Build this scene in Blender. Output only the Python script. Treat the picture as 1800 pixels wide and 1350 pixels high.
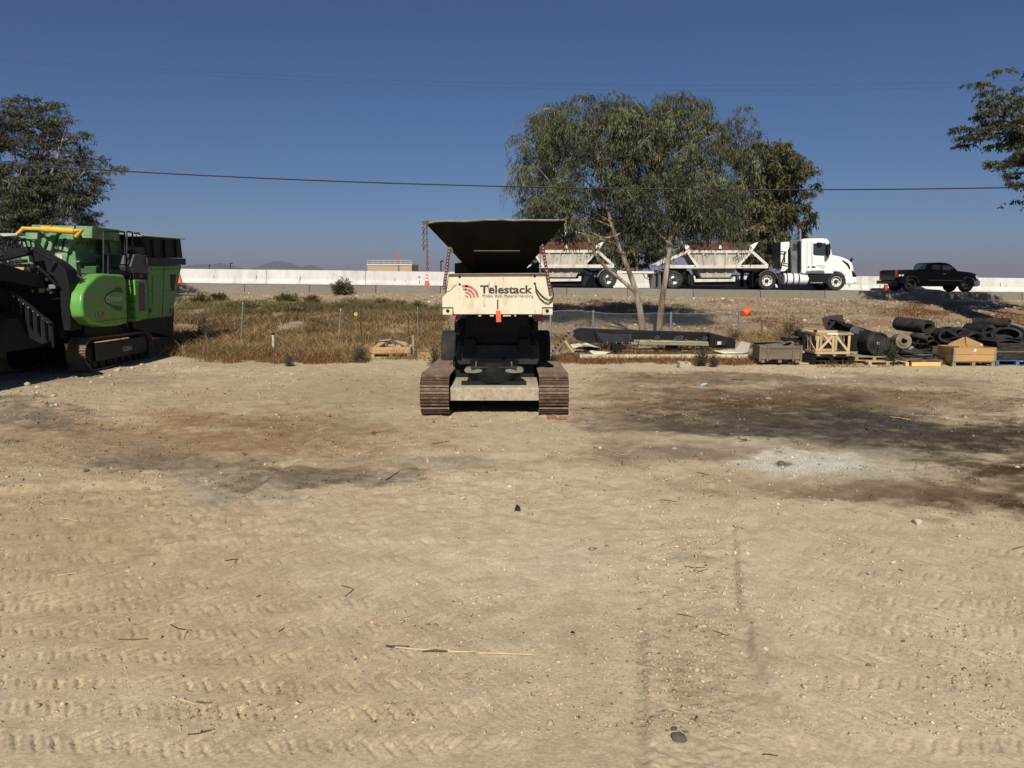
import bpy, bmesh, math, random
import numpy as np
from mathutils import Vector, Matrix, Euler
for o in list(bpy.data.objects): bpy.data.objects.remove(o, do_unlink=True)
SC = bpy.context.scene
COL = SC.collection
R = math.radians
rnd = random.Random(7)
nrg = np.random.default_rng(11)

# ------------------------------------------------------------------ camera
CAMH = 2.45; FPX = 1300.0; PITCH = math.atan(186.0/1300.0)
cd = bpy.data.cameras.new('camera'); cam = bpy.data.objects.new('camera', cd); COL.objects.link(cam)
cam.location = (0, 0, CAMH); cam.rotation_euler = (math.pi/2 - PITCH, 0, 0)
cd.sensor_width = 36.0; cd.lens = 36.0*FPX/1800.0; cd.clip_start = 0.05; cd.clip_end = 60000
SC.camera = cam

# ------------------------------------------------------------------ sky, sun, exposure
SUN_EL = R(39); SUN_AZ = R(184)      # azimuth clockwise from +Y: behind the camera, a little to the left
w = bpy.data.worlds.new('World'); SC.world = w; w.use_nodes = True
nt = w.node_tree; nt.nodes.clear()
sky = nt.nodes.new('ShaderNodeTexSky'); sky.sky_type = 'NISHITA'; sky.sun_disc = False
sky.sun_elevation = SUN_EL; sky.sun_rotation = SUN_AZ; sky.altitude = 300
sky.air_density = .80; sky.dust_density = .4; sky.ozone_density = 10.0
bg = nt.nodes.new('ShaderNodeBackground'); bg.inputs['Strength'].default_value = 0.05
wo = nt.nodes.new('ShaderNodeOutputWorld')
nt.links.new(sky.outputs[0], bg.inputs['Color']); nt.links.new(bg.outputs[0], wo.inputs['Surface'])
sl = bpy.data.lights.new('sun', 'SUN'); sl.energy = 5.0; sl.angle = R(0.53); sl.color = (1.0, 0.93, 0.82)
so = bpy.data.objects.new('sun', sl); COL.objects.link(so)
sdir = Vector((math.sin(SUN_AZ)*math.cos(SUN_EL), math.cos(SUN_AZ)*math.cos(SUN_EL), math.sin(SUN_EL)))
so.rotation_euler = sdir.to_track_quat('Z', 'Y').to_euler(); so.location = (0, -20, 30)
SC.view_settings.view_transform = 'Standard'; SC.view_settings.look = 'None'
SC.view_settings.gamma = 1.0; SC.view_settings.use_curve_mapping = False
SC.view_settings.exposure = 0.12
SC.render.engine = 'CYCLES'
SC.cycles.use_denoising = True
SC.cycles.max_bounces = 6; SC.cycles.diffuse_bounces = 1; SC.cycles.glossy_bounces = 3
SC.cycles.transparent_max_bounces = 12; SC.cycles.volume_bounces = 0

# ------------------------------------------------------------------ pixels to places
def ray(px, py):
    s, c = math.sin(PITCH), math.cos(PITCH)
    return Vector((px-900.0, FPX*c + (675.0-py)*s, -FPX*s + (675.0-py)*c))
def at(px, py, d):                     # the point seen at a pixel, on the plane Y = d
    r = ray(px, py); t = d/r.y
    return Vector((r.x*t, d, CAMH + r.z*t))
def side(px, py, X):                   # the point seen at a pixel, on the plane X = const
    r = ray(px, py); t = X/r.x
    return Vector((X, r.y*t, CAMH + r.z*t))
def gnd(px, py, z=0.0):                # the point seen at a pixel, on the level Z = z
    r = ray(px, py); t = (z-CAMH)/r.z
    return Vector((r.x*t, r.y*t, z))
def ss(a, b, x):
    t = np.clip((x-a)/(b-a), 0, 1); return t*t*(3-2*t)

# ------------------------------------------------------------------ mesh builder
def rotm(r):
    if r is None: return None
    return r.to_matrix() if isinstance(r, Euler) else (r if isinstance(r, Matrix) else Euler(r).to_matrix())
class MB:
    def __init__(s): s.v = []; s.f = []
    def add(s, vs, fs):
        b = len(s.v); s.v += [tuple(p) for p in vs]; s.f += [tuple(b+i for i in f) for f in fs]; return s
    def box(s, c, d, rot=None, taper=None):
        m = rotm(rot); c = Vector(c); vs = []
        for z in (-.5, .5):
            tx, ty = (taper if (taper and z > 0) else (1, 1))
            for x, y in ((-.5,-.5),(.5,-.5),(.5,.5),(-.5,.5)):
                p = Vector((x*d[0]*tx, y*d[1]*ty, z*d[2]))
                if m: p = m @ p
                vs.append(c+p)
        return s.add(vs, [(3,2,1,0),(4,5,6,7),(0,1,5,4),(1,2,6,5),(2,3,7,6),(3,0,4,7)])
    def bb(s, x0, x1, y0, y1, z0, z1):
        return s.box(((x0+x1)/2,(y0+y1)/2,(z0+z1)/2), (abs(x1-x0),abs(y1-y0),abs(z1-z0)))
    def bar(s, p0, p1, w, h, up=(0,0,1)):
        p0 = Vector(p0); p1 = Vector(p1); d = p1-p0; L = d.length; d = d.normalized(); u = Vector(up)
        if abs(d.dot(u)) > .98: u = Vector((0,1,0))
        x = d.cross(u).normalized(); z = x.cross(d)
        vs = [p0+d*(L*t)+x*(a*w)+z*(b*h) for t in (0,1) for a,b in ((-.5,-.5),(.5,-.5),(.5,.5),(-.5,.5))]
        return s.add(vs, [(0,1,2,3),(7,6,5,4),(0,4,5,1),(1,5,6,2),(2,6,7,3),(3,7,4,0)])
    def prism(s, poly, off):            # a planar outline of 3-D points, pushed out by a vector
        off = Vector(off); n = len(poly); P = [Vector(p) for p in poly]
        nrm = Vector((0,0,0))
        for i in range(n): nrm += P[i].cross(P[(i+1) % n])
        if nrm.dot(off) > 0: P = P[::-1]
        vs = P + [p+off for p in P]
        fs = [tuple(range(n)), tuple(range(2*n-1, n-1, -1))]
        fs += [(i, n+i, n+(i+1) % n, (i+1) % n) for i in range(n)]
        return s.add(vs, fs)
    def tube(s, pts, r, n=8, caps=True, closed=False):
        pts = [Vector(p) for p in pts]; m = len(pts); rr = r if isinstance(r, (list, tuple)) else [r]*m
        vs = []; prev = None
        for i, p in enumerate(pts):
            if closed: t = pts[(i+1) % m]-pts[i-1]
            else: t = pts[min(i+1, m-1)]-pts[max(i-1, 0)]
            t = t.normalized()
            if prev is None:
                a = Vector((0,0,1)) if abs(t.z) < .9 else Vector((1,0,0))
                x = t.cross(a).normalized()
            else:
                x = (prev - t*prev.dot(t)).normalized()
            prev = x; y = t.cross(x)
            for k in range(n):
                a = 2*math.pi*k/n
                vs.append(p + (x*math.cos(a) + y*math.sin(a))*rr[i])
        fs = []
        for i in range(m if closed else m-1):
            j = (i+1) % m
            for k in range(n):
                k2 = (k+1) % n
                fs.append((i*n+k, i*n+k2, j*n+k2, j*n+k))
        if caps and not closed:
            fs.append(tuple(range(n-1, -1, -1))); fs.append(tuple((m-1)*n+k for k in range(n)))
        return s.add(vs, fs)
    def lathe(s, prof, c, axis=(0,0,1), n=20, closed=False, sy=1.0, caps=True):   # profile (radius, height along axis)
        ax = Vector(axis).normalized(); a = Vector((0,0,1)) if abs(ax.z) < .9 else Vector((1,0,0))
        x = a.cross(ax).normalized(); y = ax.cross(x); c = Vector(c); m = len(prof); vs = []
        for r, h in prof:
            for k in range(n):
                t = 2*math.pi*k/n
                vs.append(c + ax*h + x*(r*math.cos(t)) + y*(r*sy*math.sin(t)))
        fs = []
        for i in range(m if closed else m-1):
            j = (i+1) % m
            for k in range(n):
                k2 = (k+1) % n
                fs.append((i*n+k, i*n+k2, j*n+k2, j*n+k))
        if not closed and caps:
            if prof[0][0] > 1e-6: fs.append(tuple(range(n-1, -1, -1)))
            if prof[-1][0] > 1e-6: fs.append(tuple((m-1)*n+k for k in range(n)))
        return s.add(vs, fs)
    def build(s, name, mat=None, parent=None, org=None, smooth=35, bevel=0, seg=2):
        if org is None: org = Vector(parent['_o']) if parent is not None and '_o' in parent else Vector((0,0,0))
        org = Vector(org)
        me = bpy.data.meshes.new(name)
        me.from_pydata([(p[0]-org.x, p[1]-org.y, p[2]-org.z) for p in s.v], [], s.f)
        if smooth:
            me.polygons.foreach_set('use_smooth', [True]*len(me.polygons))
            me.set_sharp_from_angle(angle=R(smooth))
        me.update()
        return link(name, me, mat, parent, None if parent is not None else org, bevel, seg, org)
def link(name, me, mat=None, parent=None, loc=None, bevel=0, seg=2, org=None):
    if mat is not None and len(me.materials) == 0: me.materials.append(mat)
    o = bpy.data.objects.new(name, me); COL.objects.link(o)
    if parent is not None: o.parent = parent
    if loc is not None: o.location = loc
    if org is not None: o['_o'] = tuple(org)
    if bevel:
        b = o.modifiers.new('bevel', 'BEVEL'); b.width = bevel; b.segments = seg
        b.limit_method = 'ANGLE'; b.angle_limit = R(40); b.harden_normals = True
    return o
def thing(name, loc, label, cat, group=None, rz=0):
    o = bpy.data.objects.new(name, None); COL.objects.link(o); o.location = loc
    o.rotation_euler = (0,0,rz); o.empty_display_size = .2; o['_o'] = tuple(loc)
    return tag(o, label, cat, group)
def lroot(name, loc, label, cat, group=None, rot=(0,0,0)):   # a thing whose parts are built in its own frame
    o = thing(name, loc, label, cat, group); o.rotation_euler = rot; o['_o'] = (0,0,0); return o
def tag(o, label, cat, group=None):
    o['label'] = label; o['category'] = cat
    if group: o['group'] = group
    return o
def struct(o): o['kind'] = 'structure'; return o
def stuff(o): o['kind'] = 'stuff'; return o
def copy_tree(o, parent=None):
    c = o.copy(); COL.objects.link(c); c.parent = parent
    for ch in [q for q in o.children]: copy_tree(ch, c)
    return c
def rock_mb(c, sx, sy, sz, seed, sub=2, rough=.22):
    bm = bmesh.new(); bmesh.ops.create_icosphere(bm, subdivisions=sub, radius=1)
    rr = random.Random(seed); ds = [(Vector((rr.gauss(0,1),rr.gauss(0,1),rr.gauss(0,1))).normalized(), rr.uniform(.55,.95)) for _ in range(9)]
    mb = MB(); c = Vector(c); rz = Matrix.Rotation(rr.uniform(0,6.28), 3, 'Z')
    for v in bm.verts:
        p = v.co.copy()
        for d, h in ds:                      # flat chipped facets
            e = p.dot(d)-h
            if e > 0: p -= d*e*.85
        p *= 1+rr.uniform(-rough, rough)*.25
        p = rz @ Vector((p.x*sx, p.y*sy, p.z*sz)); mb.v.append(tuple(c+p))
    mb.f = [tuple(x.index for x in f.verts) for f in bm.faces]; bm.free()
    return mb
def text_mb(s, size, M, bold=0.0, depth=.003, align='LEFT', sx=1.0, shear=0.0, space=1.0):
    cu = bpy.data.curves.new('lettering', 'FONT'); cu.body = s; cu.size = size; cu.offset = bold; cu.extrude = depth
    cu.align_x = align; cu.shear = shear; cu.space_character = space; cu.resolution_u = 3
    o = bpy.data.objects.new('lettering', cu); COL.objects.link(o)
    dg = bpy.context.evaluated_depsgraph_get(); me = bpy.data.meshes.new_from_object(o.evaluated_get(dg))
    bpy.data.objects.remove(o, do_unlink=True)
    mb = MB(); mb.v = [tuple(M @ Vector((v.co.x*sx, v.co.y, v.co.z))) for v in me.vertices]
    mb.f = [tuple(p.vertices) for p in me.polygons]
    bpy.data.meshes.remove(me); bpy.data.curves.remove(cu)
    return mb

# ------------------------------------------------------------------ materials
MATS = {}
def mat(name, col, rough=.6, metal=0.0, var=.25, scale=4.0, bump=.0, bscale=40.0, dirt=None, dirt_amt=0.0, dirt_scale=3.0,
        rust=0.0, rust_scale=2.5, streak=False, randv=0.0, spec=.5, coat=0.0, detail=6.0, rustcol=(.16,.055,.022)):
    """Paint / timber / rubber: base colour with blotchy variation, dirt film, rust patches, fine bump."""
    if name in MATS: return MATS[name]
    m = bpy.data.materials.new(name); m.use_nodes = True; t = m.node_tree; N = t.nodes; L = t.links
    b = N['Principled BSDF']; b.inputs['Roughness'].default_value = rough; b.inputs['Metallic'].default_value = metal
    b.inputs['Specular IOR Level'].default_value = spec
    if coat: b.inputs['Coat Weight'].default_value = coat; b.inputs['Coat Roughness'].default_value = .08
    tc = N.new('ShaderNodeTexCoord'); co = tc.outputs['Object']
    oi = N.new('ShaderNodeObjectInfo')
    va = N.new('ShaderNodeVectorMath'); va.operation = 'ADD'
    sc_ = N.new('ShaderNodeVectorMath'); sc_.operation = 'SCALE'; sc_.inputs[0].default_value = (17, 31, 23)
    L.new(oi.outputs['Random'], sc_.inputs['Scale']); L.new(co, va.inputs[0]); L.new(sc_.outputs[0], va.inputs[1]); co = va.outputs[0]
    if streak:
        mp = N.new('ShaderNodeMapping'); mp.inputs['Scale'].default_value = streak if isinstance(streak, tuple) else (1, 1, .15)
        L.new(co, mp.inputs['Vector']); co = mp.outputs[0]
    def noise(sc, det=detail, ro=.6):
        n = N.new('ShaderNodeTexNoise'); n.inputs['Scale'].default_value = sc; n.inputs['Detail'].default_value = det
        n.inputs['Roughness'].default_value = ro; L.new(co, n.inputs['Vector']); return n.outputs['Fac']
    def mix(f, a, bb_, mode='MIX'):
        x = N.new('ShaderNodeMix'); x.data_type = 'RGBA'; x.blend_type = mode
        for key, val in (('Factor_Float', f), ('A_Color', a), ('B_Color', bb_)):
            sk = [i for i in x.inputs if i.identifier == key][0]
            if hasattr(val, 'is_output'): L.new(val, sk)
            else: sk.default_value = val if key == 'Factor_Float' else (*val[:3], 1)
        return [o for o in x.outputs if o.identifier == 'Result_Color'][0]
    def ramp(f, a, b_):
        r = N.new('ShaderNodeMapRange'); r.inputs['From Min'].default_value = a; r.inputs['From Max'].default_value = b_
        r.clamp = True; L.new(f, r.inputs['Value']); return r.outputs[0]
    lo = tuple(c*(1-var) for c in col); hi = tuple(min(1, c*(1+var*.7)) for c in col)
    c = mix(ramp(noise(scale), .3, .7), lo, hi)
    if randv:
        hs = N.new('ShaderNodeHueSaturation'); r = N.new('ShaderNodeMapRange'); L.new(oi.outputs['Random'], r.inputs['Value'])
        r.inputs['To Min'].default_value = 1-randv; r.inputs['To Max'].default_value = 1+randv
        L.new(r.outputs[0], hs.inputs['Value']); L.new(c, hs.inputs['Color']); c = hs.outputs[0]
    if dirt_amt:
        c = mix(ramp(noise(dirt_scale, 8, .68), .62-dirt_amt*.45, .62-dirt_amt*.45+.28), c, dirt or (.25,.19,.12))
    if rust:
        f = ramp(noise(rust_scale, 9, .7), .70-rust*.4, .74-rust*.4+.03)
        c = mix(f, c, rustcol)
    L.new(c, b.inputs['Base Color'])
    rg = N.new('ShaderNodeMapRange'); L.new(noise(scale*2.3), rg.inputs['Value'])
    rg.inputs['To Min'].default_value = max(0.02, rough-.14); rg.inputs['To Max'].default_value = min(1, rough+.14); L.new(rg.outputs[0], b.inputs['Roughness'])
    if bump:
        bp = N.new('ShaderNodeBump'); bp.inputs['Strength'].default_value = bump; bp.inputs['Distance'].default_value = .02
        L.new(noise(bscale, 5, .6), bp.inputs['Height']); L.new(bp.outputs[0], b.inputs['Normal'])
    MATS[name] = m; return m
def cmat(name, rough=.8, trans=0.0, spec=.2):
    """Foliage and other masses: colour from the per-vertex attribute 'Col'."""
    if name in MATS: return MATS[name]
    m = bpy.data.materials.new(name); m.use_nodes = True; t = m.node_tree; N = t.nodes; L = t.links
    b = N['Principled BSDF']; b.inputs['Roughness'].default_value = rough; b.inputs['Specular IOR Level'].default_value = spec
    a = N.new('ShaderNodeAttribute'); a.attribute_name = 'Col'; L.new(a.outputs['Color'], b.inputs['Base Color'])
    if trans:
        tr = N.new('ShaderNodeBsdfTranslucent'); L.new(a.outputs['Color'], tr.inputs['Color'])
        mx = N.new('ShaderNodeMixShader'); mx.inputs[0].default_value = trans
        L.new(b.outputs[0], mx.inputs[1]); L.new(tr.outputs[0], mx.inputs[2]); L.new(mx.outputs[0], N['Material Output'].inputs['Surface'])
    MATS[name] = m; return m
def npmesh(name, V, F, colors=None, smooth=False):
    """V (n,3), F (m,k) numpy arrays -> mesh, optional per-vertex colours."""
    me = bpy.data.meshes.new(name); V = np.asarray(V, dtype=np.float32); F = np.asarray(F, dtype=np.int32); k = F.shape[1]
    me.vertices.add(len(V)); me.vertices.foreach_set('co', V.ravel())
    me.loops.add(F.size); me.loops.foreach_set('vertex_index', F.ravel())
    me.polygons.add(len(F)); me.polygons.foreach_set('loop_start', np.arange(0, F.size, k, dtype=np.int32))
    me.polygons.foreach_set('loop_total', np.full(len(F), k, dtype=np.int32))
    if smooth: me.polygons.foreach_set('use_smooth', np.ones(len(F), dtype=bool))
    me.update(calc_edges=True)
    if colors is not None:
        a = me.color_attributes.new('Col', 'FLOAT_COLOR', 'POINT')
        c4 = np.ones((len(V), 4), dtype=np.float32); c4[:, :3] = colors; a.data.foreach_set('color', c4.ravel())
    me.validate(); return me
def vnoise(x, y, seed=0):
    """Smooth value noise in the plane, range 0..1."""
    xi = np.floor(x).astype(np.int64); yi = np.floor(y).astype(np.int64); xf = x-xi; yf = y-yi
    def h(a, b):
        n = (a*374761393 + b*668265263 + seed*1442695041) & 0x7fffffff
        n = ((n ^ (n >> 13))*1274126177) & 0x7fffffff
        return ((n ^ (n >> 16)) & 0xffff)/65535.0
    u = xf*xf*(3-2*xf); v = yf*yf*(3-2*yf)
    return (h(xi,yi)*(1-u)+h(xi+1,yi)*u)*(1-v) + (h(xi,yi+1)*(1-u)+h(xi+1,yi+1)*u)*v
def fbm(x, y, seed=0, o=4, g=.5):
    r = 0; a = 1; tot = 0
    for i in range(o): r = r + a*vnoise(x*2**i, y*2**i, seed+i*17); tot += a; a *= g
    return r/tot

M_CREAM = mat('weathered_cream_paint', (.68,.625,.475), .6, var=.14, scale=3, dirt=(.42,.33,.19), dirt_amt=.34, dirt_scale=3.0, rust=.23, rust_scale=5, bump=.1, streak=(1,1,.35))
M_BEAM = mat('mud_stained_cream_paint', (.40,.355,.265), .7, var=.2, scale=4, dirt=(.27,.21,.13), dirt_amt=.5, dirt_scale=13, rust=.25, rust_scale=9, bump=.2)
M_BLACK = mat('black_machine_paint', (.008,.008,.0085), .55, var=.35, scale=5, dirt=(.028,.024,.02), dirt_amt=.22, spec=.25)
M_DGREY = mat('dark_grey_steel', (.022,.025,.028), .55, .1, var=.3, dirt=(.06,.05,.04), dirt_amt=.25, spec=.3)
M_RUBBER = mat('tyre_rubber', (.026,.027,.027), .8, var=.3, scale=6, spec=.25, dirt=(.075,.065,.05), dirt_amt=.33, bump=.15)
M_BELT = mat('old_belt_rubber', (.022,.021,.020), .75, var=.35, scale=3, spec=.25, dirt=(.065,.053,.04), dirt_amt=.38, bump=.25, bscale=25)
M_RUST = mat('rusty_track_steel', (.115,.068,.046), .6, .3, var=.4, scale=9, dirt=(.21,.16,.10), dirt_amt=.30, dirt_scale=7, bump=.35)
M_RUSTP = mat('rusty_plate', (.13,.05,.022), .8, .1, var=.45, scale=2.2, dirt=(.05,.028,.018), dirt_amt=.4, bump=.2)
M_OXRED = mat('oxide_red_paint', (.085,.016,.015), .6, var=.3, scale=6, dirt=(.12,.09,.07), dirt_amt=.3)
M_ORANGE = mat('orange_plastic', (.75,.11,.03), .55, var=.15, dirt=(.3,.2,.12), dirt_amt=.18)
M_GREEN = mat('green_machine_paint', (.115,.34,.06), .4, var=.14, scale=1.6, dirt=(.19,.21,.12), dirt_amt=.3, dirt_scale=2.2, streak=(1,1,.4))
M_LGREEN = mat('dusty_green_paint', (.07,.25,.08), .5, var=.18, scale=2.5, dirt=(.27,.34,.22), dirt_amt=.5)
M_YELLOW = mat('yellow_cylinder_paint', (.72,.42,.04), .4, var=.12, dirt=(.3,.2,.1), dirt_amt=.2)
M_WHITE = mat('white_truck_paint', (.80,.80,.79), .28, var=.04, scale=1.2, coat=.4)
M_OFFW = mat('dirty_white_paint', (.64,.61,.53), .5, var=.12, scale=2.2, dirt=(.30,.25,.18), dirt_amt=.3, dirt_scale=2.6, streak=(1,1,.3))
M_HOPW = mat('dusty_hopper_paint', (.50,.47,.40), .65, var=.18, scale=1.5, dirt=(.26,.22,.17), dirt_amt=.5, dirt_scale=1.8, streak=(1,1,.3))
M_CHROME = mat('polished_metal', (.72,.72,.72), .22, 1.0, var=.1)
M_STEEL = mat('galvanised_steel', (.34,.35,.36), .5, .7, var=.2, scale=8, dirt=(.2,.17,.13), dirt_amt=.2)
M_GLASS = mat('tinted_glass', (.025,.035,.04), .06, 0, var=.1, spec=.9)
M_NAVY = mat('black_pickup_paint', (.004,.005,.008), .3, var=.1, spec=.18)
M_PLAST = mat('black_plastic', (.008,.008,.009), .5, var=.2, spec=.3)
M_RED = mat('red_lens', (.20,.010,.009), .25, var=.1)
M_PINE = mat('fresh_pine', (.44,.255,.10), .7, var=.25, scale=3, streak=(.25,3,3), dirt=(.28,.17,.08), dirt_amt=.15, randv=.12, bump=.1)
M_PALE = mat('pale_sawn_timber', (.50,.365,.20), .75, var=.2, scale=3, streak=(.3,3,3), dirt=(.3,.23,.14), dirt_amt=.2, randv=.12)
M_GREYW = mat('weathered_grey_timber', (.17,.133,.094), .85, var=.32, scale=3, streak=(.25,3,3), dirt=(.12,.095,.07), dirt_amt=.35, randv=.15, bump=.25)
M_PALLET = mat('worn_pallet_timber', (.33,.25,.15), .85, var=.3, scale=3, streak=(.25,3,3), dirt=(.15,.11,.07), dirt_amt=.3, randv=.2, bump=.2)
M_BLUEW = mat('blue_painted_timber', (.06,.13,.24), .8, var=.3, scale=3, dirt=(.15,.13,.10), dirt_amt=.3, randv=.15)
M_STONE = mat('broken_stone', (.36,.30,.22), .9, var=.25, scale=4, dirt=(.22,.17,.11), dirt_amt=.35, randv=.15, bump=.4, bscale=30)
M_PSTONE = mat('pale_limestone', (.50,.44,.33), .9, var=.18, scale=6, randv=.12, bump=.3, bscale=40, dirt=(.36,.28,.18), dirt_amt=.3)
M_BARRIER = mat('barrier_concrete', (.60,.59,.55), .9, var=.1, scale=1.2, dirt=(.40,.38,.34), dirt_amt=.34, dirt_scale=1.6, streak=(1,1,.25), randv=.06, bump=.1)
M_CONC = mat('grey_concrete', (.20,.18,.145), .9, var=.2, scale=3, dirt=(.12,.10,.075), dirt_amt=.4, randv=.1, bump=.25)
M_WIRE = mat('black_cable', (.012,.012,.013), .6, var=.1)
M_BAMBOO = mat('dry_cane', (.52,.40,.22), .65, var=.25, scale=9, dirt=(.2,.14,.08), dirt_amt=.2)
M_TWIG = mat('dry_twig', (.075,.055,.038), .9, var=.35, scale=20)
M_BRICK = mat('broken_brick', (.28,.10,.065), .9, var=.25, scale=12, bump=.3)
M_BARK = mat('eucalyptus_bark', (.44,.40,.33), .85, var=.45, scale=3, streak=(1,1,.22), dirt=(.12,.072,.042), dirt_amt=.66, dirt_scale=3.2, bump=.35, bscale=14)
M_DBARK = mat('dark_bark', (.16,.115,.08), .9, var=.35, scale=4, streak=(1,1,.25), dirt=(.06,.04,.03), dirt_amt=.4, bump=.4)
# ================================================================== terrain
def road_z(x): return 1.94 - 0.0109*np.clip(x, -120, 120)
def bank(x, y):
    """Level of the land without its fine relief."""
    x = np.asarray(x, dtype=float); y = np.asarray(y, dtype=float)
    top = road_z(x) - .40
    yy = y + 1.2*(fbm(x*.16+3, y*.16, 5, 3)-.5)
    z = np.interp(yy, [21.3, 26, 29, 33, 37, 40.6, 41.4], [0, .11, .27, .62, 1.0, 1.46, 1.54])
    k = ss(29, 41, yy); z = z + k*(top-1.54)
    z = z + ss(22, 27, y)*(1-ss(39.5, 41, y))*(.22*(fbm(x*.5, y*.5, 21, 4)-.5) + .07*(fbm(x*2.6, y*2.6, 22, 3)-.5) + .05*(fbm(x*7, y*7, 24, 2)-.5))
    z = np.where(y > 41.4, top, z)
    far = ss(66, 95, y); z = z*(1-far) + .3*far
    return z
def proj(x, y, z):
    """Where a place of the yard shows in the photograph (for laying out stains and growth)."""
    s, c = math.sin(PITCH), math.cos(PITCH); dz = z-CAMH
    f = np.maximum(y*c - dz*s, .3); u = y*s + dz*c
    return 900 + FPX*x/f, 675 - FPX*u/f
def lug(x, y, a, b, c, half, period, x0, x1, depth, seed):
    """A tyre's chevron prints along the curve y = a + b x + c x^2."""
    t = y - (a + b*x + c*x*x) + .09*(fbm(x*1.7, y*1.7, seed+60, 3)-.5); sgn = np.sign(t); at_ = np.abs(t)
    ph = (x + .55*at_ + np.where(sgn > 0, period*.5, 0) + .10*(fbm(x*2.3, y*2.3, seed+40, 3)-.5))/period; cell = np.floor(ph); rv = ((np.sin(cell*12.9898+seed*78.2+(sgn > 0)*3.7)*43758.5453) % 1.0)
    fr = np.abs(ph - np.floor(ph) - .5)*2
    d = np.exp(-((1-fr)/.30)**4)
    band = ss(half*.28, half*.46, at_)*(1-ss(half*.82, half, at_))
    edge = ss(x0-.5, x0+.4, x)*(1-ss(x1-.9, x1+.5, x))
    keep = ss(.20, .42, fbm(x*.9+seed, y*1.6, seed, 4))*(.45+.55*fbm(x*5, y*5, seed+3, 2))*1.3
    keep = keep*(.45+.95*rv); bl = d*band*edge*keep
    sh = np.exp(-((1-fr-.42)/.25)**2)*band*edge*keep          # the soil pushed up beside each lug
    return -depth*bl + depth*.45*sh
def seg_dist(x, y, P):
    best = np.full(x.shape, 1e9); side_ = np.zeros(x.shape)
    for (ax, ay), (bx, by) in zip(P[:-1], P[1:]):
        dx, dy = bx-ax, by-ay; L2 = dx*dx+dy*dy
        t = np.clip(((x-ax)*dx+(y-ay)*dy)/L2, 0, 1); ex = x-(ax+t*dx); ey = y-(ay+t*dy)
        d = np.hypot(ex, ey); m = d < best
        best = np.where(m, d, best); side_ = np.where(m, np.sign(dx*ey-dy*ex), side_)
    return best, side_
def gl(*pts): return [tuple(gnd(*p)[:2]) for p in pts]
RUT_A = gl((1112, 985), (1128, 1080), (1132, 1190), (1140, 1350))
RUT_B = gl((1292, 930), (1300, 1050), (1325, 1150), (1372, 1240), (1440, 1345))
RUT_C = gl((640, 690), (560, 760), (500, 830), (400, 890), (300, 955))
RUT_D = gl((1050, 655), (1075, 730), (1110, 800), (1240, 850))
RUT_E = gl((0, 865), (120, 850), (250, 858))
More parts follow.
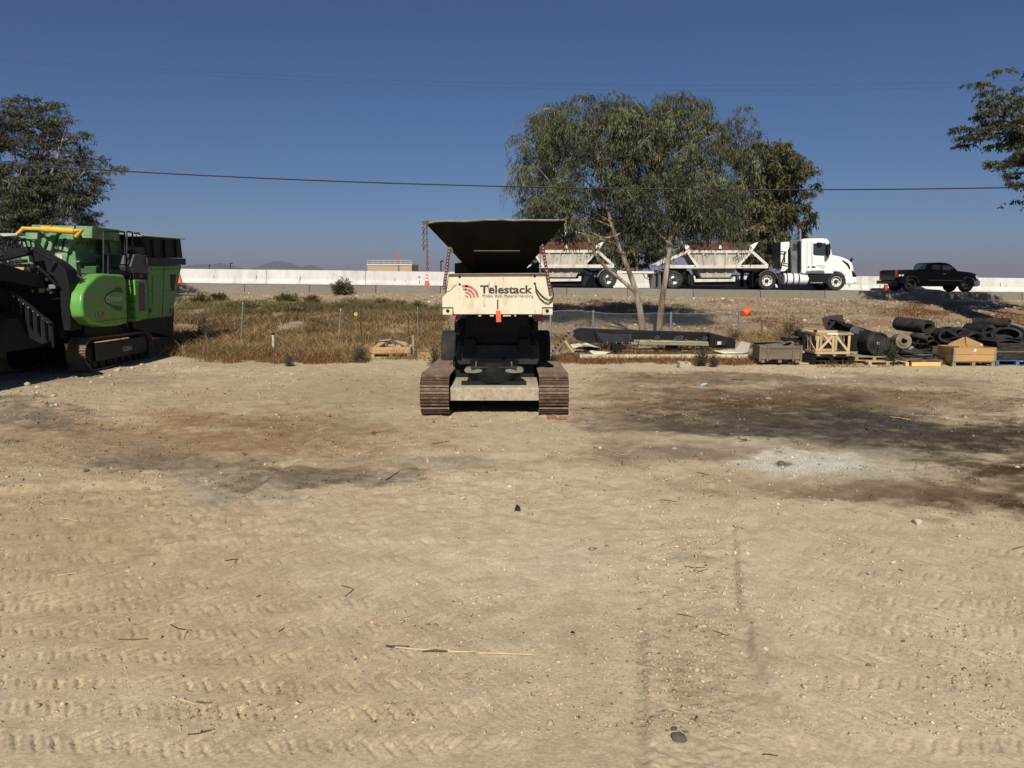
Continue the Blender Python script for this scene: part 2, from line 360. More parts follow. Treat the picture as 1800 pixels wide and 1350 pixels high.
def relief(x, y):
    n1 = fbm(x*.35, y*.35, 31, 4)-.5; n2 = fbm(x*1.7, y*1.7, 32, 4)-.5; n3 = fbm(x*9, y*9, 33, 3)-.5; n4 = fbm(x*28, y*28, 34, 2)-.5
    yard = 1-ss(20.5, 23, y)
    rough = ss(.40, .62, fbm(x*.28+9, y*.28, 35, 3)) * ss(5.5, 8.5, y)
    z = yard*(.07*n1 + (.012+.028*rough)*n2 + (.006+.026*rough)*n3 + (.005+.012*rough)*n4)
    # prints
    near = 1-ss(8.2, 9.5, y); I_ = (y < 9.6) & (np.abs(x) < 10); xn, yn = x[I_], y[I_]; zn = np.zeros(xn.shape)
    for k, (a_, b_, c_, hf, pr, xa, xb, dp_) in enumerate((
        (3.45,.03,.02,.20,.105,-3.4,-.2,.015),(3.80,.05,.02,.21,.11,-3.9,.2,.017),(4.12,.09,.025,.22,.115,-4.4,-.2,.019),(4.50,.12,.03,.21,.11,-4.7,.1,.016),
        (4.86,.13,.03,.22,.12,-5.2,-.5,.018),(5.25,.10,.02,.23,.12,-5.6,.1,.016),(5.66,.08,.02,.23,.12,-6.0,-.1,.018),(6.10,.06,.015,.24,.125,-6.4,-.6,.016),
        (6.55,.04,.012,.24,.13,-6.9,-.2,.017),(7.05,.02,.01,.25,.13,-7.4,-.8,.017),(7.6,.01,.008,.26,.14,-7.8,-1.2,.016),(4.3,-.25,.03,.22,.115,-4.4,-1.2,.012),(5.9,.30,.04,.22,.12,-6.0,-1.5,.012),
        (3.7,.02,.0,.2,.11,1.9,4.5,.012),(4.3,.03,.0,.22,.115,1.9,5.5,.014),(4.75,-.02,.01,.22,.115,2.1,6,.014),(5.2,-.05,.0,.23,.12,2.0,6.5,.015),(5.7,-.06,.0,.23,.12,2.2,7,.016),
        (6.2,-.05,.0,.24,.13,2.3,7.6,.015),(6.7,-.03,.0,.25,.13,2.4,8,.014),(7.3,-.05,.01,.26,.14,2.6,8.6,.014),(4.9,.12,.0,.22,.12,2.4,6.4,.010))):
        zn = zn + .85*lug(xn, yn, a_, b_, c_, hf, pr, xa, xb, dp_, k+1)
    z = z + 0*x; z[I_] += zn*near[I_]
    for P, d_, w_, nn in ((RUT_A, .018, .05, 41), (RUT_B, .028, .055, 42), (RUT_C, .06, .14, 43), (RUT_D, .03, .25, 44), (RUT_E, .035, .22, 45)):
        dist, sg = seg_dist(x, y, P)
        wob = .6+.8*fbm(x*3.1, y*3.1, nn, 3)
        rag_ = (dist*sg/w_ + .9*(fbm(x*4, y*4, nn+6, 3)-.5)); z = z + d_*1.5*wob*rag_*np.exp(-rag_**2)*(.3+1.2*fbm(x*11, y*11, nn+3, 3))
    px, py = proj(x, y, 0*x)
    lane = ss(1100, 1150, px)*(1-ss(1300, 1345, px))*ss(900, 960, py)
    z = z + lane*(.010*n3 + .009*n4 - .005)
    z = z + .16*np.exp(-(((px-30)/120)**2+((py-722)/26)**2))*(.6+.8*fbm(x*3, y*3, 51, 3))      # the heap by the crusher
    z = z + .05*np.exp(-(((px-470)/60)**2+((py-838)/16)**2))*(.4+1.2*fbm(x*4, y*4, 52, 3))
    z = z + .05*np.exp(-(((px-1300)/25)**2+((py-775)/8)**2))
    return z
def land(x, y):
    x = np.asarray(x, dtype=float); y = np.asarray(y, dtype=float)
    z = bank(x, y) + 0*x; I_ = (y > 2) & (y < 24)
    if I_.any(): z[I_] += relief(x[I_], y[I_])
    return z
def lz(x, y): return float(land(np.array([x]), np.array([y]))[0])
# --- one sheet from behind the camera to the horizon; finest where the camera looks
rows = [-400, -120, -40, -15, -6, -2, 0, 1.4, 2.2]
for k in np.arange(1420, 646, -1.7): rows.append(float(gnd(900, k).y))
rows = rows[:9] + [r for r in rows[9:] if r > 2.6]
yv = rows[-1]
while yv < 41.35: yv += .075; rows.append(yv)
rows += [41.6, 43, 50, 60, 70, 80, 95, 130, 200, 350, 700, 1500, 3500, 8000, 15000, 26000]
rows = np.array(rows)
inner = np.linspace(-1, 1, 690); outer = np.array([1.04, 1.12, 1.3, 1.7, 2.6, 4.5, 9, 20, 60])
cols = np.concatenate([-outer[::-1], inner, outer])
wid = .80*np.maximum(rows, 2.0)+2.0; wid = np.where(rows > 60, 50, wid); wid = np.where(rows > 400, 500, wid)
GX = wid[:, None]*cols[None, :]; GY = np.repeat(rows[:, None], len(cols), 1)
GX = np.clip(GX, -26000, 26000)
GZ = land(GX, GY)
# --- colour of the soil itself: sand, clay, oil stains, ash, gravel of the bank
PX, PY = proj(GX, GY, np.zeros_like(GX))
n1 = fbm(GX*.4, GY*.4, 61, 4)[..., None]; n2 = fbm(GX*2.2, GY*1.4, 62, 4)[..., None]; n3 = fbm(GX*11, GY*9, 63, 3)[..., None]
SAND = np.array((.495,.402,.268)); C = SAND*(.86+.28*n1)*(.90+.2*n2)*(.93+.14*n3)
C = C*np.ones(GX.shape+(1,))
def blot(cx, cy, rx, ry, col, amt, seed, hard=.25, sc=1.0):
    I = (np.abs(PX-cx) < rx*2) & (np.abs(PY-cy) < ry*2) & (GY < 24) & (GY > 2)
    x_, y_ = GX[I], GY[I]
    wob = 2.0*(fbm(x_*.9*sc, y_*1.1*sc, seed, 5, .6)-.5) + 1.2*(fbm(x_*5*sc, y_*6*sc, seed+5, 4, .65)-.5)
    d = np.sqrt(((PX[I]-cx)/rx)**2 + ((PY[I]-cy)/ry)**2) + wob
    m = (amt*(1-ss(1-hard*1.3, 1+hard*1.3, d))*np.clip(.25+1.35*fbm(x_*3.3, y_*4.5, seed+9, 5, .65), 0, 1))[:, None]
    C[I] = C[I]*(1-m) + np.array(col)*m*(.85+.3*n3[I])
for a in [(380,1000,620,230,(.40,.285,.165),.55,70,.6), (120,930,260,60,(.36,.245,.14),.5,71,.6),
          (420,770,320,46,(.26,.15,.07),.9,72,.55), (520,745,110,18,(.20,.125,.065),.5,73), (250,790,190,22,(.30,.22,.14),.6,172,.5),
          (130,780,180,30,(.33,.25,.165),.6,74,.5), (300,815,150,20,(.15,.118,.08),.75,75), (40,735,110,30,(.14,.115,.085),.85,76,.3),
          (400,865,95,30,(.27,.235,.17),.75,77,.4), (500,845,95,18,(.11,.083,.054),.85,78), (640,835,110,16,(.10,.078,.05),.9,79),
          (860,815,220,14,(.22,.17,.105),.6,80), (900,760,200,26,(.40,.33,.22),.5,81,.6), (620,720,90,60,(.36,.29,.19),.5,82,.6),
          (700,690,110,20,(.33,.25,.16),.5,182,.6), (330,690,220,26,(.37,.28,.175),.6,183,.6),
          (1330,712,250,32,(.115,.075,.042),1.0,83,.5), (1560,705,190,22,(.085,.052,.028),1.0,84,.45), (1410,745,230,26,(.045,.040,.036),1.0,85,.4),
          (1580,768,220,24,(.075,.062,.05),1.0,86,.45), (1730,770,150,34,(.06,.04,.024),1.0,87,.45), (1790,826,140,24,(.06,.036,.02),1.0,88,.45),
          (1190,745,140,18,(.10,.075,.05),.95,89,.45), (1090,720,45,70,(.235,.175,.105),.65,90,.5), (1230,665,150,10,(.14,.095,.055),.75,91),
          (1560,670,180,9,(.19,.13,.075),.6,92), (1400,690,170,10,(.17,.115,.065),.6,192), (1150,795,130,14,(.17,.13,.085),.7,93),
          (1300,790,200,16,(.20,.155,.10),.6,94), (1730,880,180,30,(.075,.046,.022),1.0,95,.45), (1560,862,180,18,(.15,.10,.055),.85,96),
          (1430,850,230,16,(.24,.175,.105),.5,97,.5), (1650,700,110,26,(.34,.26,.155),.55,98,.6),
          (1460,800,150,14,(.34,.29,.215),.7,99,.5), (1440,816,104,21,(.54,.50,.41),1.15,100,.2), (1560,830,90,14,(.42,.38,.31),.6,101,.5),
          (1330,778,40,7,(.44,.38,.28),.7,102), (1375,815,20,6,(.11,.075,.045),.85,103),
          (1220,1150,70,190,(.40,.32,.21),.5,104,.5), (1215,980,60,10,(.16,.12,.075),.6,105), (1130,1180,16,150,(.31,.26,.18),.55,106), (1340,1170,30,60,(.36,.30,.21),.4,107),
          (900,960,420,110,(.55,.465,.325),.8,108,.7), (380,640,120,12,(.36,.29,.19),.6,109), (150,660,170,16,(.31,.24,.16),.7,110,.4), (1210,1240,60,60,(.36,.28,.18),.4,111)]:
    blot(*a)
bk = (ss(22, 27, GY)*(1-ss(41, 42, GY)))[..., None]
bcol = np.array((.30,.235,.155))*(.72+.56*n2)*(.85+.3*n3)
red = (ss(.5, .62, fbm(GX*.22, GY*.35, 66, 3))*ss(26, 29, GY)*(1-ss(37.5, 40, GY)))[..., None]
bcol = bcol*(1-.5*red) + np.array((.23,.12,.06))*.5*red*(.7+.6*n3)
C = C*(1-bk) + bcol*bk
fr = ss(60, 200, GY)[..., None]; C = C*(1-fr) + np.array((.26,.21,.14))*fr
nr, nc = GX.shape
idx = np.arange(nr*nc).reshape(nr, nc)
F = np.stack([idx[:-1,:-1], idx[:-1,1:], idx[1:,1:], idx[1:,:-1]], -1).reshape(-1, 4)
m = bpy.data.materials.new('yard_soil'); m.use_nodes = True; t = m.node_tree; N = t.nodes; L = t.links
b = N['Principled BSDF']; b.inputs['Roughness'].default_value = .95; b.inputs['Specular IOR Level'].default_value = .1
a = N.new('ShaderNodeAttribute'); a.attribute_name = 'Col'; tc = N.new('ShaderNodeTexCoord')
def gno(sc, det, ro=.6):
    n = N.new('ShaderNodeTexNoise'); n.inputs['Scale'].default_value = sc; n.inputs['Detail'].default_value = det; n.inputs['Roughness'].default_value = ro
    L.new(tc.outputs['Object'], n.inputs['Vector']); return n.outputs['Fac']
mr = N.new('ShaderNodeMapRange'); mr.inputs['From Min'].default_value = .28; mr.inputs['From Max'].default_value = .72; mr.inputs['To Min'].default_value = .70; mr.inputs['To Max'].default_value = 1.26; L.new(gno(42, 8, .72), mr.inputs['Value'])
mr2 = N.new('ShaderNodeMapRange'); mr2.inputs['From Min'].default_value = .3; mr2.inputs['From Max'].default_value = .7; mr2.inputs['To Min'].default_value = .86; mr2.inputs['To Max'].default_value = 1.12; L.new(gno(3.4, 6), mr2.inputs['Value'])
mm = N.new('ShaderNodeMath'); mm.operation = 'MULTIPLY'; L.new(mr.outputs[0], mm.inputs[0]); L.new(mr2.outputs[0], mm.inputs[1])
vs_ = N.new('ShaderNodeVectorMath'); vs_.operation = 'SCALE'; L.new(a.outputs['Color'], vs_.inputs[0]); L.new(mm.outputs[0], vs_.inputs['Scale']); L.new(vs_.outputs[0], b.inputs['Base Color'])
bp = N.new('ShaderNodeBump'); bp.inputs['Strength'].default_value = .55; bp.inputs['Distance'].default_value = .012; L.new(gno(60, 8, .7), bp.inputs['Height']); L.new(bp.outputs[0], b.inputs['Normal'])
V = np.stack([GX, GY, GZ], -1).reshape(-1, 3)
struct(link('ground', npmesh('ground', V, F, C.reshape(-1, 3), smooth=True), m))

# ================================================================== highway
RD0, RD1 = 41.75, 64.0
def rz(x): return float(road_z(np.array(x)))
XS = np.linspace(-120, 120, 61)
mb = MB()
for x0, x1 in zip(XS[:-1], XS[1:]):
    mb.add([(x0,RD0,rz(x0)), (x1,RD0,rz(x1)), (x1,RD1,rz(x1)), (x0,RD1,rz(x0))], [(0,1,2,3)])
mb.add([(-120,RD0,rz(-120)), (-120,RD0,0), (120,RD0,0), (120,RD0,rz(120))], [(0,1,2,3)])
mb.add([(-120,RD1,rz(-120)), (-120,RD1,0), (120,RD1,0), (120,RD1,rz(120))], [(3,2,1,0)])
M_ASPH = mat('worn_asphalt', (.055,.053,.05), .9, var=.2, scale=1.2, dirt=(.10,.09,.075), dirt_amt=.3, bump=.3, bscale=60)
hw = struct(mb.build('highway', M_ASPH))
M_LINE = mat('road_line_paint', (.72,.71,.66), .7, var=.15, dirt=(.35,.33,.29), dirt_amt=.3)
for y0 in (42.25, 45.35):
    mb = MB()
    for x0, x1 in zip(XS[:-1], XS[1:]):
        mb.add([(x0,y0,rz(x0)+.005), (x1,y0,rz(x1)+.005), (x1,y0+.14,rz(x1)+.005), (x0,y0+.14,rz(x0)+.005)], [(0,1,2,3)])
    mb.build('edge_line', M_LINE, hw)
kb = bpy.data.objects.new('kerb', None); COL.objects.link(kb); struct(kb); kb['_o'] = (0,0,0)
x = -60.0; k = 0
while x < 62:
    L_ = 3.55 + rnd.uniform(-.25, .25); za = rz(x+.02); zb = rz(x+L_-.02); dz = rnd.uniform(-.02, .01); dy = rnd.uniform(-.02, .02)
    mb = MB(); prof = [(41.28+dy, -.62), (41.42+dy, -.05+dz), (41.50+dy, .012+dz), (41.765, .012+dz), (41.765, -.62)]
    P0 = [(x+.012, py, za+pz) for py, pz in prof]; P1 = [(x+L_-.012, py, zb+pz) for py, pz in prof]; n = len(prof)
    mb.add(P0+P1, [tuple(range(n)), tuple(range(2*n-1, n-1, -1))] + [(i, n+i, n+(i+1) % n, (i+1) % n) for i in range(n)])
    mb.build('kerb_stone', M_CONC, kb, smooth=20, bevel=.012, seg=1); x += L_
br = thing('concrete_barrier', (0, 46.1, 0), 'long pale concrete median barrier running along the highway behind the trucks', 'barrier')
x = -70.0
while x < 72:
    L_ = 6.1; za = rz(x+.01); zb = rz(x+L_-.01); dz = rnd.uniform(-.006, .01); dy = rnd.uniform(-.012, .012)
    prof = [(45.82+dy, -.05), (45.84+dy, .08), (45.98+dy, .30), (46.03+dy, .86+dz), (46.19+dy, .86+dz), (46.24+dy, .30), (46.38+dy, .08), (46.40+dy, -.05)]
    P0 = [(x+.008, py, za+pz) for py, pz in prof]; P1 = [(x+L_-.008, py, zb+pz) for py, pz in prof]; n = len(prof)
    mb = MB(); mb.add(P0+P1, [tuple(range(n)), tuple(range(2*n-1, n-1, -1))] + [(i, n+i, n+(i+1) % n, (i+1) % n) for i in range(n)])
    mb.build('barrier_panel', M_BARRIER, br, smooth=15, bevel=.012, seg=1); x += L_
# tyre scrapes on the barrier: dark marks with a shape of their own
M_SCRAPE = mat('rubber_scrape', (.16,.155,.14), .9, var=.5, scale=9)
for px, py, h, wd in ((451,487,9,1.2),(528,492,12,1.6),(587,483,4,1),(694,492,7,1),(737,487,3,3),(738,496,5,2.2),(713,494,3,1),(376,487,7,.8),(1546,503,5,1.5),(1758,500,8,1),(1768,502,5,1),(1492,502,6,2),(640,488,14,.6)):
    p = at(px, py, 46.0); sc_ = 46.0/1300
    mb = MB(); nn = 7
    yb = lambda z: np.interp(z-rz(p.x), [.08,.30,.86], [45.82,45.955,46.012])
    vv = []
    for i in range(nn+1):
        z = p.z + h*sc_*(.5-i/nn); ww = wd*sc_*(.25+.75*math.sin(math.pi*(i+.6)/(nn+1.2)))*rnd.uniform(.5, 1.2); off = rnd.uniform(-.4, .4)*wd*sc_
        vv += [(p.x+off-ww/2, yb(z)-.004, z), (p.x+off+ww/2, yb(z)-.004, z)]
    mb.add(vv, [(2*i+2, 2*i+3, 2*i+1, 2*i) for i in range(nn)]); mb.build('scrape', M_SCRAPE, br, smooth=0)

# ================================================================== far land
def ridge(name, D, pts, col, depth, seed):
    P = [at(px, py, D) for px, py in pts]; xs = np.array([p.x for p in P]); zs = np.array([p.z for p in P])
    X = np.linspace(xs[0], xs[-1], 160); Z0 = np.interp(X, xs, zs); T = np.linspace(-1, 1, 30)
    gx, gt = np.meshgrid(X, T, indexing='ij'); z0 = np.repeat(Z0[:, None], len(T), 1)
    n = fbm(gx/(D*.02), gt*4, seed, 5)
    h = (z0+20)*(1-np.abs(gt)**1.3)*(.75+.3*n*(1-np.exp(-np.abs(gt)*8))+.25*np.exp(-np.abs(gt)*8)) - 20
    gy = D + gt*depth; V = np.stack([gx, gy, h], -1).reshape(-1, 3); a, b_ = gx.shape; I = np.arange(a*b_).reshape(a, b_)
    F = np.stack([I[:-1,:-1], I[1:,:-1], I[1:,1:], I[:-1,1:]], -1).reshape(-1, 4)
    return struct(link(name, npmesh(name, V, F, smooth=True), mat('dry_hillside', (.07,.07,.06), .95, var=.3, scale=.004)))
ridge('hills', 9000, [(280,482),(318,470),(340,464),(360,463),(372,465),(388,461),(402,465),(424,470),(440,478)], 0, 900, 3)
ridge('hills', 10500, [(420,480),(448,470),(466,463),(480,459),(492,458),(506,461),(520,465),(531,470),(538,466),(548,465),(560,470),(580,478)], 0, 1000, 4)
ridge('hills', 12000, [(560,486),(640,483),(720,476),(745,475),(770,479),(840,484),(1000,486)], 0, 1200, 5)
ridge('hills', 14000, [(-900,480),(-500,468),(0,476),(200,480),(280,484)], 0, 1500, 6)
hz = MB(); hz.bb(-20000, 20000, -16000, 20000, -30, 345)
m = bpy.data.materials.new('haze_air'); m.use_nodes = True; t = m.node_tree; t.nodes.clear()
pv = t.nodes.new('ShaderNodeVolumePrincipled'); pv.inputs['Color'].default_value = (.48,.46,.58,1); pv.inputs['Density'].default_value = 9.0e-5; pv.inputs['Anisotropy'].default_value = .0
mo = t.nodes.new('ShaderNodeOutputMaterial'); t.links.new(pv.outputs[0], mo.inputs['Volume'])
HAZE = stuff(hz.build('haze', m, smooth=0))
# ================================================================== lettering helpers
def text_fit(s, p0, p1, base, cap, M3, org, bold=0.0, depth=.003, shear=0.0):
    """Lettering from p0 to p1 along its own x, baseline to capital height set in metres. M3: columns x, y, z of the text in the world."""
    q = text_mb(s, 1.0, Matrix.Identity(4), bold, 0.0, shear=shear)
    xs = [v[0] for v in q.v]; x0, x1 = min(xs), max(xs)
    capq = text_mb('T', 1.0, Matrix.Identity(4), bold, 0.0); ch = max(v[1] for v in capq.v)
    kx = (p1-p0)/(x1-x0); ky = (cap-base)/ch; mb = MB(); n = len(q.v); O = Vector(org)
    top = [O + M3[0]*((v[0]-x0)*kx+p0) + M3[1]*(v[1]*ky+base) + M3[2]*depth for v in q.v]
    mb.v = [tuple(v) for v in top]; mb.f = list(q.f)
    return mb
FRONT = (Vector((1,0,0)), Vector((0,0,1)), Vector((0,-1,0)))
RIGHT = (Vector((0,1,0)), Vector((0,0,1)), Vector((1,0,0)))
def chain_mb(p0, L, link_l=.06, r=.007, seed=1):
    mb = MB(); n = int(L/(link_l*.78)); p = Vector(p0); rr = random.Random(seed)
    for i in range(n):
        c = p + Vector((rr.uniform(-.004,.004), rr.uniform(-.004,.004), -i*link_l*.78)); a = rr.uniform(-.3,.3) + (math.pi/2 if i % 2 else 0)
        pts = []
        for k in range(8):
            t = 2*math.pi*k/8
            pts.append(c + Vector((math.cos(t)*link_l*.3*math.cos(a), math.cos(t)*link_l*.3*math.sin(a), math.sin(t)*link_l*.5)))
        mb.tube(pts, r, 4, closed=True)
    return mb
def tyre_prof(r, w):
    return [(r*.56,-w*.36),(r*.62,-w*.47),(r*.80,-w*.5),(r*.93,-w*.47),(r*.985,-w*.38),(r,-w*.25),(r*.985,-w*.2),(r*.985,-w*.17),(r,-w*.15),(r,-w*.05),(r*.985,-w*.03),(r*.985,w*.03),(r,w*.05),
            (r,w*.15),(r*.985,w*.17),(r*.985,w*.2),(r,w*.25),(r*.985,w*.38),(r*.93,w*.47),(r*.80,w*.5),(r*.62,w*.47),(r*.56,w*.36)]
def wheel(parent, c, r, w, axis, rimmat, out=-1, n=28, holes=8, dual=False, name='wheel'):
    """tyre (part) with rim, hub and hand holes as sub-parts; out = side the face looks to along the axis"""
    c = Vector(c); ax = Vector(axis)
    mb = MB(); mb.lathe(tyre_prof(r, w), c, ax, n, closed=True)
    if dual: mb.lathe(tyre_prof(r, w), c - ax*out*(w*1.15), ax, n, closed=True)
    ty = mb.build(name, M_RUBBER, parent, smooth=40)
    o = out; rim = MB()
    rim.lathe([(r*.585, o*w*.40),(r*.56, o*w*.43),(r*.53, o*w*.36),(r*.50, o*w*.02),(r*.34, -o*w*.06),(r*.24, o*w*.02),(r*.21, o*w*.06)], c, ax, n, caps=False)
    rm = rim.build('rim', rimmat, ty, org=Vector(ty['_o']), smooth=30)
    hu = MB(); hu.lathe([(r*.225, o*w*.03),(r*.20, o*w*.26),(r*.12, o*w*.32),(.001, o*w*.33)], c, ax, 14); hu.build('hub', M_DGREY, ty, org=Vector(ty['_o']))
    hb = MB(); u = Vector((0,0,1)); v = ax.cross(u)
    for k in range(holes):
        t = 2*math.pi*(k+.5)/holes; p = c - ax*(o*w*.02) + (u*math.cos(t)+v*math.sin(t))*r*.42
        hb.lathe([(r*.07,-.012),(r*.07,.012)], p, ax, 8)
    stuff(hb.build('hand_hole', M_PLAST, ty, org=Vector(ty['_o'])))
    return ty
def track_path(y0, y1, z0, rf, rr, n):
    """points, normals along a crawler track loop in the y-z plane; front circle rf at y0, rear circle rr at y1"""
    cf = (y0+rf, z0+rf); cr = (y1-rr, z0+rr); pts = []
    def arc(c, r, a0, a1, k): return [((c[0]+r*math.cos(a0+(a1-a0)*i/k), c[1]+r*math.sin(a0+(a1-a0)*i/k)), (math.cos(a0+(a1-a0)*i/k), math.sin(a0+(a1-a0)*i/k))) for i in range(k+1)]
    path = arc(cf, rf, math.pi*1.5, math.pi*.5, 40) + arc(cr, rr, math.pi*.5, -math.pi*.5, 40)
    P = [Vector((0, p[0], p[1])) for p, _ in path]; P.append(P[0]); L = [0]
    for a, b_ in zip(P[:-1], P[1:]): L.append(L[-1]+(b_-a).length)
    tot = L[-1]; res = []
    for i in range(n):
        d = tot*(i+.35)/n; j = max(k for k in range(len(L)-1) if L[k] <= d); f = (d-L[j])/max(1e-6, L[j+1]-L[j])
        p = P[j].lerp(P[j+1], f); tg = (P[(j+1) % len(P)]-P[j]).normalized()
        res.append((p, tg))
    return res, tot/n
def crawler(parent, xc, w, y0, y1, z0, rf, rr, n, padmat, framemat, org, sag=0):
    mb = MB(); zc = z0 + (rf+rr)/2
    mb.prism([(xc-w*.22, y0+rf*.9, z0+rf*.45), (xc-w*.22, y1-rr*.9, z0+rr*.45), (xc-w*.22, y1-rr*.9, z0+rr*1.55), (xc-w*.22, y0+rf*.9, z0+rf*1.55)], (w*.44,0,0))
    k = int((y1-y0)/.42)
    for i in range(k):
        y = y0+rf + (y1-y0-rf-rr)*(i+.5)/k
        mb.lathe([(.10,-w*.3),(.13,-w*.3),(.13,w*.3),(.10,w*.3)], (xc, y, z0+.17), (1,0,0), 12)
    fr = mb.build('crawler_track', framemat, parent, org=org, bevel=.01)
    for c, r in (((xc, y0+rf, z0+rf), rf), ((xc, y1-rr, z0+rr), rr)):
        im = MB(); im.lathe([(.05,-w*.36),(r*.5,-w*.33),(r*.55,-w*.26),(r*.86,-w*.26),(r*.86,w*.26),(r*.55,w*.26),(r*.5,w*.33),(.05,w*.36)], c, (1,0,0), 22)
        im.build('idler', framemat, fr, org=org)
    path, pitch = track_path(y0, y1, z0, rf, rr, n)
    pm = MB(); hp = pitch*.46
    pm.box((0,0,-.028), (w, hp*2, .02))
    for g in (-.72, -.06, .6):
        pm.prism([(-w/2, g*hp-.017, -.02), (-w/2, g*hp+.017, -.02), (-w/2, g*hp+.007, .016), (-w/2, g*hp-.007, .016)], (w,0,0))
    for sx in (-1, 1):
        pm.box((sx*w*.11, hp*.28, -.008), (.034, .03, .024))
    pm.box((0, 0, -.065), (w*.3, hp*1.7, .055))
    hole = None
    me0 = None
    for i, (p, tg) in enumerate(path):
        nrm = Vector((0, -tg.z, tg.y)) * -1
        cz = Vector((0, p.y-(y0+y1)/2, p.z-zc))
        mid = Vector((0, min(max(p.y, y0+rf), y1-rr), zc))
        if (p-mid).dot(nrm) < 0: nrm = -nrm
        M = Matrix((Vector((1,0,0)), tg, nrm)).transposed().to_4x4()
        if M.determinant() < 0: M = Matrix((Vector((-1,0,0)), tg, nrm)).transposed().to_4x4()
        M.translation = Vector((xc, p.y, p.z)) - Vector(org)
        if me0 is None:
            o = pm.build('track_pad', padmat, fr, org=(0,0,0), smooth=25); me0 = o.data
        else:
            o = link('track_pad', me0, None, fr)
        o.matrix_local = M
    return fr

# ================================================================== cream track feeder with hopper, centre of the yard
D0 = 13.0
def A(px, py, d=D0): return at(px, py, d)
fo = Vector((A(869, 733).x, 14.6, 0)); FE = thing('track_feeder', fo, 'cream tracked hopper feeder with black tapered hopper and red lettered front panel', 'feeder machine')
PXM = (A(901,600).x-A(900,600).x)                       # metres per pixel at the front panel
for a, b_ in ((738, 789), (948, 1000)):
    xa, xb = A(a, 700).x, A(b_, 700).x
    crawler(FE, (xa+xb)/2, xb-xa, 12.98, 16.3, .0, .365, .33, 36, M_RUST, M_BLACK, fo)
mb = MB(); yb0, yb1 = 13.22, 14.5                     # cross beam between the tracks
zb0, zb1 = at(869,704.5,yb0).z, at(869,681.5,yb0).z; xa, xb = at(789.5,690,yb0).x, at(947.5,690,yb0).x
mb.prism([(xa,yb0,zb0),(xa,yb0,zb1-.02),(xa,yb0+.03,zb1),(xa,yb1,zb1+.02),(xa,yb1,zb0)], (xb-xa,0,0))
mb.build('cross_beam', M_BEAM, FE, bevel=.012)
mb = MB(); yc = 13.95; xc = at(869,660,yc).x
mb.bb(xc-.60, xc+.60, 13.5, 13.62, zb1-.005, zb1+.075); mb.build('stop_plate', M_BLACK, FE, bevel=.005)
mb = MB(); mb.lathe([(.30,zb1+.04),(.50,zb1+.06),(.54,zb1+.20),(.46,zb1+.26),(.46,zb1+.42),(.0001,zb1+.42)], (xc,yc,0), (0,0,1), 32)
sw = mb.build('slew_ring', M_BLACK, FE)
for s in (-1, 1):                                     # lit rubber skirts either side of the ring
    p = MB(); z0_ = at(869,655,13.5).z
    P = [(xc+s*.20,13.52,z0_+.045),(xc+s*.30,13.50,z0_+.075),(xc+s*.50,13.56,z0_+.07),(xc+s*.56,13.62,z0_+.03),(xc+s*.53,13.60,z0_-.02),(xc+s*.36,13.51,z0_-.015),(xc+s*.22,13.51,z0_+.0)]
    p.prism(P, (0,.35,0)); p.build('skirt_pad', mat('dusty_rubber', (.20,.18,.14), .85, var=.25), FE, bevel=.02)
    q = MB(); q.tube([(xc+s*.335,13.55,z0_+.08),(xc+s*.325,13.56,z0_+.20)], .012, 6); q.build('grease_nipple', M_CHROME, FE)
mb = MB(); z0_ = at(869,649,13.5).z; mb.bb(xc-.42, xc+.42, 13.50, 13.9, z0_+.012, z0_+.045); mb.build('ring_plate', M_DGREY, FE, bevel=.005)
# dark body under the hopper
mb = MB(); mb.bb(at(797,690,14.55).x, at(940,690,14.55).x, 14.52, 16.2, .22, .92); mb.build('dark_gap_filler', M_BLACK, FE, bevel=.02)  # black block added to darken the open gaps beneath the machine
yf = 14.25; mb = MB()
P = [at(801,628,yf), at(803,606,yf), at(946,606,yf), at(950,628,yf), at(944,641,yf), at(806,641,yf)]
mb.prism(P, (0,1.6,0)); mb.build('slew_frame', M_DGREY, FE, bevel=.02)
mb = MB(); P = [at(819,612,14.4), at(820,545,14.4), at(928,545,14.4), at(930,612,14.4)]; mb.prism(P, (0,5.5,0)); mb.build('feeder_body', M_BLACK, FE, bevel=.015)
mb = MB(); P = [at(816,622,14.15), at(816,596,14.15), at(836,596,14.15), at(836,622,14.15)]; mb.prism(P, (0,.3,0)); mb.build('pivot_bracket', M_BLACK, FE, bevel=.01)
mb = MB(); P = [at(912,622,14.15), at(912,596,14.15), at(932,596,14.15), at(932,622,14.15)]; mb.prism(P, (0,.3,0)); mb.build('pivot_bracket', M_BLACK, FE, bevel=.01)
mb = MB(); mb.bb(at(803,600,15.6).x, at(946,600,15.6).x, 15.6, 20.5, .75, 1.62); mb.build('chassis', M_BLACK, FE, bevel=.01)
mb = MB(); xl = at(869,560,14).x
mb.prism([(xl-.55,14.6,1.5),(xl-.55,21.5,2.3),(xl-.55,21.5,2.6),(xl-.55,14.6,1.9)], (1.1,0,0)); mb.build('discharge_boom', M_DGREY, FE, bevel=.01)
for px in (790.5, 953.5):
    c = at(px, 580, 17.3); wheel(FE, (c.x, 17.3, c.z-.525), .525, .34, (1,0,0), M_OXRED, out=-1 if px < 870 else 1)
mb = MB(); c0, c1 = at(795,580,17.3), at(950,580,17.3); mb.tube([(c0.x,17.3,c0.z-.525),(c1.x,17.3,c0.z-.525)], .08, 10); mb.build('axle', M_BLACK, FE)
for px, t0, t1 in ((803, 566, 584), (941, 561, 584)):
    mb = MB(); a0, a1 = at(px-4,t0,15.5), at(px+4,t1,15.5); mb.bb(a0.x,a1.x,15.45,15.57,a1.z,a0.z); mb.build('support_leg', mat('dark_oxide_paint', (.04,.010,.010), .6, var=.3), FE, bevel=.006)
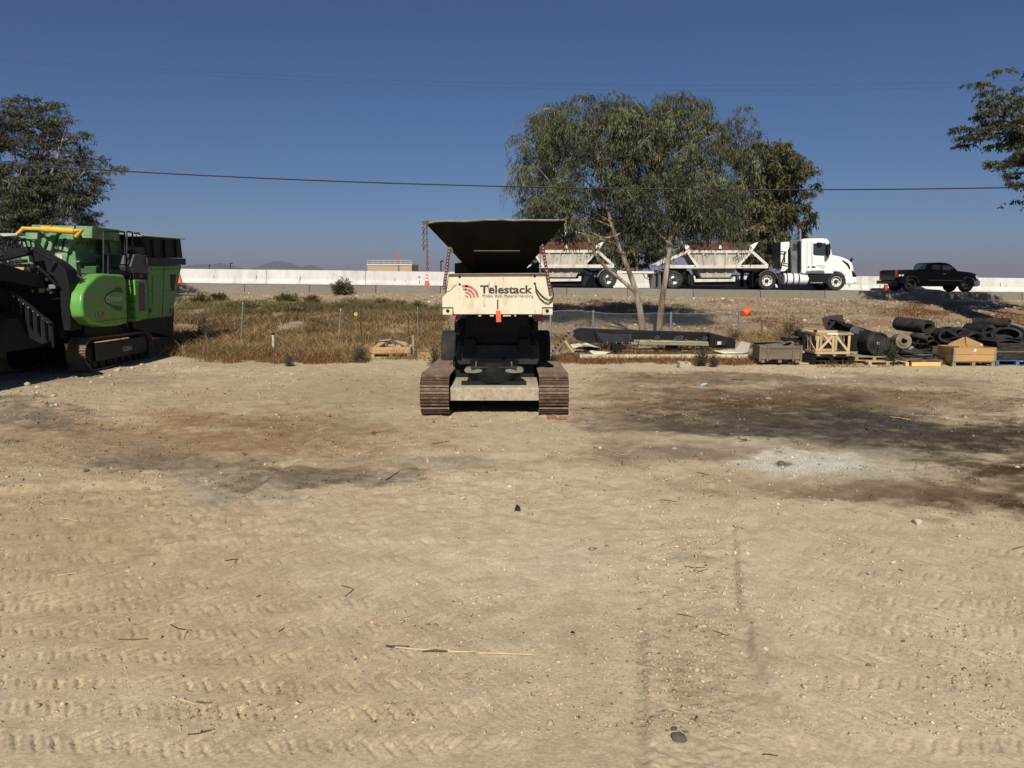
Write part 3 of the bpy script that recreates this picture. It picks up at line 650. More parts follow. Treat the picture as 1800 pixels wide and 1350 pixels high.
for px in (801, 945):
    c = at(px, 556, 14.6); mb = MB(); mb.lathe([(.001,-.03),(.10,-.03),(.10,.03),(.001,.03)], c, (0,1,0), 20); mb.build('reflector_disc', mat('faded_red_plastic', (.34,.10,.09), .5, var=.2), FE)
for px, x2 in ((806, 812), (938, 930)):
    mb = MB(); mb.bar(at(px,588,14.9), at(x2,572,14.9), .04, .04); mb.build('stay', M_DGREY, FE)
mb = MB(); mb.tube([at(802,556,14.3), at(800,566,14.3), at(804,574,14.3)], .012, 6)
mb.build('hydraulic_hose', M_DGREY, FE)
# front panel
dp = 13.12
def pp(*L): return [at(x, y, dp) for x, y in L]
mb = MB(); mb.prism(pp((788.5,482),(960.5,481),(962,487),(968.5,520),(972,522),(972,540.5),(954,540.5),(952.5,552.5),(797.5,552.5),(796,540.5),(777,540.5),(777.5,522),(781,519)), (0,.09,0))
fp = mb.build('front_panel', M_CREAM, FE, bevel=.008)
def flat(name, pts, m_, d=dp-.004, par=fp, th=.003):
    q = MB(); q.prism([at(x, y, d) for x, y in pts], (0, th, 0)); return q.build(name, m_, par, org=fo, smooth=0)
mb = MB(); mb.bar(at(787,481.5,dp-.01), at(961,480.5,dp-.01), .10, .012); mb.build('top_lip', mat('rust_edge', (.36,.27,.16), .8, var=.4), fp, org=fo)
for px, py in ((808,487),(808,499.7),(940,485.7),(940,498.5)):
    mb = MB(); mb.lathe([(.021,0),(.021,.008)], at(px,py,dp-.006), (0,1,0), 12); mb.build('bolt_hole', M_PLAST, fp, org=fo)
for x0, x1, cx in ((778,795.5,787), (953.5,971.5,962)):
    mb = MB(); mb.prism([at(x0,542.5,dp-.03), at(x1,542.5,dp-.03), at(x1,553.5,dp-.03), at(x0,553.5,dp-.03)], (0,.06,0)); lg = mb.build('lifting_lug', M_CREAM, fp, org=fo, bevel=.008)
    mb = MB(); mb.lathe([(.032,0),(.032,.01)], at(cx,546.5,dp-.036), (0,1,0), 14); mb.build('eye_hole', M_PLAST, fp, org=fo)
    flat('shadow_gap', [(x0-1,540.5),(x1+1.2,540.5),(x1+1.2,542.3),(x0-1,542.3)], M_PLAST, dp-.012)
flat('slot', [(873.8,527.5),(875,526.5),(876,528),(876,544),(873.8,544)], M_PLAST)
mb = MB(); mb.prism([at(871.5,546,dp-.03), at(880,546,dp-.03), at(881,566,dp-.03), at(872.5,566,dp-.03)], (0,.012,0)); mb.build('orange_flap', M_ORANGE, fp, org=fo)
for i, (x0, x1) in enumerate(((841,846),(861,868),(884,898),(904,907),(930,935))):
    q = MB(); q.prism([at(x0,552.5,dp+.03), at(x1,552.5,dp+.03), at(x1,556,dp+.03), at(x0,556,dp+.03)], (0,.03,0)); q.build('tab', M_CREAM, fp, org=fo)
M_INK = mat('black_lettering', (.02,.02,.02), .6, var=.3, scale=9, dirt=(.42,.36,.25), dirt_amt=.16, dirt_scale=24)
M_PINK = mat('faded_red_lettering', (.50,.09,.10), .6, var=.3, scale=7, dirt=(.55,.42,.33), dirt_amt=.3, dirt_scale=14)
def wx(px): return at(px, 510, dp).x
def wz(py): return at(900, py, dp).z
text_fit('Telestack', wx(844), wx(936), wz(515.5), wz(501.5), FRONT, (0,dp,0), bold=.028, depth=.004).build('lettering', M_INK, fp, org=fo, smooth=0)
for wd_, x0, x1 in (('Mobile',848,866.5),('Bulk',870,883),('Material',886,909),('Handling',911.5,937.5)):
    text_fit(wd_, wx(x0), wx(x1), wz(522.8), wz(517.4), FRONT, (0,dp,0), depth=.004).build('lettering', M_INK, fp, org=fo, smooth=0)
mb = MB(); ox, oz = 817.5, 524.0
for r0, r1, ext in ((24.5,20.5,0),(18,14.5,0),(12,9,0),(6,3,0)):
    arc = [(ox+r1*math.sin(t), oz-r1*math.cos(t)*.95) for t in np.linspace(1.5,.0,10)]; arc2 = [(ox+r0*math.sin(t), oz-r0*math.cos(t)*.95) for t in np.linspace(.0,1.5,10)]
    mb.prism([at(x,y,dp-.006) for x, y in arc2+arc], (0,.003,0))
mb.prism([at(x,y,dp-.006) for x, y in ((811,501),(823,501.5),(822,505),(812,505))], (0,.003,0)); mb.prism([at(x,y,dp-.006) for x, y in ((812.5,507),(820,507),(820,510.5),(815,510.5))], (0,.003,0))
mb.build('emblem', M_PINK, fp, org=fo, smooth=0)
for pts in (((941,499),(943,508),(950,517),(958,524),(966,527),(972,522),(973,515)), ((941,500),(942,512),(949,524),(957,531),(964,533),(970,529),(973,520),(970,500))):
    P = [at(x, y, dp-.03) for x, y in pts]; Q = []
    for i in range(len(P)-1):
        for k in range(4): Q.append(P[i].lerp(P[i+1], k/4))
    mb = MB(); mb.tube(Q+[P[-1]], .009, 6); mb.build('cable', M_WIRE, fp, org=fo)
mb = MB(); mb.tube([at(x,y,dp-.012) for x, y in ((781,511),(788,512),(794,508),(800,501),(803,500))], .004, 5); mb.tube([at(x,y,dp-.02) for x,y in ((781,507),(776,515),(772,522),(769,525))], .008, 5); mb.build('cable', M_PALE, fp, org=fo)
# hopper: four sloping plates, a lip, a door
hf, hbk, bf, bbk = 12.62, 15.7, 13.62, 14.9
RL, RR = at(750,389,hf), at(992,386,hf); BL, BR = at(834,481,bf), at(914,481,bf)
zr = (RL.z+RR.z)/2; zl = BL.z
RBL, RBR = Vector((RL.x,hbk,zr)), Vector((RR.x,hbk,zr)); BBL, BBR = Vector((BL.x,bbk,zl)), Vector((BR.x,bbk,zl))
def plate(name, pts, m_=M_BLACK, th=.03):
    n = (Vector(pts[1])-Vector(pts[0])).cross(Vector(pts[2])-Vector(pts[0])).normalized(); q = MB(); q.prism(pts, n*th); return q.build(name, m_, FE, bevel=.004)
M_HOP = mat('black_hopper_steel', (.005,.0045,.004), .6, 0, var=.5, scale=2, dirt=(.014,.010,.007), dirt_amt=.3, streak=(1,1,.3), spec=.12)
n_ = 14; rr = random.Random(4)
rag = [RL.lerp(RR, i/n_)+Vector((0,0,rr.uniform(-.012,.012)-(.03 if i in (0,) else 0))) for i in range(n_+1)]
plate('hopper_plate', [BL, BR]+rag[::-1], M_HOP); plate('hopper_plate', [BBL, RBL, RBR, BBR], M_HOP)
plate('hopper_plate', [BL, RL, RBL, BBL], M_HOP); plate('hopper_plate', [BR, BBR, RBR, RR], M_HOP)
mb = MB(); mb.tube(rag, .016, 5); mb.tube([RL, RBL, RBR, RR], .02, 5); mb.build('hopper_lip', mat('worn_steel_edge', (.24,.21,.16), .6, .3, var=.5, scale=8), FE)
def onf(px, py, off=.012):                            # a point on the sloping front plate
    n = (BR-BL).cross(RL-BL).normalized(); n = n if n.y < 0 else -n
    r = ray(px, py); P0 = BL + n*off; t = (P0-Vector((0,0,CAMH))).dot(n)/r.dot(n); return Vector((0,0,CAMH))+r*t
nf = (BR-BL).cross(RL-BL).normalized(); nf = nf if nf.y < 0 else -nf
mb = MB(); mb.prism([onf(835,478), onf(834,441.5), onf(913,441.5), onf(913,478)], nf*.03); hd = mb.build('hopper_door', M_HOP, FE, bevel=.006)
mb = MB(); mb.tube([onf(833,441,.05), onf(914,441,.05)], .012, 6); mb.build('door_hinge', mat('dull_dark_edge', (.07,.055,.04), .7), FE)
for px in (828.5,):
    mb = MB(); mb.bar(onf(px,412), onf(px,440), .012, .012); mb.build('weld_seam', M_HOP, FE)
for x0, x1, y0_ in ((799,836,455), (912,948,462)):
    mb = MB(); dq = 14.1
    if x0 < 860: P = [at(x0,482,dq), at(x0,463,dq), at(x0+13,461,dq), at(x1,482,dq)]
    else: P = [at(x0,482,dq), at(x1-8,462,dq), at(x1,462,dq), at(x1,482,dq)]
    mb.prism(P, (0,2.2,0)); mb.build('side_cover', M_DGREY, FE, bevel=.008)
mb = MB(); mb.bb(at(790,486,13.3).x, at(959,486,13.3).x, 13.21, 15.8, at(900,549,13.3).z, at(900,484,13.3).z); mb.build('feeder_box', M_BLACK, FE, bevel=.01)
for pts in (((791,428),(785.5,470),(780.5,508)), ((953,428),(960,470),(968,513))):
    mb = MB(); P = [at(x, y, 13.03) for x, y in pts]
    for a_, b2 in zip(P[:-1], P[1:]): mb.bar(a_, b2, .055, .02, up=(0,-1,0))
    lk = mb.build('link_bar', M_OXRED, FE, bevel=.003)
    mb = MB()
    for i in range(15):
        t = (i+.5)/15*2; k = int(t); p = P[k].lerp(P[k+1], t-k)
        mb.lathe([(.011,0),(.011,.006)], p+Vector((0,-.033,0)), (0,1,0), 8)
    mb.build('punched_hole', mat('pale_gap', (.42,.40,.36), .8), lk, org=fo)
    mb = MB(); q = P[0]; mb.prism([q+Vector((-.05,.0,-.16)), q+Vector((.06,0,-.16)), q+Vector((.02,0,.03)), q+Vector((-.02,0,.03))], (0,.05,0)); mb.build('link_bracket', M_OXRED, FE, bevel=.004)
    mb = MB(); mb.tube([P[0]+Vector((-.03,.02,.05)), P[0]+Vector((-.03,.02,-.5))], .012, 6); mb.build('lock_pin', M_STEEL, FE)
M_CHAIN = mat('rusty_chain', (.20,.115,.075), .7, .4, var=.4, scale=20)
chain_mb(at(744,392,hf), .50, seed=2).build('chain', M_CHAIN, FE); chain_mb(at(750,393,hf-.02), .80, seed=3).build('chain', M_CHAIN, FE)
chain_mb(at(994.5,386,hf), .32, seed=5).build('chain', M_STEEL, FE)
mb = MB(); mb.bar(at(742,391,hf), at(753,388,hf), .03, .02); mb.bar(at(990,385,hf), at(997,385,hf), .03, .02); mb.build('chain_hook', M_RUST, FE)
# ================================================================== green tracked crusher on the left
co_ = Vector((-12.2, 20.5, 0)); CR = thing('tracked_crusher', co_, 'green tracked jaw crusher with black feed hopper and folded black conveyor', 'crusher')
def Z(zx, zy): return zx/4.5, 370+zy/4.5             # reading of the enlarged photograph
def S(X, *L): return [side(*Z(*p), X) for p in L]
def B(d, *L): return [at(*Z(*p), d) for p in L]
def sp(name, X, th, pts, m_, bevel=.02, seg=2, par=None, smooth=35):
    q = MB(); q.prism(S(X, *pts), (-th,0,0)); return q.build(name, m_, par or CR, org=co_, bevel=bevel, seg=seg, smooth=smooth)
def fpz(name, d, th, pts, m_, bevel=.015, par=None):
    q = MB(); q.prism(B(d, *pts), (0,th,0)); return q.build(name, m_, par or CR, org=co_, bevel=bevel)
M_GDARK = mat('charcoal_panel', (.018,.019,.021), .5, var=.25, dirt=(.06,.052,.042), dirt_amt=.25, spec=.3)
tz = side(159,651,-11.05)
for xc in (-11.3, -13.35):
    crawler(CR, xc, .5, 19.05, 22.75, .02, .44, .42, 40, mat('dusty_track_steel', (.15,.125,.095), .6, .35, var=.35, scale=8, dirt=(.24,.19,.13), dirt_amt=.4, dirt_scale=6), M_BLACK, co_)
mb = MB(); mb.bb(-11.085,-11.06,19.55,22.3,.25,.72); fr_ = mb.build('track_side_plate', M_GDARK, CR, bevel=.01)
t0, t1 = side(*Z(975,1115),-11.05), side(*Z(1050,1110),-11.05)
text_fit('COBRA', t0.y, t1.y, t0.z, t0.z+.125, RIGHT, (-11.06,0,0), bold=.01, depth=.004).build('lettering', mat('white_lettering', (.62,.62,.6), .6, var=.2), fr_, org=co_, smooth=0)
mb = MB(); mb.bb(-13.3,-11.2,19.4,24.1,.75,1.25); mb.build('chassis', M_BLACK, CR, bevel=.02)
mb = MB(); mb.prism([(-11.0,21.5,1.0),(-11.0,24.0,.55),(-11.0,24.2,1.5),(-11.0,21.5,1.5)], (-2.2,0,0)); mb.build('belly_plate', M_BLACK, CR, bevel=.02)
# power unit, rear
pu = sp('engine_cover', -10.9, 2.5, [(1172,432),(1440,432),(1362,838),(1182,856)], M_GREEN, .04)
for pts, m_ in (([(1205,520),(1290,505),(1280,740),(1205,750)], M_GREEN), ([(1350,505),(1395,505),(1372,640),(1352,600)], M_PLAST)):
    q = MB(); q.prism(S(-10.895, *pts), (.012,0,0)); q.build('louvre_panel', m_, pu, org=co_, bevel=.004)
gv = S(-10.88, (1212,530),(1284,515))
for i in range(9):
    q = MB(); a0 = side(*Z(1212,535+i*23), -10.88); a1 = side(*Z(1280,525+i*23), -10.88); q.bar(a0, a1, .012, .03); q.build('louvre_slat', M_GREEN, pu, org=co_)
for zx in (1190, 1350):
    q = MB(); a0 = side(*Z(zx,790), -10.89); q.box(a0, (.02,.05,.14)); q.build('latch', M_PLAST, pu, org=co_)
sp('feeder_band', -10.84, 2.6, [(1168,372),(1470,380),(1473,430),(1168,434)], M_GDARK, .015)
q = MB(); P0 = S(-10.9, (1135,205),(1428,222),(1447,376),(1170,376)); P1 = [p+Vector((-2.45,0,0)) for p in P0]
q.add(P0+P1, [(3,2,1,0),(4,5,6,7),(0,1,5,4),(1,2,6,5),(2,3,7,6),(3,0,4,7)]); hp_ = q.build('feed_hopper', M_BLACK, CR, bevel=.02)
for zx in (1210, 1300, 1390):
    q = MB(); q.bar(side(*Z(zx,232),-10.87), side(*Z(zx+8,370),-10.87), .05, .05); q.build('hopper_rib', M_BLACK, hp_, org=co_)
q = MB(); P0 = S(-10.8, (1120,196),(1462,224)); P1 = S(-12.9, (1000,160),(1200,178))
a, b_ = P0; q.add([a, b_, b_+Vector((-2.5,0,.26)), a+Vector((-2.5,0,.26))] + [p+Vector((0,0,-.03)) for p in (a, b_, b_+Vector((-2.5,0,.26)), a+Vector((-2.5,0,.26)))], [(0,1,2,3),(7,6,5,4),(0,4,5,1),(1,5,6,2),(2,6,7,3),(3,7,4,0)])
q.build('hopper_flap', mat('dusty_pale_green', (.30,.36,.20), .6, var=.2, dirt=(.36,.32,.22), dirt_amt=.3), CR)
sp('control_cabinet', -10.86, .5, [(1066,548),(1165,545),(1176,852),(1082,880)], M_GREEN, .03)
q = MB(); q.prism(S(-10.855, (1098,572),(1146,570),(1150,790),(1104,800)), (.006,0,0)); q.build('instruction_label', mat('label_print', (.10,.10,.085), .7, var=.5, scale=14, dirt=(.28,.27,.22), dirt_amt=.3, dirt_scale=18), CR, smooth=0)
gb = sp('filter_box', -10.9, .8, [(1035,440),(1065,345),(1165,352),(1168,500),(1060,500)], mat('mid_grey_plastic', (.085,.09,.095), .5, var=.15), .03)
sp('filter_base', -10.9, .8, [(1060,502),(1168,502),(1165,545),(1060,545)], M_BLACK, .01)
q = MB(); q.prism(S(-10.895, (1098,505),(1130,505),(1130,530),(1098,530)), (.006,0,0)); q.build('warning_decal', mat('decal_red', (.35,.04,.04), .6), CR, smooth=0)
# rounded power hood with name
hd_ = sp('hood', -10.78, .44, [(650,655),(690,590),(775,508),(830,498),(985,508),(1003,545),(1015,893),(940,912),(830,920),(720,898),(660,840),(645,760)], M_GREEN, .16, 5, smooth=50)
q = MB(); q.prism(S(-10.775, (838,672),(920,612),(958,610),(975,650),(972,760),(952,795),(925,788),(840,735)), (.006,0,0)); q.build('emblem_panel', mat('dark_green_paint', (.03,.085,.02), .5), hd_, org=co_, smooth=0)
q = MB(); q.prism(S(-10.768, (850,668),(905,640),(975,655),(974,760),(905,752),(850,730)), (.006,0,0)); q.build('emblem_band', M_GREEN, hd_, org=co_, smooth=0)
c = side(*Z(853,702), -10.76); q = MB(); q.lathe([(.065,0),(.065,.008),(.10,.008),(.10,0)], c, (1,0,0), 6, closed=True)
for k in range(3):
    t = k*2.094; q.bar(c+Vector((.006,.03*math.cos(t),.03*math.sin(t))), c+Vector((.006,.07*math.cos(t+.6),.07*math.sin(t+.6))), .014, .004, up=(1,0,0))
q.build('emblem', MATS['white_lettering'], hd_, org=co_, smooth=0)
t0, t1 = side(*Z(878,716),-10.76), side(*Z(966,716),-10.76); t2 = side(*Z(878,684),-10.76)
text_fit('EVOQUIP', t0.y, t1.y, t0.z, t2.z, RIGHT, (-10.762,0,0), bold=.02, depth=.004).build('lettering', MATS['white_lettering'], hd_, org=co_, smooth=0)
for pts, m_ in (([(755,803),(768,798),(768,850),(755,850)], M_STEEL), ([(776,800),(806,798),(806,850),(776,850)], M_LGREEN), ([(812,802),(828,802),(828,832),(812,832)], M_ORANGE)):
    q = MB(); q.prism(S(-10.775, *pts), (.012,0,0)); q.build('lamp_bracket', m_, hd_, org=co_)
# ladder, platform and guard rails
mb = MB()
for i in range(5): mb.bar(side(*Z(1012,600+i*62),-10.95), side(*Z(1070,598+i*62),-10.95), .05, .025)
mb.build('ladder', M_GDARK, CR)
def rail(name, X, pts, r=.024):
    P = S(X, *pts); q = MB(); Q = [P[0]]
    for i in range(1, len(P)-1):                      # rounded bends
        a, b_, c = P[i-1], P[i], P[i+1]; k = .07
        pa = b_+(a-b_).normalized()*k; pc = b_+(c-b_).normalized()*k
        Q += [pa.lerp(b_, t).lerp(b_.lerp(pc, t), t) for t in (0,.33,.66,1)]
    q.tube(Q+[P[-1]], r, 8); return q.build(name, M_GDARK, CR)
rail('guard_rail', -11.05, [(818,495),(818,165),(985,168),(992,490)]); rail('guard_rail', -10.98, [(1003,500),(1003,165),(1048,172),(1055,520)]); rail('guard_rail', -10.95, [(1062,180),(1100,178),(1148,290),(1150,345)])
rail('guard_rail', -11.0, [(845,345),(990,348)]); rail('guard_rail', -11.0, [(862,430),(990,430)]); rail('guard_rail', -11.0, [(855,500),(855,340)])
sp('toe_board', -11.0, .03, [(862,445),(900,470),(995,475),(998,505),(865,495)], M_GDARK, .008)
mb = MB(); mb.prism(S(-11.05, (800,495),(1060,505),(1060,520),(800,512)), (-1.2,0,0)); mb.build('platform', M_GDARK, CR)
sp('rear_plate', -11.6, .06, [(815,170),(985,175),(985,345),(815,340)], M_LGREEN, .01)
sp('hatch', -11.5, .04, [(868,245),(930,250),(935,345),(890,340)], M_GREEN, .01)
mb = MB()
for zy in (210, 290, 345): mb.tube(S(-11.4, (765,zy),(812,zy)), .02, 6)
mb.tube(S(-11.4, (805,160),(808,500)), .025, 6); mb.tube(S(-11.5, (762,250),(775,330),(770,480)), .03, 6); mb.build('hose_bundle', M_BLACK, CR)
q = MB(); c = side(*Z(763,207), -11.5); q.box(c, (.2,.28,.17)); q.build('beacon_box', mat('dark_orange_plastic', (.40,.09,.03), .5), CR, bevel=.03)
# jaw tower
ft = 20.25
fpz('jaw_front', ft, .5, [(425,300),(465,195),(520,180),(578,190),(580,230),(535,330)], M_LGREEN)
fpz('jaw_front', ft+.05, .5, [(420,335),(535,332),(520,430),(490,450),(440,400)], M_LGREEN)
fpz('jaw_front', ft+.1, .5, [(535,485),(575,485),(552,600),(545,600)], M_LGREEN)
mb = MB(); P = [at(*Z(520,190),ft+.1), at(*Z(588,190),ft+.1), at(*Z(588,335),ft+.1), at(*Z(540,480),ft+.1), at(*Z(580,620),ft+.1), at(*Z(540,620),ft+.1), at(*Z(480,440),ft+.1)]
xR = at(*Z(588,300),ft+.1).x
mb.bb(xR-1.5, xR, ft+.12, ft+1.9, 1.0, at(*Z(500,185),ft).z); tw = mb.build('jaw_tower', M_LGREEN, CR, bevel=.03)
for zy in (405, 540):
    z_ = at(*Z(600,zy), ft+.3).z; q = MB(); q.bb(xR+.003, xR+.10, ft+.1, ft+1.8, z_-.02, z_+.02); q.build('stiffener', M_LGREEN, tw, org=co_, bevel=.005)
q = MB(); q.lathe([(.001,0),(.035,.0),(.035,.05),(.001,.05)], (xR+.05, ft+1.55, at(*Z(600,400),ft+1).z), (1,0,0), 8); q.build('pin', M_STEEL, tw, org=co_)
for zx in (480, 535):
    q = MB(); c = at(*Z(zx-28,272) if zx < 500 else Z(zx,272), ft-.03); q.tube([c+Vector((0,0,.09)), c+Vector((0,-.05,.07)), c+Vector((0,-.05,-.07)), c+Vector((0,0,-.09))], .014, 6); q.build('handle', M_GDARK, CR)
q = MB(); q.prism([at(*Z(*p), ft-.006) for p in ((497,215),(530,222),(528,232),(515,235),(500,310),(482,318),(495,262),(485,262),(503,230))], (0,.006,0)); q.build('emblem', M_PLAST, CR, smooth=0)
q = MB(); q.prism([at(*Z(*p), ft+.03) for p in ((448,345),(495,350),(490,395),(452,380))], (0,.006,0)); q.build('warning_decal', mat('pale_decal', (.55,.53,.42), .7, var=.4, scale=20), CR, smooth=0)
mb = MB(); mb.prism([at(*Z(*p), ft+.05) for p in ((250,112),(730,125),(728,220),(650,218),(640,180),(520,180),(430,235),(360,180),(250,150))], (0,1.4,0)); tp = mb.build('top_housing', M_LGREEN, CR, bevel=.015)
fpz('motor_box', ft-.35, .5, [(180,228),(205,160),(300,160),(292,228)], M_LGREEN); fpz('motor_box', ft-.2, .4, [(295,230),(305,155),(330,150),(365,240),(340,300)], M_LGREEN)
fpz('spring_arch', ft-.1, .2, [(350,180),(420,190),(440,160),(460,160),(420,240),(400,320),(360,310),(380,240),(345,215)], M_LGREEN)
mb = MB()
mb.tube([at(*Z(130,195),ft-.4), at(*Z(180,148),ft-.4)], .05, 10); mb.tube([at(*Z(175,142),ft-.4), at(*Z(335,146),ft-.4)], .05, 10); mb.tube([at(*Z(335,146),ft-.4), at(*Z(590,162),ft-.4)], .085, 12)
mb.tube([at(*Z(585,160),ft-.4), at(*Z(650,158),ft-.4), at(*Z(600,208),ft-.4)], .06, 10)
mb.build('hydraulic_cylinder', M_YELLOW, CR)
q = MB()
for zx in (350, 405, 590): q.tube([at(*Z(zx,150),ft-.4), at(*Z(zx+5,122),ft-.42)], .02, 6)
q.build('hydraulic_fitting', M_GDARK, CR)
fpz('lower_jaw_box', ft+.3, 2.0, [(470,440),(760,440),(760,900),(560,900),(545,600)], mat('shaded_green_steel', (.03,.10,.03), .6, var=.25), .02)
# folded conveyor and screens towards the camera, black
xk = -12.55
P = [(0,330),(90,300),(205,280),(225,320),(440,400),(510,470),(540,580),(545,900),(480,900),(470,600),(400,470),(225,400),(205,350),(0,392)]
def Kp(d, pts, th, m_=M_BLACK, name='conveyor_frame', bevel=.015): return fpz(name, d, th, pts, m_, bevel)
Kp(18.6, [(215,285),(300,330),(440,405),(515,470),(545,580),(560,950),(490,950),(470,600),(420,520),(300,440),(230,400)], .5)
Kp(18.0, [(-260,390),(0,325),(210,282),(222,330),(205,352),(0,395),(-260,450)], .22)
Kp(18.9, [(-260,430),(240,420),(470,600),(480,1010),(-260,1010)], .3, M_BLACK, 'conveyor_guard')
Kp(18.2, [(-200,560),(205,560),(212,545),(-200,548)], .3, M_STEEL, 'valve_shelf')
for pts, m_ in (([(0,460),(60,450),(60,540),(0,540)], M_STEEL), ([(75,400),(175,385),(178,410),(85,418)], M_STEEL), ([(85,450),(118,450),(118,545),(85,545)], M_DGREY), ([(180,455),(235,450),(240,500),(200,555),(160,550)], M_DGREY)):
    Kp(18.15, pts, .22, m_, 'valve_block', .02)
q = MB(); c = at(*Z(168,475), 18.05); q.lathe([(.001,-.12),(.085,-.12),(.085,.0),(.07,.1),(.001,.1)], c, (1,0,0), 12); q.build('filler_cap', mat('dull_yellow_plastic', (.42,.34,.08), .5), CR)
for k in range(6):
    q = MB(); x0 = -20+k*35; q.tube([at(*Z(x0,330-k*5),18.1), at(*Z(x0+20,240),18.3), at(*Z(x0+70,215+8*(k%3)),18.5), at(*Z(x0+120,240+10*(k%2)),18.6), at(*Z(x0+130,290),18.5)], .022, 6); q.build('hydraulic_hose', M_BLACK, CR)
q = MB(); q.prism([at(*Z(*p), 18.4) for p in ((0,180),(140,180),(135,195),(30,205),(0,195))], (0,.3,0)); q.build('guard_sheet', mat('pale_grey_sheet', (.45,.45,.42), .6, var=.1), CR, bevel=.005)
Kp(17.2, [(-200,600),(30,615),(90,640),(400,890),(405,1030),(330,1060),(215,1000),(140,860),(-200,830)], .12, mat('dark_belt_side', (.009,.0085,.008), .7, var=.3, dirt=(.025,.02,.017), dirt_amt=.3, spec=.2), 'conveyor_skirt')
mb = MB(); mb.bar(at(*Z(85,635),17.1), at(*Z(400,892),17.1), .10, .02); mb.build('conveyor_edge', M_GDARK, CR)
mb = MB(); mb.prism([(-14.6,15.2,.75),(-14.6,18.9,.75),(-14.6,18.9,1.5),(-14.6,15.2,1.9)], (2.9,0,0)); mb.build('conveyor_tray', M_BLACK, CR, bevel=.02)
mb = MB(); mb.prism([(-14.6,8.6,3.0),(-14.6,16.4,2.45),(-14.6,18.2,2.2),(-14.6,18.2,2.5),(-14.6,16.4,2.85),(-14.6,8.6,3.5)], (3.2,0,0)); mb.build('conveyor_boom', M_BLACK, CR, bevel=.02)  # lengthened out of view towards the camera to shade the left end
mb = MB()
for y_ in (16.0, 18.4): mb.bb(-13.6,-13.45,y_,y_+.12,0,1.0)
mb.build('support_leg', M_BLACK, CR)
q = MB(); c = at(*Z(525,1080),18.85); q.add([c+Vector((-.05,0,.09)), c+Vector((.05,0,.07)), c+Vector((-.01,0,-.1))], [(0,1,2)]); q.build('warning_decal', mat('pale_decal', (1,1,1)), CR, smooth=0)
for pts in ([(560,880),(585,890),(588,945),(575,950)], [(470,830),(500,815),(505,835),(480,855)]):
    Kp(19.0, pts, .04, M_STEEL, 'tie_down', .004)

# seams, bolts, decals and pipework
M_SEAM = mat('panel_seam', (.02,.045,.015), .7)
def seam(X, p0, p1, par=None, w_=.012):
    q = MB(); q.bar(side(*Z(*p0), X), side(*Z(*p1), X), .006, w_); q.build('panel_seam', M_SEAM, par or CR, org=co_)
seam(-10.893, (1180,640), (1400,628), pu); seam(-10.893, (1300,440), (1285,840), pu); seam(-10.893, (1190,470), (1430,462), pu); seam(-10.776, (760,880), (1005,850), hd_); seam(-10.776, (1003,560), (1010,880), hd_)
for X, pts, par in ((-10.89, [(1195,455),(1250,453),(1310,450),(1370,448),(1425,445),(1200,830),(1260,826),(1320,822),(1352,800),(1375,700),(1400,570)], pu), (-10.775, [(820,520),(900,522),(970,530),(990,620),(995,700),(1000,800),(850,900),(930,895)], hd_), (-10.85, [(1075,560),(1155,556),(1165,830),(1090,850)], None)):
    for p in pts:
        q = MB(); q.lathe([(.014,0),(.014,.01),(.007,.014),(.0001,.014)], side(*Z(*p), X), (1,0,0), 6); q.build('bolt_head', M_GDARK, par or CR, org=co_)
for i in range(7):
    for z_ in (2.2, 2.9, 3.4):
        q = MB(); q.lathe([(.022,0),(.022,.015),(.001,.015)], (xR+.004, ft+.25+.24*i, z_), (1,0,0), 6); q.build('bolt_head', M_GDARK, tw, org=co_)
for p in ((600,325),(640,335),(680,330)):
    q = MB(); c = at(*Z(*p), ft+.9); q.box((xR+.004, c.y+.3*(p[0]-600)/40, c.z), (.006,.12,.10)); q.build('warning_decal', MATS['pale_decal'], tw, org=co_)
rr = random.Random(31)
for k in range(16):                                     # hoses and pipes hanging in the jaw bay
    x0 = rr.uniform(470, 640); y0 = rr.uniform(420, 620); d_ = rr.uniform(18.9, 19.6); L_ = rr.uniform(120, 330)
    P = [at(*Z(x0+rr.uniform(-25,25)+18*math.sin(t*3+k), y0+L_*t), d_) for t in (0,.25,.5,.75,1)]
    q = MB(); q.tube(P, rr.choice((.018,.024,.03)), 6); q.build('hydraulic_hose', M_BLACK if k % 3 else M_DGREY, CR)
for k in range(9):
    x0 = rr.uniform(10, 430); y0 = rr.uniform(470, 640); w_ = rr.uniform(18, 60); h_ = rr.uniform(14, 50)
    Kp(18.55+.03*k, [(x0,y0),(x0+w_,y0-4),(x0+w_,y0+h_),(x0+4,y0+h_+3)], .2, rr.choice((M_BLACK,M_DGREY,M_STEEL)), 'valve_body', .01)
for k in range(6):
    y0 = 690+52*k; x0 = 110+62*k
    q = MB(); a_ = at(*Z(x0-8,y0-30), 17.12); b_ = at(*Z(x0+2,y0+130), 17.12); q.bar(a_, b_, .035, .05, up=(0,-1,0)); q.build('skirt_rib', M_BLACK, CR)
for k in range(8):
    q = MB(); q.lathe([(.018,0),(.018,.012),(.001,.012)], at(*Z(110+38*k, 680+29*k), 17.08), (0,-1,0), 6); q.build('bolt_head', M_STEEL, CR)
for p0, p1 in (((250,300),(425,395)), ((0,350),(200,312)), ((300,445),(455,600))):
    q = MB(); q.bar(at(*Z(*p0), 17.95), at(*Z(*p1), 18.5), .05, .05); q.build('frame_edge', mat('worn_black_edge', (.06,.06,.06), .5, var=.4), CR)
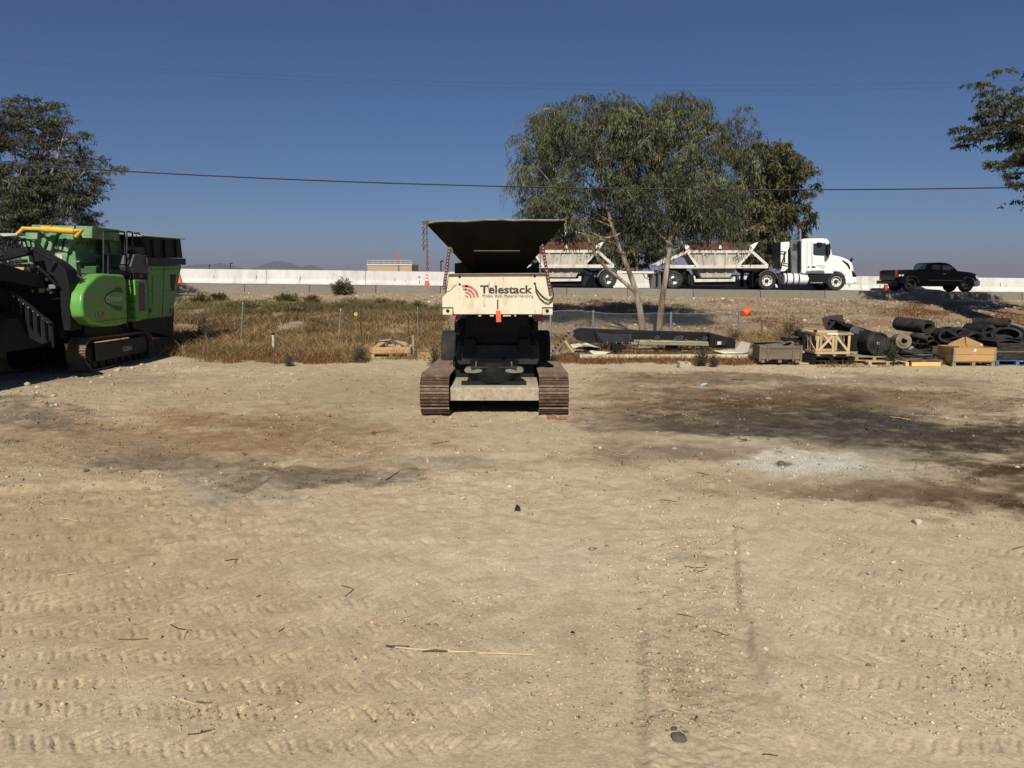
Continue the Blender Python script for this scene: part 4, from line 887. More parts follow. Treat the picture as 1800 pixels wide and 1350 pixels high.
# ================================================================== lorry and bottom-dump trailers on the highway
DN = 43.2                                              # the near sides of the lorry and its trailers
def T(px, py, d=DN): return at(px, py, d)
def Q4(zx, zy): return 1360+zx/4.737, 400+zy/4.737    # readings of two enlargements
def Q2(zx, zy): return 930+zx/4.0, 400+zy/4.0
def pz(name, root, pts, th, m_, d=DN, bevel=.02, seg=2, q=None, par=None, smooth=35):
    mb = MB(); mb.prism([at(*(q(*p) if q else p), d) for p in pts], (0,th,0)); o = mb.build(name, m_, par or root, org=Vector(root['_o']), bevel=bevel, seg=seg, smooth=smooth); return o
def barz(name, root, p0, p1, w_, h_, m_, d=DN, q=None, par=None):
    mb = MB(); mb.bar(at(*(q(*p0) if q else p0), d), at(*(q(*p1) if q else p1), d), h_, w_, up=(0,-1,0)); return mb.build(name, m_, par or root, org=Vector(root['_o']), bevel=.008, seg=1)
def road_wheels(root, px, py, r, rim, far=2.25, dual=False, w_=.28):
    c = at(px, py, DN+.05); zc = rz(c.x)+r
    wheel(root, (c.x, DN+.05+w_/2, zc), r, w_, (0,1,0), rim, out=-1, dual=dual)
    wheel(root, (c.x, DN+far, zc), r, w_, (0,1,0), rim, out=1, dual=dual)
    mb = MB(); mb.tube([(c.x, DN+.2, zc), (c.x, DN+far, zc)], .07, 8); mb.build('axle', M_BLACK, root)
    return c.x, zc
def mudguard(root, xc, zc, r, w_, m_, a0=20, a1=165):
    mb = MB(); n = 14; P = []
    for i in range(n+1):
        t = R(a0+(a1-a0)*i/n); P.append((math.cos(t), math.sin(t)))
    o_ = [(xc+p[0]*r, DN, zc+p[1]*r) for p in P]; i_ = [(xc+p[0]*(r-.03), DN, zc+p[1]*(r-.03)) for p in P[::-1]]
    mb.prism(o_+i_, (0,w_,0)); return mb.build('mudguard', m_, root, smooth=30)
M_RIMW = mat('white_rim', (.70,.70,.68), .4, var=.12, dirt=(.2,.18,.15), dirt_amt=.2)
to = Vector((T(1440,511).x, DN+1.2, rz(T(1440,511).x)))
TR = thing('semi_truck', to, 'white day cab semi truck tractor pulling two bottom dump trailers on the highway', 'truck')
# cab: side outline, full width
cab = pz('cab', TR, [(255,385),(232,380),(232,130),(236,104),(250,92),(400,89),(440,91),(458,104),(466,125),(472,150),(492,232),(500,385)], 2.35, M_WHITE, DN+.03, .09, 4, Q4)
hood = pz('hood', TR, [(490,228),(520,232),(575,246),(625,268),(655,292),(664,318),(672,372),(688,410),(690,440),(600,440),(592,400),(560,376),(520,368),(490,374),(470,385),(440,390),(440,300)], 2.2, M_WHITE, DN+.10, .10, 4, Q4)
bp_ = pz('bumper', TR, [(598,415),(688,412),(692,420),(692,464),(678,468),(602,470)], 2.35, M_WHITE, DN+.02, .05, 3, Q4)
pz('window', TR, [(330,132),(430,128),(448,150),(462,235),(440,236),(340,230),(329,222)], .03, M_GLASS, DN+.012, .008, 2, Q4, cab)
pz('door', TR, [(316,120),(322,118),(322,356),(424,356),(424,361),(316,361)], .012, mat('door_gap', (.30,.30,.30), .6), DN+.022, 0, 1, Q4, cab)
pz('sleeper_seam', TR, [(276,112),(280,112),(280,360),(276,360)], .012, MATS['door_gap'], DN+.022, 0, 1, Q4, cab)
pz('mirror', TR, [(445,140),(470,130),(476,160),(474,225),(455,240),(447,225)], .14, M_PLAST, DN-.18, .03, 2, Q4)
pz('mirror', TR, [(365,122),(405,124),(408,150),(372,150)], .14, M_PLAST, DN-.16, .03, 2, Q4)
pz('mirror_arm', TR, [(425,230),(460,235),(455,260),(432,285),(425,270)], .05, mat('mid_grey_trim', (.12,.12,.125), .5), DN-.03, .01, 2, Q4)
pz('hood_mirror', TR, [(640,262),(655,246),(667,250),(667,268),(655,275),(652,300),(640,305)], .12, M_PLAST, DN+.2, .03, 2, Q4)
pz('hood_mirror_glass', TR, [(648,252),(664,250),(664,264),(650,264)], .01, M_CHROME, DN+.185, .004, 2, Q4)
pz('headlamp', TR, [(570,272),(585,274),(618,295),(632,312),(640,345),(628,340),(612,312)], .08, M_PLAST, DN+.055, .01, 2, Q4, hood)
pz('grille', TR, [(650,355),(665,365),(688,395),(689,414),(660,412)], .3, M_PLAST, DN+.06, .02, 2, Q4, hood)
for zx in (284, 318):
    pz('cab_vent', TR, [(zx,322),(zx+(14 if zx < 300 else 30),322),(zx+(14 if zx < 300 else 30),335),(zx,335)], .012, M_PLAST, DN+.02, .002, 1, Q4, cab)
pz('door_handle', TR, [(472,300),(482,300),(482,314),(472,314)], .02, M_PLAST, DN+.08, .003, 1, Q4, hood)
pz('door_lettering', TR, [(356,312),(434,318),(434,325),(356,322)], .004, mat('faint_print', (.42,.42,.43), .6, var=.4, scale=30), DN+.02, 0, 1, Q4, cab)
pz('door_lettering', TR, [(385,333),(428,336),(428,341),(385,339)], .004, MATS['faint_print'], DN+.02, 0, 1, Q4, cab)
pz('side_step', TR, [(270,362),(420,358),(425,380),(268,382)], .12, mat('mid_grey_trim', ()) if 0 else MATS['mid_grey_trim'], DN-.0, .02, 2, Q4)
pz('battery_box', TR, [(286,392),(432,392),(432,462),(286,462)], .6, M_BLACK, DN+.06, .02, 2, Q4)
pz('running_board', TR, [(305,455),(412,455),(412,464),(305,464)], .08, M_STEEL, DN-.0, .01, 2, Q4)
pz('inner_fender', TR, [(430,390),(470,388),(455,420),(445,470),(430,470)], .5, M_BLACK, DN+.06, .02, 2, Q4)
for a_, b_, m_ in ((78, 278, M_WHITE),):
    c0, c1 = at(*Q4(a_,428), DN+.38), at(*Q4(b_,428), DN+.38); mb = MB(); mb.lathe([(.001,0),(.30,0),(.335,.04),(.335,c1.x-c0.x-.04),(.30,c1.x-c0.x),(.001,c1.x-c0.x)], c0, (1,0,0), 24); ft_ = mb.build('fuel_tank', m_, TR, smooth=40)
    for zx in (97, 150, 196):
        c = at(*Q4(zx,428), DN+.38); mb = MB(); mb.lathe([(.34,-.035),(.348,-.035),(.348,.035),(.34,.035)], c, (1,0,0), 24, closed=True); mb.build('tank_strap', M_PLAST, ft_, org=to)
pz('tank_end', TR, [(38,385),(78,385),(78,478),(38,470)], .6, M_DGREY, DN+.1, .05, 3, Q4)
mb = MB(); c = at(*Q4(218,200), DN+.25); mb.tube([at(*Q4(219,358), DN+.25), at(*Q4(219,115), DN+.25)], .145, 14); ex = mb.build('exhaust_stack', M_PLAST, TR)
mb = MB(); mb.tube([at(*Q4(221,116), DN+.25), at(*Q4(222,35), DN+.25), at(*Q4(216,10), DN+.25)], .065, 10); mb.build('exhaust_tip', M_STEEL, ex, org=to)
pz('rear_panel', TR, [(60,122),(140,116),(136,150),(118,190),(120,360),(58,365)], .05, M_WHITE, DN+.5, .01, 2, Q4); pz('rear_panel', TR, [(52,122),(58,122),(58,340),(52,340)], 1.3, M_DGREY, DN+.5, .01, 2, Q4)
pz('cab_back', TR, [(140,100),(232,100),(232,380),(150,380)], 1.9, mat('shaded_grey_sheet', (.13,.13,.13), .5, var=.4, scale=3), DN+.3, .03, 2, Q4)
pz('rear_window', TR, [(160,135),(200,135),(200,190),(160,190)], .02, M_GLASS, DN+.28, .004, 2, Q4)
for pts in (((100,200),(70,290),(60,350)), ((140,240),(170,330),(150,372)), ((205,215),(160,300),(95,365)), ((55,198),(110,205)), ((55,292),(130,305)), ((90,205),(92,290))):
    mb = MB(); mb.tube([at(*Q4(*p), DN+.35) for p in pts], .03, 6); mb.build('air_hose', M_BLACK, TR)
mb = MB(); x0, x1 = T(1335,490).x, T(1480,490).x; mb.bb(x0,x1,DN+.75,DN+.85,to.z+.75,to.z+1.0); mb.build('chassis_rail', M_BLACK, TR); mb = MB(); mb.bb(x0,x1,DN+1.5,DN+1.6,to.z+.75,to.z+1.0); mb.build('chassis_rail', M_BLACK, TR)
road_wheels(TR, 1470.8, 495, .52, M_RIMW); xd, zd = road_wheels(TR, 1348.8, 495, .52, M_RIMW, dual=True)
mudguard(TR, xd, zd, .60, .6, M_CHROME, 12, 150)
mb = MB(); x_ = T(1323,490).x; mb.bb(x_,x_+.03,DN+.02,DN+.62,zd-.38,zd+.55); mb.build('mud_flap', M_PLAST, TR); mb = MB(); mb.bb(x_,x_+.03,DN+1.75,DN+2.4,zd-.38,zd+.55); mb.build('mud_flap', M_PLAST, TR)
mb = MB(); mb.bb(T(1330,480).x, T(1366,480).x, DN+.7, DN+1.7, to.z+1.0, to.z+1.15); mb.build('fifth_wheel', M_BLACK, TR)

def bottom_dump(label, off, dz, front_dolly):
    """readings are those of the trailer behind the tractor; off shifts them along the road"""
    def K(zx, zy): x, y = Q2(zx, zy); return x+off, y+dz
    x_ = T(K(1300,400)[0], 500).x; o_ = Vector((x_, DN+1.2, rz(x_))); r = thing('dump_trailer', o_, label, 'trailer')
    w_ = 2.35
    def body(name, pts, m_, y0, y1, par=None): return pz(name, r, pts, y1-y0, m_, DN+y0, .015, 1, K, par)
    hb_ = body('hopper_body', [(1132,178),(1550,178),(1470,268),(1185,268)], M_HOPW, .10, w_-.1)
    body('side_board', [(1118,104),(1570,104),(1570,164),(1118,164)], M_RUSTP, .12, .17); body('side_board', [(1118,104),(1570,104),(1570,164),(1118,164)], M_RUSTP, w_-.17, w_-.12)
    mb = MB(); a0 = at(*K(1120,104), DN+.12); a1 = at(*K(1120,170), DN+.12); mb.bb(a0.x, a0.x+.05, DN+.12, DN+w_-.12, a1.z, a0.z); mb.build('end_board', M_RUSTP, r)
    mb = MB(); a0 = at(*K(1566,104), DN+.12); mb.bb(a0.x-.05, a0.x, DN+.12, DN+w_-.12, a1.z, a0.z); mb.build('end_board', M_RUSTP, r)
    mb = MB(); a0 = at(*K(1122,140), DN); a1 = at(*K(1560,140), DN); mb.bb(a0.x,a1.x,DN+.2,DN+w_-.2,a0.z-.5,a0.z-.12); mb.build('load', mat('aggregate_load', (.22,.18,.13), .95, var=.4, scale=6, bump=.6), r)
    for y_ in (0, w_-.1):
        fn = body('top_rail', [(1108,160),(1572,160),(1572,181),(1108,181)], M_OFFW, y_, y_+.1)
        body('bottom_rail', [(940,264),(1682,262),(1682,287),(1000,287)], M_OFFW, y_, y_+.1)
        for p0, p1, t_ in (((1112,170),(895,262),.16), ((1112,170),(1178,268),.13), ((1570,172),(1676,268),.16), ((1560,172),(1470,268),.13)):
            mb = MB(); mb.bar(at(*K(*p0), DN+y_+.05), at(*K(*p1), DN+y_+.05), .11, t_, up=(0,-1,0)) if 0 else mb.bar(at(*K(*p0), DN+y_+.05), at(*K(*p1), DN+y_+.05), t_, .11, up=(0,-1,0)); mb.build('brace', M_OFFW, r, bevel=.008, seg=1)
        body('corner_plate', [(1068,100),(1080,100),(1128,128),(1132,162),(1110,165),(1092,138)], M_WHITE, y_, y_+.05)
        body('corner_plate', [(1612,104),(1600,104),(1556,124),(1548,160),(1572,165)], M_WHITE, y_, y_+.05)
        body('tarp_bracket', [(1332,150),(1336,126),(1350,122),(1356,150)], M_WHITE, y_, y_+.04)
    for zx in (1236, 1310, 1384, 1455):
        mb = MB(); k = (zx-1330)*.12; mb.bar(at(*K(zx+k,182), DN+.06), at(*K(zx,264), DN+.06), .12, .08, up=(0,-1,0)); mb.build('stiffener', M_HOPW, hb_, org=o_, bevel=.006, seg=1)
    gt = body('clam_gate', [(1186,290),(1448,290),(1412,352),(1212,352)], M_HOPW, .35, w_-.35)
    for zx in (1250, 1312, 1380):
        mb = MB(); mb.bar(at(*K(zx,294), DN+.32), at(*K(zx,350), DN+.32), .09, .06, up=(0,-1,0)); mb.build('stiffener', M_HOPW, gt, org=o_)
    body('gate_sill', [(1155,340),(1168,340),(1172,362),(1430,362),(1434,345),(1452,345),(1450,380),(1165,384)], M_OFFW, .25, w_-.25)
    body('gate_shadow_slab', [(1118,300),(1150,340),(1165,386),(1450,386),(1440,404),(1400,412),(1150,410),(1115,395)], M_BLACK, .45, w_-.3)  # black slab put in for the shade beneath the gate
    for zx in (1160, 1490):
        pz('reflector', r, [(zx,271),(zx+14,271),(zx+14,277),(zx,277)], .006, M_RED, DN-.004, 0, 1, K)
    pz('panel_lettering', r, [(1430,190),(1502,190),(1502,205),(1430,205)], .006, MATS['faint_print'], DN+.085, 0, 1, K); pz('panel_lettering', r, [(1460,212),(1502,212),(1502,217),(1460,217)], .006, MATS['faint_print'], DN+.085, 0, 1, K)
    # rear axle
    xw, zw = road_wheels(r, K(1020,370)[0], 492, .52, M_CHROME, dual=True)
    body('axle_frame', [(960,288),(1110,288),(1100,330),(1080,330),(1060,300),(990,300)], M_BLACK, .3, w_-.3)
    mb = MB(); x2 = at(*K(905,400), DN).x; mb.bb(x2,x2+.03,DN+.02,DN+.65,zw-.4,zw+.45); mb.build('mud_flap', M_PLAST, r); mb = MB(); mb.bb(x2,x2+.03,DN+1.7,DN+w_,zw-.4,zw+.45); mb.build('mud_flap', M_PLAST, r)
    body('rear_apron', [(890,262),(1000,205),(1000,262)], M_OFFW, .3, w_-.3)
    body('nose_frame', [(1480,270),(1680,270),(1680,300),(1640,318),(1520,318)], M_BLACK, .5, w_-.5)
    if front_dolly:
        xw, zw = road_wheels(r, 1068.8, 492, .52, M_CHROME, dual=True); mudguard(r, xw, zw, .62, .6, mat('grey_mudguard', (.30,.29,.27), .6, var=.2), 10, 170)
        pz('dolly_frame', r, [(450,300),(620,300),(620,318),(450,318)], 1.5, M_BLACK, DN+.4, .01, 1, Q2)
        mb = MB(); mb.tube([at(*Q2(600,316), DN+1.1), at(*Q2(880,318), DN+1.1)], .085, 8); mb.build('draw_bar', M_OFFW, r)
        mb = MB(); c = at(*Q2(886,318), DN+1.1); mb.lathe([(.06,-.06),(.06,.06),(.17,.06),(.17,-.06)], c, (0,1,0), 14, closed=True); mb.build('tow_eye', M_OFFW, r)
        mb = MB(); mb.tube([at(*Q2(*p), DN+1.0) for p in ((800,325),(815,352),(845,368),(870,350))], .025, 6); mb.build('air_hose', M_BLACK, r)
        mb = MB(); c = at(*Q2(632,316), DN+1.0); mb.box(c, (.35,.3,.22)); mb.build('hinge_block', M_OFFW, r, bevel=.03)
        mb = MB(); x2 = at(*Q2(455,400), DN).x; mb.bb(x2,x2+.03,DN+.02,DN+.65,zw-.42,zw+.3); mb.build('mud_flap', M_PLAST, r)
        pz('loose_flap', r, [(392,340),(425,345),(392,412),(368,405)], .03, M_PLAST, DN+.05, 0, 1, Q2)
    else:
        mb = MB(); mb.bb(at(*K(860,330),DN).x, at(*K(960,330),DN).x, DN+.9, DN+1.3, zw+.12, zw+.35); mb.build('tow_hitch', M_BLACK, r)
        pz('flap_panel', r, [(868,330),(925,322),(930,428),(850,428)], .04, mat('grey_flap', (.10,.10,.10), .7), DN+.7, .004, 1, K)
bottom_dump('white bottom dump trailer with rusty side boards coupled directly to the semi truck', 0, 0, False)
bottom_dump('white bottom dump trailer on a dolly, partly behind the cream feeder', -271, -.6, True)

# ------------------------------------------------------------------ black pickup
DP = 42.7
po = Vector((at(1640,511,DP).x, DP+.95, rz(at(1640,511,DP).x))); PK = thing('pickup_truck', po, 'black extended cab pickup truck driving ahead of the semi truck', 'pickup truck')
def pk(name, pts, th, m_, d=DP, bevel=.02, seg=2, par=None): return pz(name, PK, pts, th, m_, d, bevel, seg, Q4, par)
body_ = pk('body', [(1028,362),(1034,352),(1150,350),(1300,352),(1330,348),(1540,362),(1640,372),(1692,388),(1704,410),(1708,440),(1700,470),(1675,480),(1668,452),(1655,430),(1630,418),(1600,418),(1575,432),(1562,470),(1555,492),(1200,490),(1196,455),(1180,428),(1150,415),(1120,418),(1098,440),(1090,470),(1050,470),(1030,460),(1025,420)], 1.9, M_NAVY, DP, .05, 3)
pk('cab', [(1284,354),(1290,325),(1304,298),(1330,291),(1400,290),(1445,294),(1475,306),(1510,335),(1545,366),(1400,372),(1290,366)], 1.62, M_NAVY, DP+.14, .10, 4)
pk('window', [(1405,315),(1460,316),(1490,338),(1508,358),(1408,358)], .02, mat('pale_tinted_glass', (.10,.14,.15), .08, var=.05, spec=.9), DP+.125, .005)
pk('window', [(1322,314),(1388,313),(1388,356),(1318,352)], .02, M_GLASS, DP+.125, .005)
cb0 = at(*Q4(1176,330), DP+.3); cb1 = at(*Q4(1192,304), DP+.3)
mb = MB(); xa_ = at(*Q4(1283,350), DP+.14).x-.01; xb_ = at(*Q4(1300,303), DP+.14).x-.01; za_ = at(*Q4(1168,346), DP).z; zb_ = at(*Q4(1190,303), DP).z
mb.add([(xa_-.02,DP+.32,za_),(xa_-.02,DP+1.58,za_),(xb_-.02,DP+1.5,zb_),(xb_-.02,DP+.40,zb_)], [(0,3,2,1)]); mb.build('rear_window', mat('pale_tinted_glass', ()) if 0 else MATS['pale_tinted_glass'], PK, smooth=0)
tg0 = at(*Q4(1026,356), DP); tg1 = at(*Q4(1026,438), DP)
mb = MB(); mb.bb(tg0.x-.035, tg0.x+.02, DP+.10, DP+1.80, tg1.z, tg0.z); tgo = mb.build('tailgate', M_NAVY, PK, bevel=.015)
mb = MB(); mb.box((tg0.x-.05, DP+.95, tg0.z-.12), (.03,.3,.07)); mb.build('tailgate_handle', M_PLAST, tgo, org=po)
mb = MB(); z_ = at(*Q4(1026,450), DP).z; mb.bb(tg0.x-.20, tg0.x+.05, DP-.02, DP+1.92, z_-.14, z_+.06); mb.build('rear_bumper', M_PLAST, PK, bevel=.03)
pk('tail_lamp', [(1016,352),(1036,354),(1036,418),(1018,415)], .10, M_RED, DP-.01, .01)
mb = MB(); mb.bb(tg0.x-.045, tg0.x-.01, DP+1.78, DP+1.9, tg1.z, tg0.z-.02); mb.build('tail_lamp', M_RED, PK, bevel=.01)
pk('badge_lettering', [(1042,394),(1060,392),(1062,404),(1044,406)], .006, M_WHITE, DP-.004, 0); pk('badge_lettering', [(1066,392),(1084,390),(1082,404),(1068,405)], .006, M_WHITE, DP-.004, 0)
pk('side_moulding', [(1290,436),(1570,438),(1570,444),(1290,442)], .02, mat('dark_chrome_trim', (.18,.18,.19), .3, .6), DP-.012, .003)
pk('door_handle', [(1405,382),(1434,382),(1434,389),(1405,389)], .03, M_STEEL, DP-.02, .006)
pk('front_bumper', [(1668,445),(1708,438),(1722,445),(1720,480),(1700,490),(1672,492)], 1.9, mat('dull_chrome', (.35,.35,.36), .3, .8), DP-.01, .03, 3)
pk('headlamp', [(1680,395),(1700,400),(1703,432),(1688,428)], .06, mat('lamp_lens', (.45,.46,.47), .15, .2), DP-.004, .01)
pk('mirror', [(1500,345),(1520,348),(1520,366),(1502,364)], .14, M_PLAST, DP-.10, .02)
for pts in ([(1098,440),(1112,412),(1150,400),(1190,410),(1212,440),(1214,462),(1206,462),(1200,440),(1182,418),(1150,408),(1118,420),(1104,446)], [(1566,452),(1576,424),(1612,408),(1655,420),(1682,448),(1676,452),(1650,428),(1612,417),(1584,430),(1572,456)]):
    pk('wheel_arch', pts, .05, mat('grey_trim_edge', (.06,.06,.062), .5), DP-.03, .01)
for zx in (1142, 1612):
    c = at(*Q4(zx,480), DP); zc = rz(c.x)+.385
    wheel(PK, (c.x,DP+.16,zc), .385, .26, (0,1,0), mat('dull_alloy', (.12,.12,.12), .5, .5) if zx > 1500 else M_BLACK, out=-1, holes=6); wheel(PK, (c.x,DP+1.72,zc), .385, .26, (0,1,0), M_DGREY, out=1, holes=6)
mb = MB(); mb.bb(at(*Q4(1060,470),DP).x, at(*Q4(1660,470),DP).x, DP+.4, DP+1.5, po.z+.32, po.z+.55); mb.build('chassis', M_BLACK, PK)
# ================================================================== salvage along the edge of the yard
DF = 20.9
def U1(zx, zy): return 1300+zx/6.923, 540+zy/6.923   # readings of the enlargements
def U2(zx, zy): return 1540+zx/6.923, 510+zy/6.923
def U3(zx, zy): return 930+zx/4.5, 560+zy/4.5
def U4(zx, zy): return 320+zx/4.0909, 450+zy/4.0909
def gz(p): return lz(p[0], p[1])
def pallet(x, y, z, lx=1.2, ly=1.0, rz_=0.0, m_=None, label='', group=None, h=.14, cat='pallet', boards=7):
    m_ = m_ or M_PALLET; o = lroot('pallet', (x, y, z), label, cat, group, (0,0,rz_))
    for i in range(boards):
        q = MB(); yy = -ly/2+ly*(i+.5)/boards; q.box((0,yy,h-.011), (lx,ly/boards*.78,.022)); q.build('deck_board', m_, o, bevel=.004, seg=1)
    for i in range(3):
        q = MB(); q.box((-lx/2+.05+(lx-.1)*i/2, 0, h-.034), (.095,ly,.022)); q.build('stringer_board', m_, o)
        for j in range(3):
            q = MB(); q.box((-lx/2+.05+(lx-.1)*i/2, -ly/2+.05+(ly-.1)*j/2, .0225+(h-.0675)/2), (.095,.095,h-.0675)); q.build('block', m_, o, bevel=.004, seg=1)
    for j in range(3):
        q = MB(); q.box((0,-ly/2+.05+(ly-.1)*j/2,.011), (lx,.095,.022)); q.build('bottom_board', m_, o)
    return o
def collar(x, y, z, lx, ly, h, rows, m_, label, rz_=0.0, rot=None, hinge=True):
    o = lroot('pallet_collar', (x,y,z), label, 'timber box', None, rot or (0,0,rz_)); bh = h/rows
    for k in range(rows):
        zc = bh*(k+.5)
        for s in (-1,1):
            q = MB(); q.box((0,s*(ly/2-.011),zc), (lx,.022,bh*.965)); q.build('board', m_, o, bevel=.004, seg=1)
            q = MB(); q.box((s*(lx/2-.011),0,zc), (.022,ly-.046,bh*.965)); q.build('board', m_, o, bevel=.004, seg=1)
    if hinge:
        for sx in (-1,1):
            for k in range(rows):
                q = MB(); q.box((sx*(lx/2-.025),-ly/2-.003,bh*(k+.5)), (.055,.005,bh*.8)); q.box((sx*(lx/2+.003),-ly/2+.02,bh*(k+.5)), (.005,.06,bh*.8)); q.build('hinge', M_STEEL, o)
    return o
def belt_roll(x, y, z, r, ri, L, axis, label, m_=None, turns=5, squash=1.0, tail=0, group=None, hub=False, seed=0):
    """a spiral of thick belt; axis is the direction its visible end looks to"""
    o = thing('belt_roll', (x,y,z), label, 'belt roll', group); m_ = m_ or M_BELT
    ax = Vector(axis).normalized(); up = Vector((0,0,1)); sd = ax.cross(up).normalized(); up = sd.cross(ax).normalized() if abs(ax.z) > .05 else up
    n = 26*turns; th = (r-ri)/turns; rr = random.Random(seed); mb = MB(); C_ = Vector((x,y,z))
    outer = []; inner_ = []
    for i in range(n+1):
        t = i/n; a = 2*math.pi*turns*t + 1.2; q = ri+(r-ri-th*.9)*t; wob = 1+.015*math.sin(a*1.7+seed)
        d = sd*math.cos(a)+up*math.sin(a)*squash
        inner_.append(d*q*wob); outer.append(d*(q+th*.86)*wob)
    if tail:
        tg = (outer[-1]-outer[-2]).normalized(); tg = Vector((tg.x,tg.y,-abs(tg.z)*.3-.2)).normalized()
        for k in range(1, 6): outer.append(outer[n]+tg*tail*k/5+Vector((0,0,-.02*k*k*tail*.5))); inner_.append(inner_[n]+tg*tail*k/5+Vector((0,0,-.02*k*k*tail*.5)))
    m2 = len(outer); vs = []
    jit = [rr.uniform(-.012,.012) for _ in range(m2)]
    for h in (0, 1):
        for i in range(m2):
            off = ax*(-L*h + (jit[i]*.5 + .03*math.sin(i/26*.9+seed)*(1-h)))
            vs += [C_+outer[i]+off, C_+inner_[i]+off]
    W = 2*m2; fs = []
    for i in range(m2-1):
        a0 = 2*i; b0 = 2*i+2
        fs += [(a0,a0+1,b0+1,b0), (W+a0,W+b0,W+b0+1,W+a0+1), (a0,b0,W+b0,W+a0), (a0+1,W+a0+1,W+b0+1,b0+1)]
    fs += [(0,W,W+1,1), (W-2,W-1,2*W-1,2*W-2)]
    mb.add(vs, fs); mb.build('belt', m_, o, smooth=40)
    if ri > .2:
        q = MB(); q.lathe([(ri*.98,-L*.45),(ri*.98,-L*.5)], C_, ax, 20, sy=squash); q.build('dark_hollow_disc', M_PLAST, o)  # black disc closing the open roll, standing in for the shade inside
    if hub:
        q = MB(); q.lathe([(.001,.012),(.045,.012),(.055,.0),(.055,-.1),(.001,-.1)], C_, ax, 12); q.build('hub', mat('worn_hub', (.26,.18,.14), .7, var=.3), o)
        q = MB(); q.box(C_+ax*.02, (.03,.03,.03)); q.build('core_hole', M_PLAST, o)
        q = MB(); q.tube([C_+ax*.03, C_+ax*.04+Vector((-.02,0,-.15)), C_+ax*.035+Vector((-.05,0,-.34))], .008, 5); q.build('tie_strap', M_PLAST, o)
    return o
# --- stones in a timber box, left of the feeder
c0, c1 = gnd(648,632), gnd(725,632); cx = (c0.x+c1.x)/2; cy = c0.y+.45; zb = lz(cx, cy)+.01
pallet(cx, cy, zb, 1.2, .8, .0, M_PALE, 'pale timber pallet under the box of flat stones', None, .13)
collar(cx, cy, zb+.131, 1.22, .82, .20, 2, M_PINE, 'two-board pine box on a pallet, filled with flat stones')
for i, (zx, zy, sx, sz, tl) in enumerate(((1425,635,.17,.10,.5),(1460,600,.24,.05,.05),(1510,640,.20,.13,-.2),(1600,635,.17,.11,-.5),(1560,612,.20,.05,-.25),(1450,655,.16,.08,.2),(1545,655,.18,.10,.1),(1625,655,.13,.08,.0),(1390,655,.12,.08,0.2))):
    p = at(*U4(zx, zy), cy-.2+.12*(i % 3)); q = rock_mb((0,0,0), sx, .17, sz, 20+i, 2, .3)
    q.v = [tuple(Vector(v)@Matrix.Rotation(tl, 3, 'Y')) for v in q.v]
    o = q.build('flat_stone', M_STONE, None, org=(0,0,0), smooth=0); o.location = (p.x,p.y,max(p.z-.03, zb+.16+sz*.5)); tag(o, ['steeply tilted slab leaning against the stone heap in the pine box','broad thin slab lying level on top of the stone heap','thick angular stone in the middle of the pine box heap','rounded slab leaning at the bracket end of the stone heap','thin slab sloping down from the top slab towards the bracket','low stone wedged under the steeply tilted slab','low stone at the front board below the thick angular stone','small stone in the box corner beside the upright bracket','small stone in the box corner farthest from the upright bracket'][i], 'stone', 'flat stones in the pine box')
q = MB(); p = at(*U4(1662,640), cy); q.bb(p.x-.035,p.x+.035,p.y-.02,p.y+.02,zb,at(*U4(1662,572),cy).z); tag(q.build('steel_bracket', M_STEEL, smooth=0, bevel=.006), 'upright galvanised bracket behind the box of stones', 'bracket')
c0, c1 = gnd(734,632), gnd(812,632); q = MB(); o = thing('timber_beam', ((c0.x+c1.x)/2, c0.y+.1, 0), 'pine timber lying on the ground beside the feeder wheel', 'timber')
z_ = lz(c0.x+.3, c0.y)+.0; q.bb(c0.x+.07,c1.x,c0.y,c0.y+.12,z_,z_+.19); q.build('beam', M_PINE, o, bevel=.006); q = MB(); q.bb(c0.x,c0.x+.066,c0.y-.01,c0.y+.13,z_,z_+.21); q.build('end_bracket', M_STEEL, o, bevel=.004)

# --- black conveyor frame lying in the weeds
dc = 23.3; v0 = at(*U3(340,110), dc); v1 = at(*U3(1635,200), dc); zg = lz((v0.x+v1.x)/2, dc)
CV = thing('conveyor_frame', ((v0.x+v1.x)/2, dc+.5, zg), 'long black conveyor frame with rollers lying in the weeds below the trees', 'conveyor')
def cv(name, pts, th, m_, d=dc, bevel=.012):
    q = MB(); q.prism([at(*U3(*p), d) for p in pts], (0,th,0)); return q.build(name, m_, CV, bevel=bevel)
cv('side_frame', [(345,130),(400,76),(640,88),(820,100),(1430,112),(1620,158),(1630,172),(1440,150),(1420,128),(830,118),(830,152),(560,100),(470,105),(420,140),(380,170)], .06, M_BLACK)
cv('rear_frame', [(345,95),(400,72),(640,84),(1430,108),(1440,215),(560,195),(380,160)], .05, M_BLACK, dc+.85)
cv('tail_plate', [(350,140),(410,105),(520,100),(540,190),(480,195),(380,168)], .10, M_BLACK, dc-.05); cv('side_guard', [(520,104),(580,118),(815,128),(818,195),(575,192)], .03, M_DGREY, dc-.1)
cv('guard_end', [(518,102),(548,120),(578,192),(545,190)], .14, M_BLACK, dc-.14)
cv('head_box', [(1425,118),(1440,118),(1620,160),(1634,180),(1632,236),(1460,236),(1430,215)], .45, M_BLACK, dc-.1); cv('motor_plate', [(1470,178),(1560,178),(1560,215),(1470,215)], .04, M_DGREY, dc-.16)
cv('name_plate', [(1490,182),(1520,180),(1520,205),(1490,208)], .01, mat('cream_plate', (.55,.5,.36), .6), dc-.175, .002)
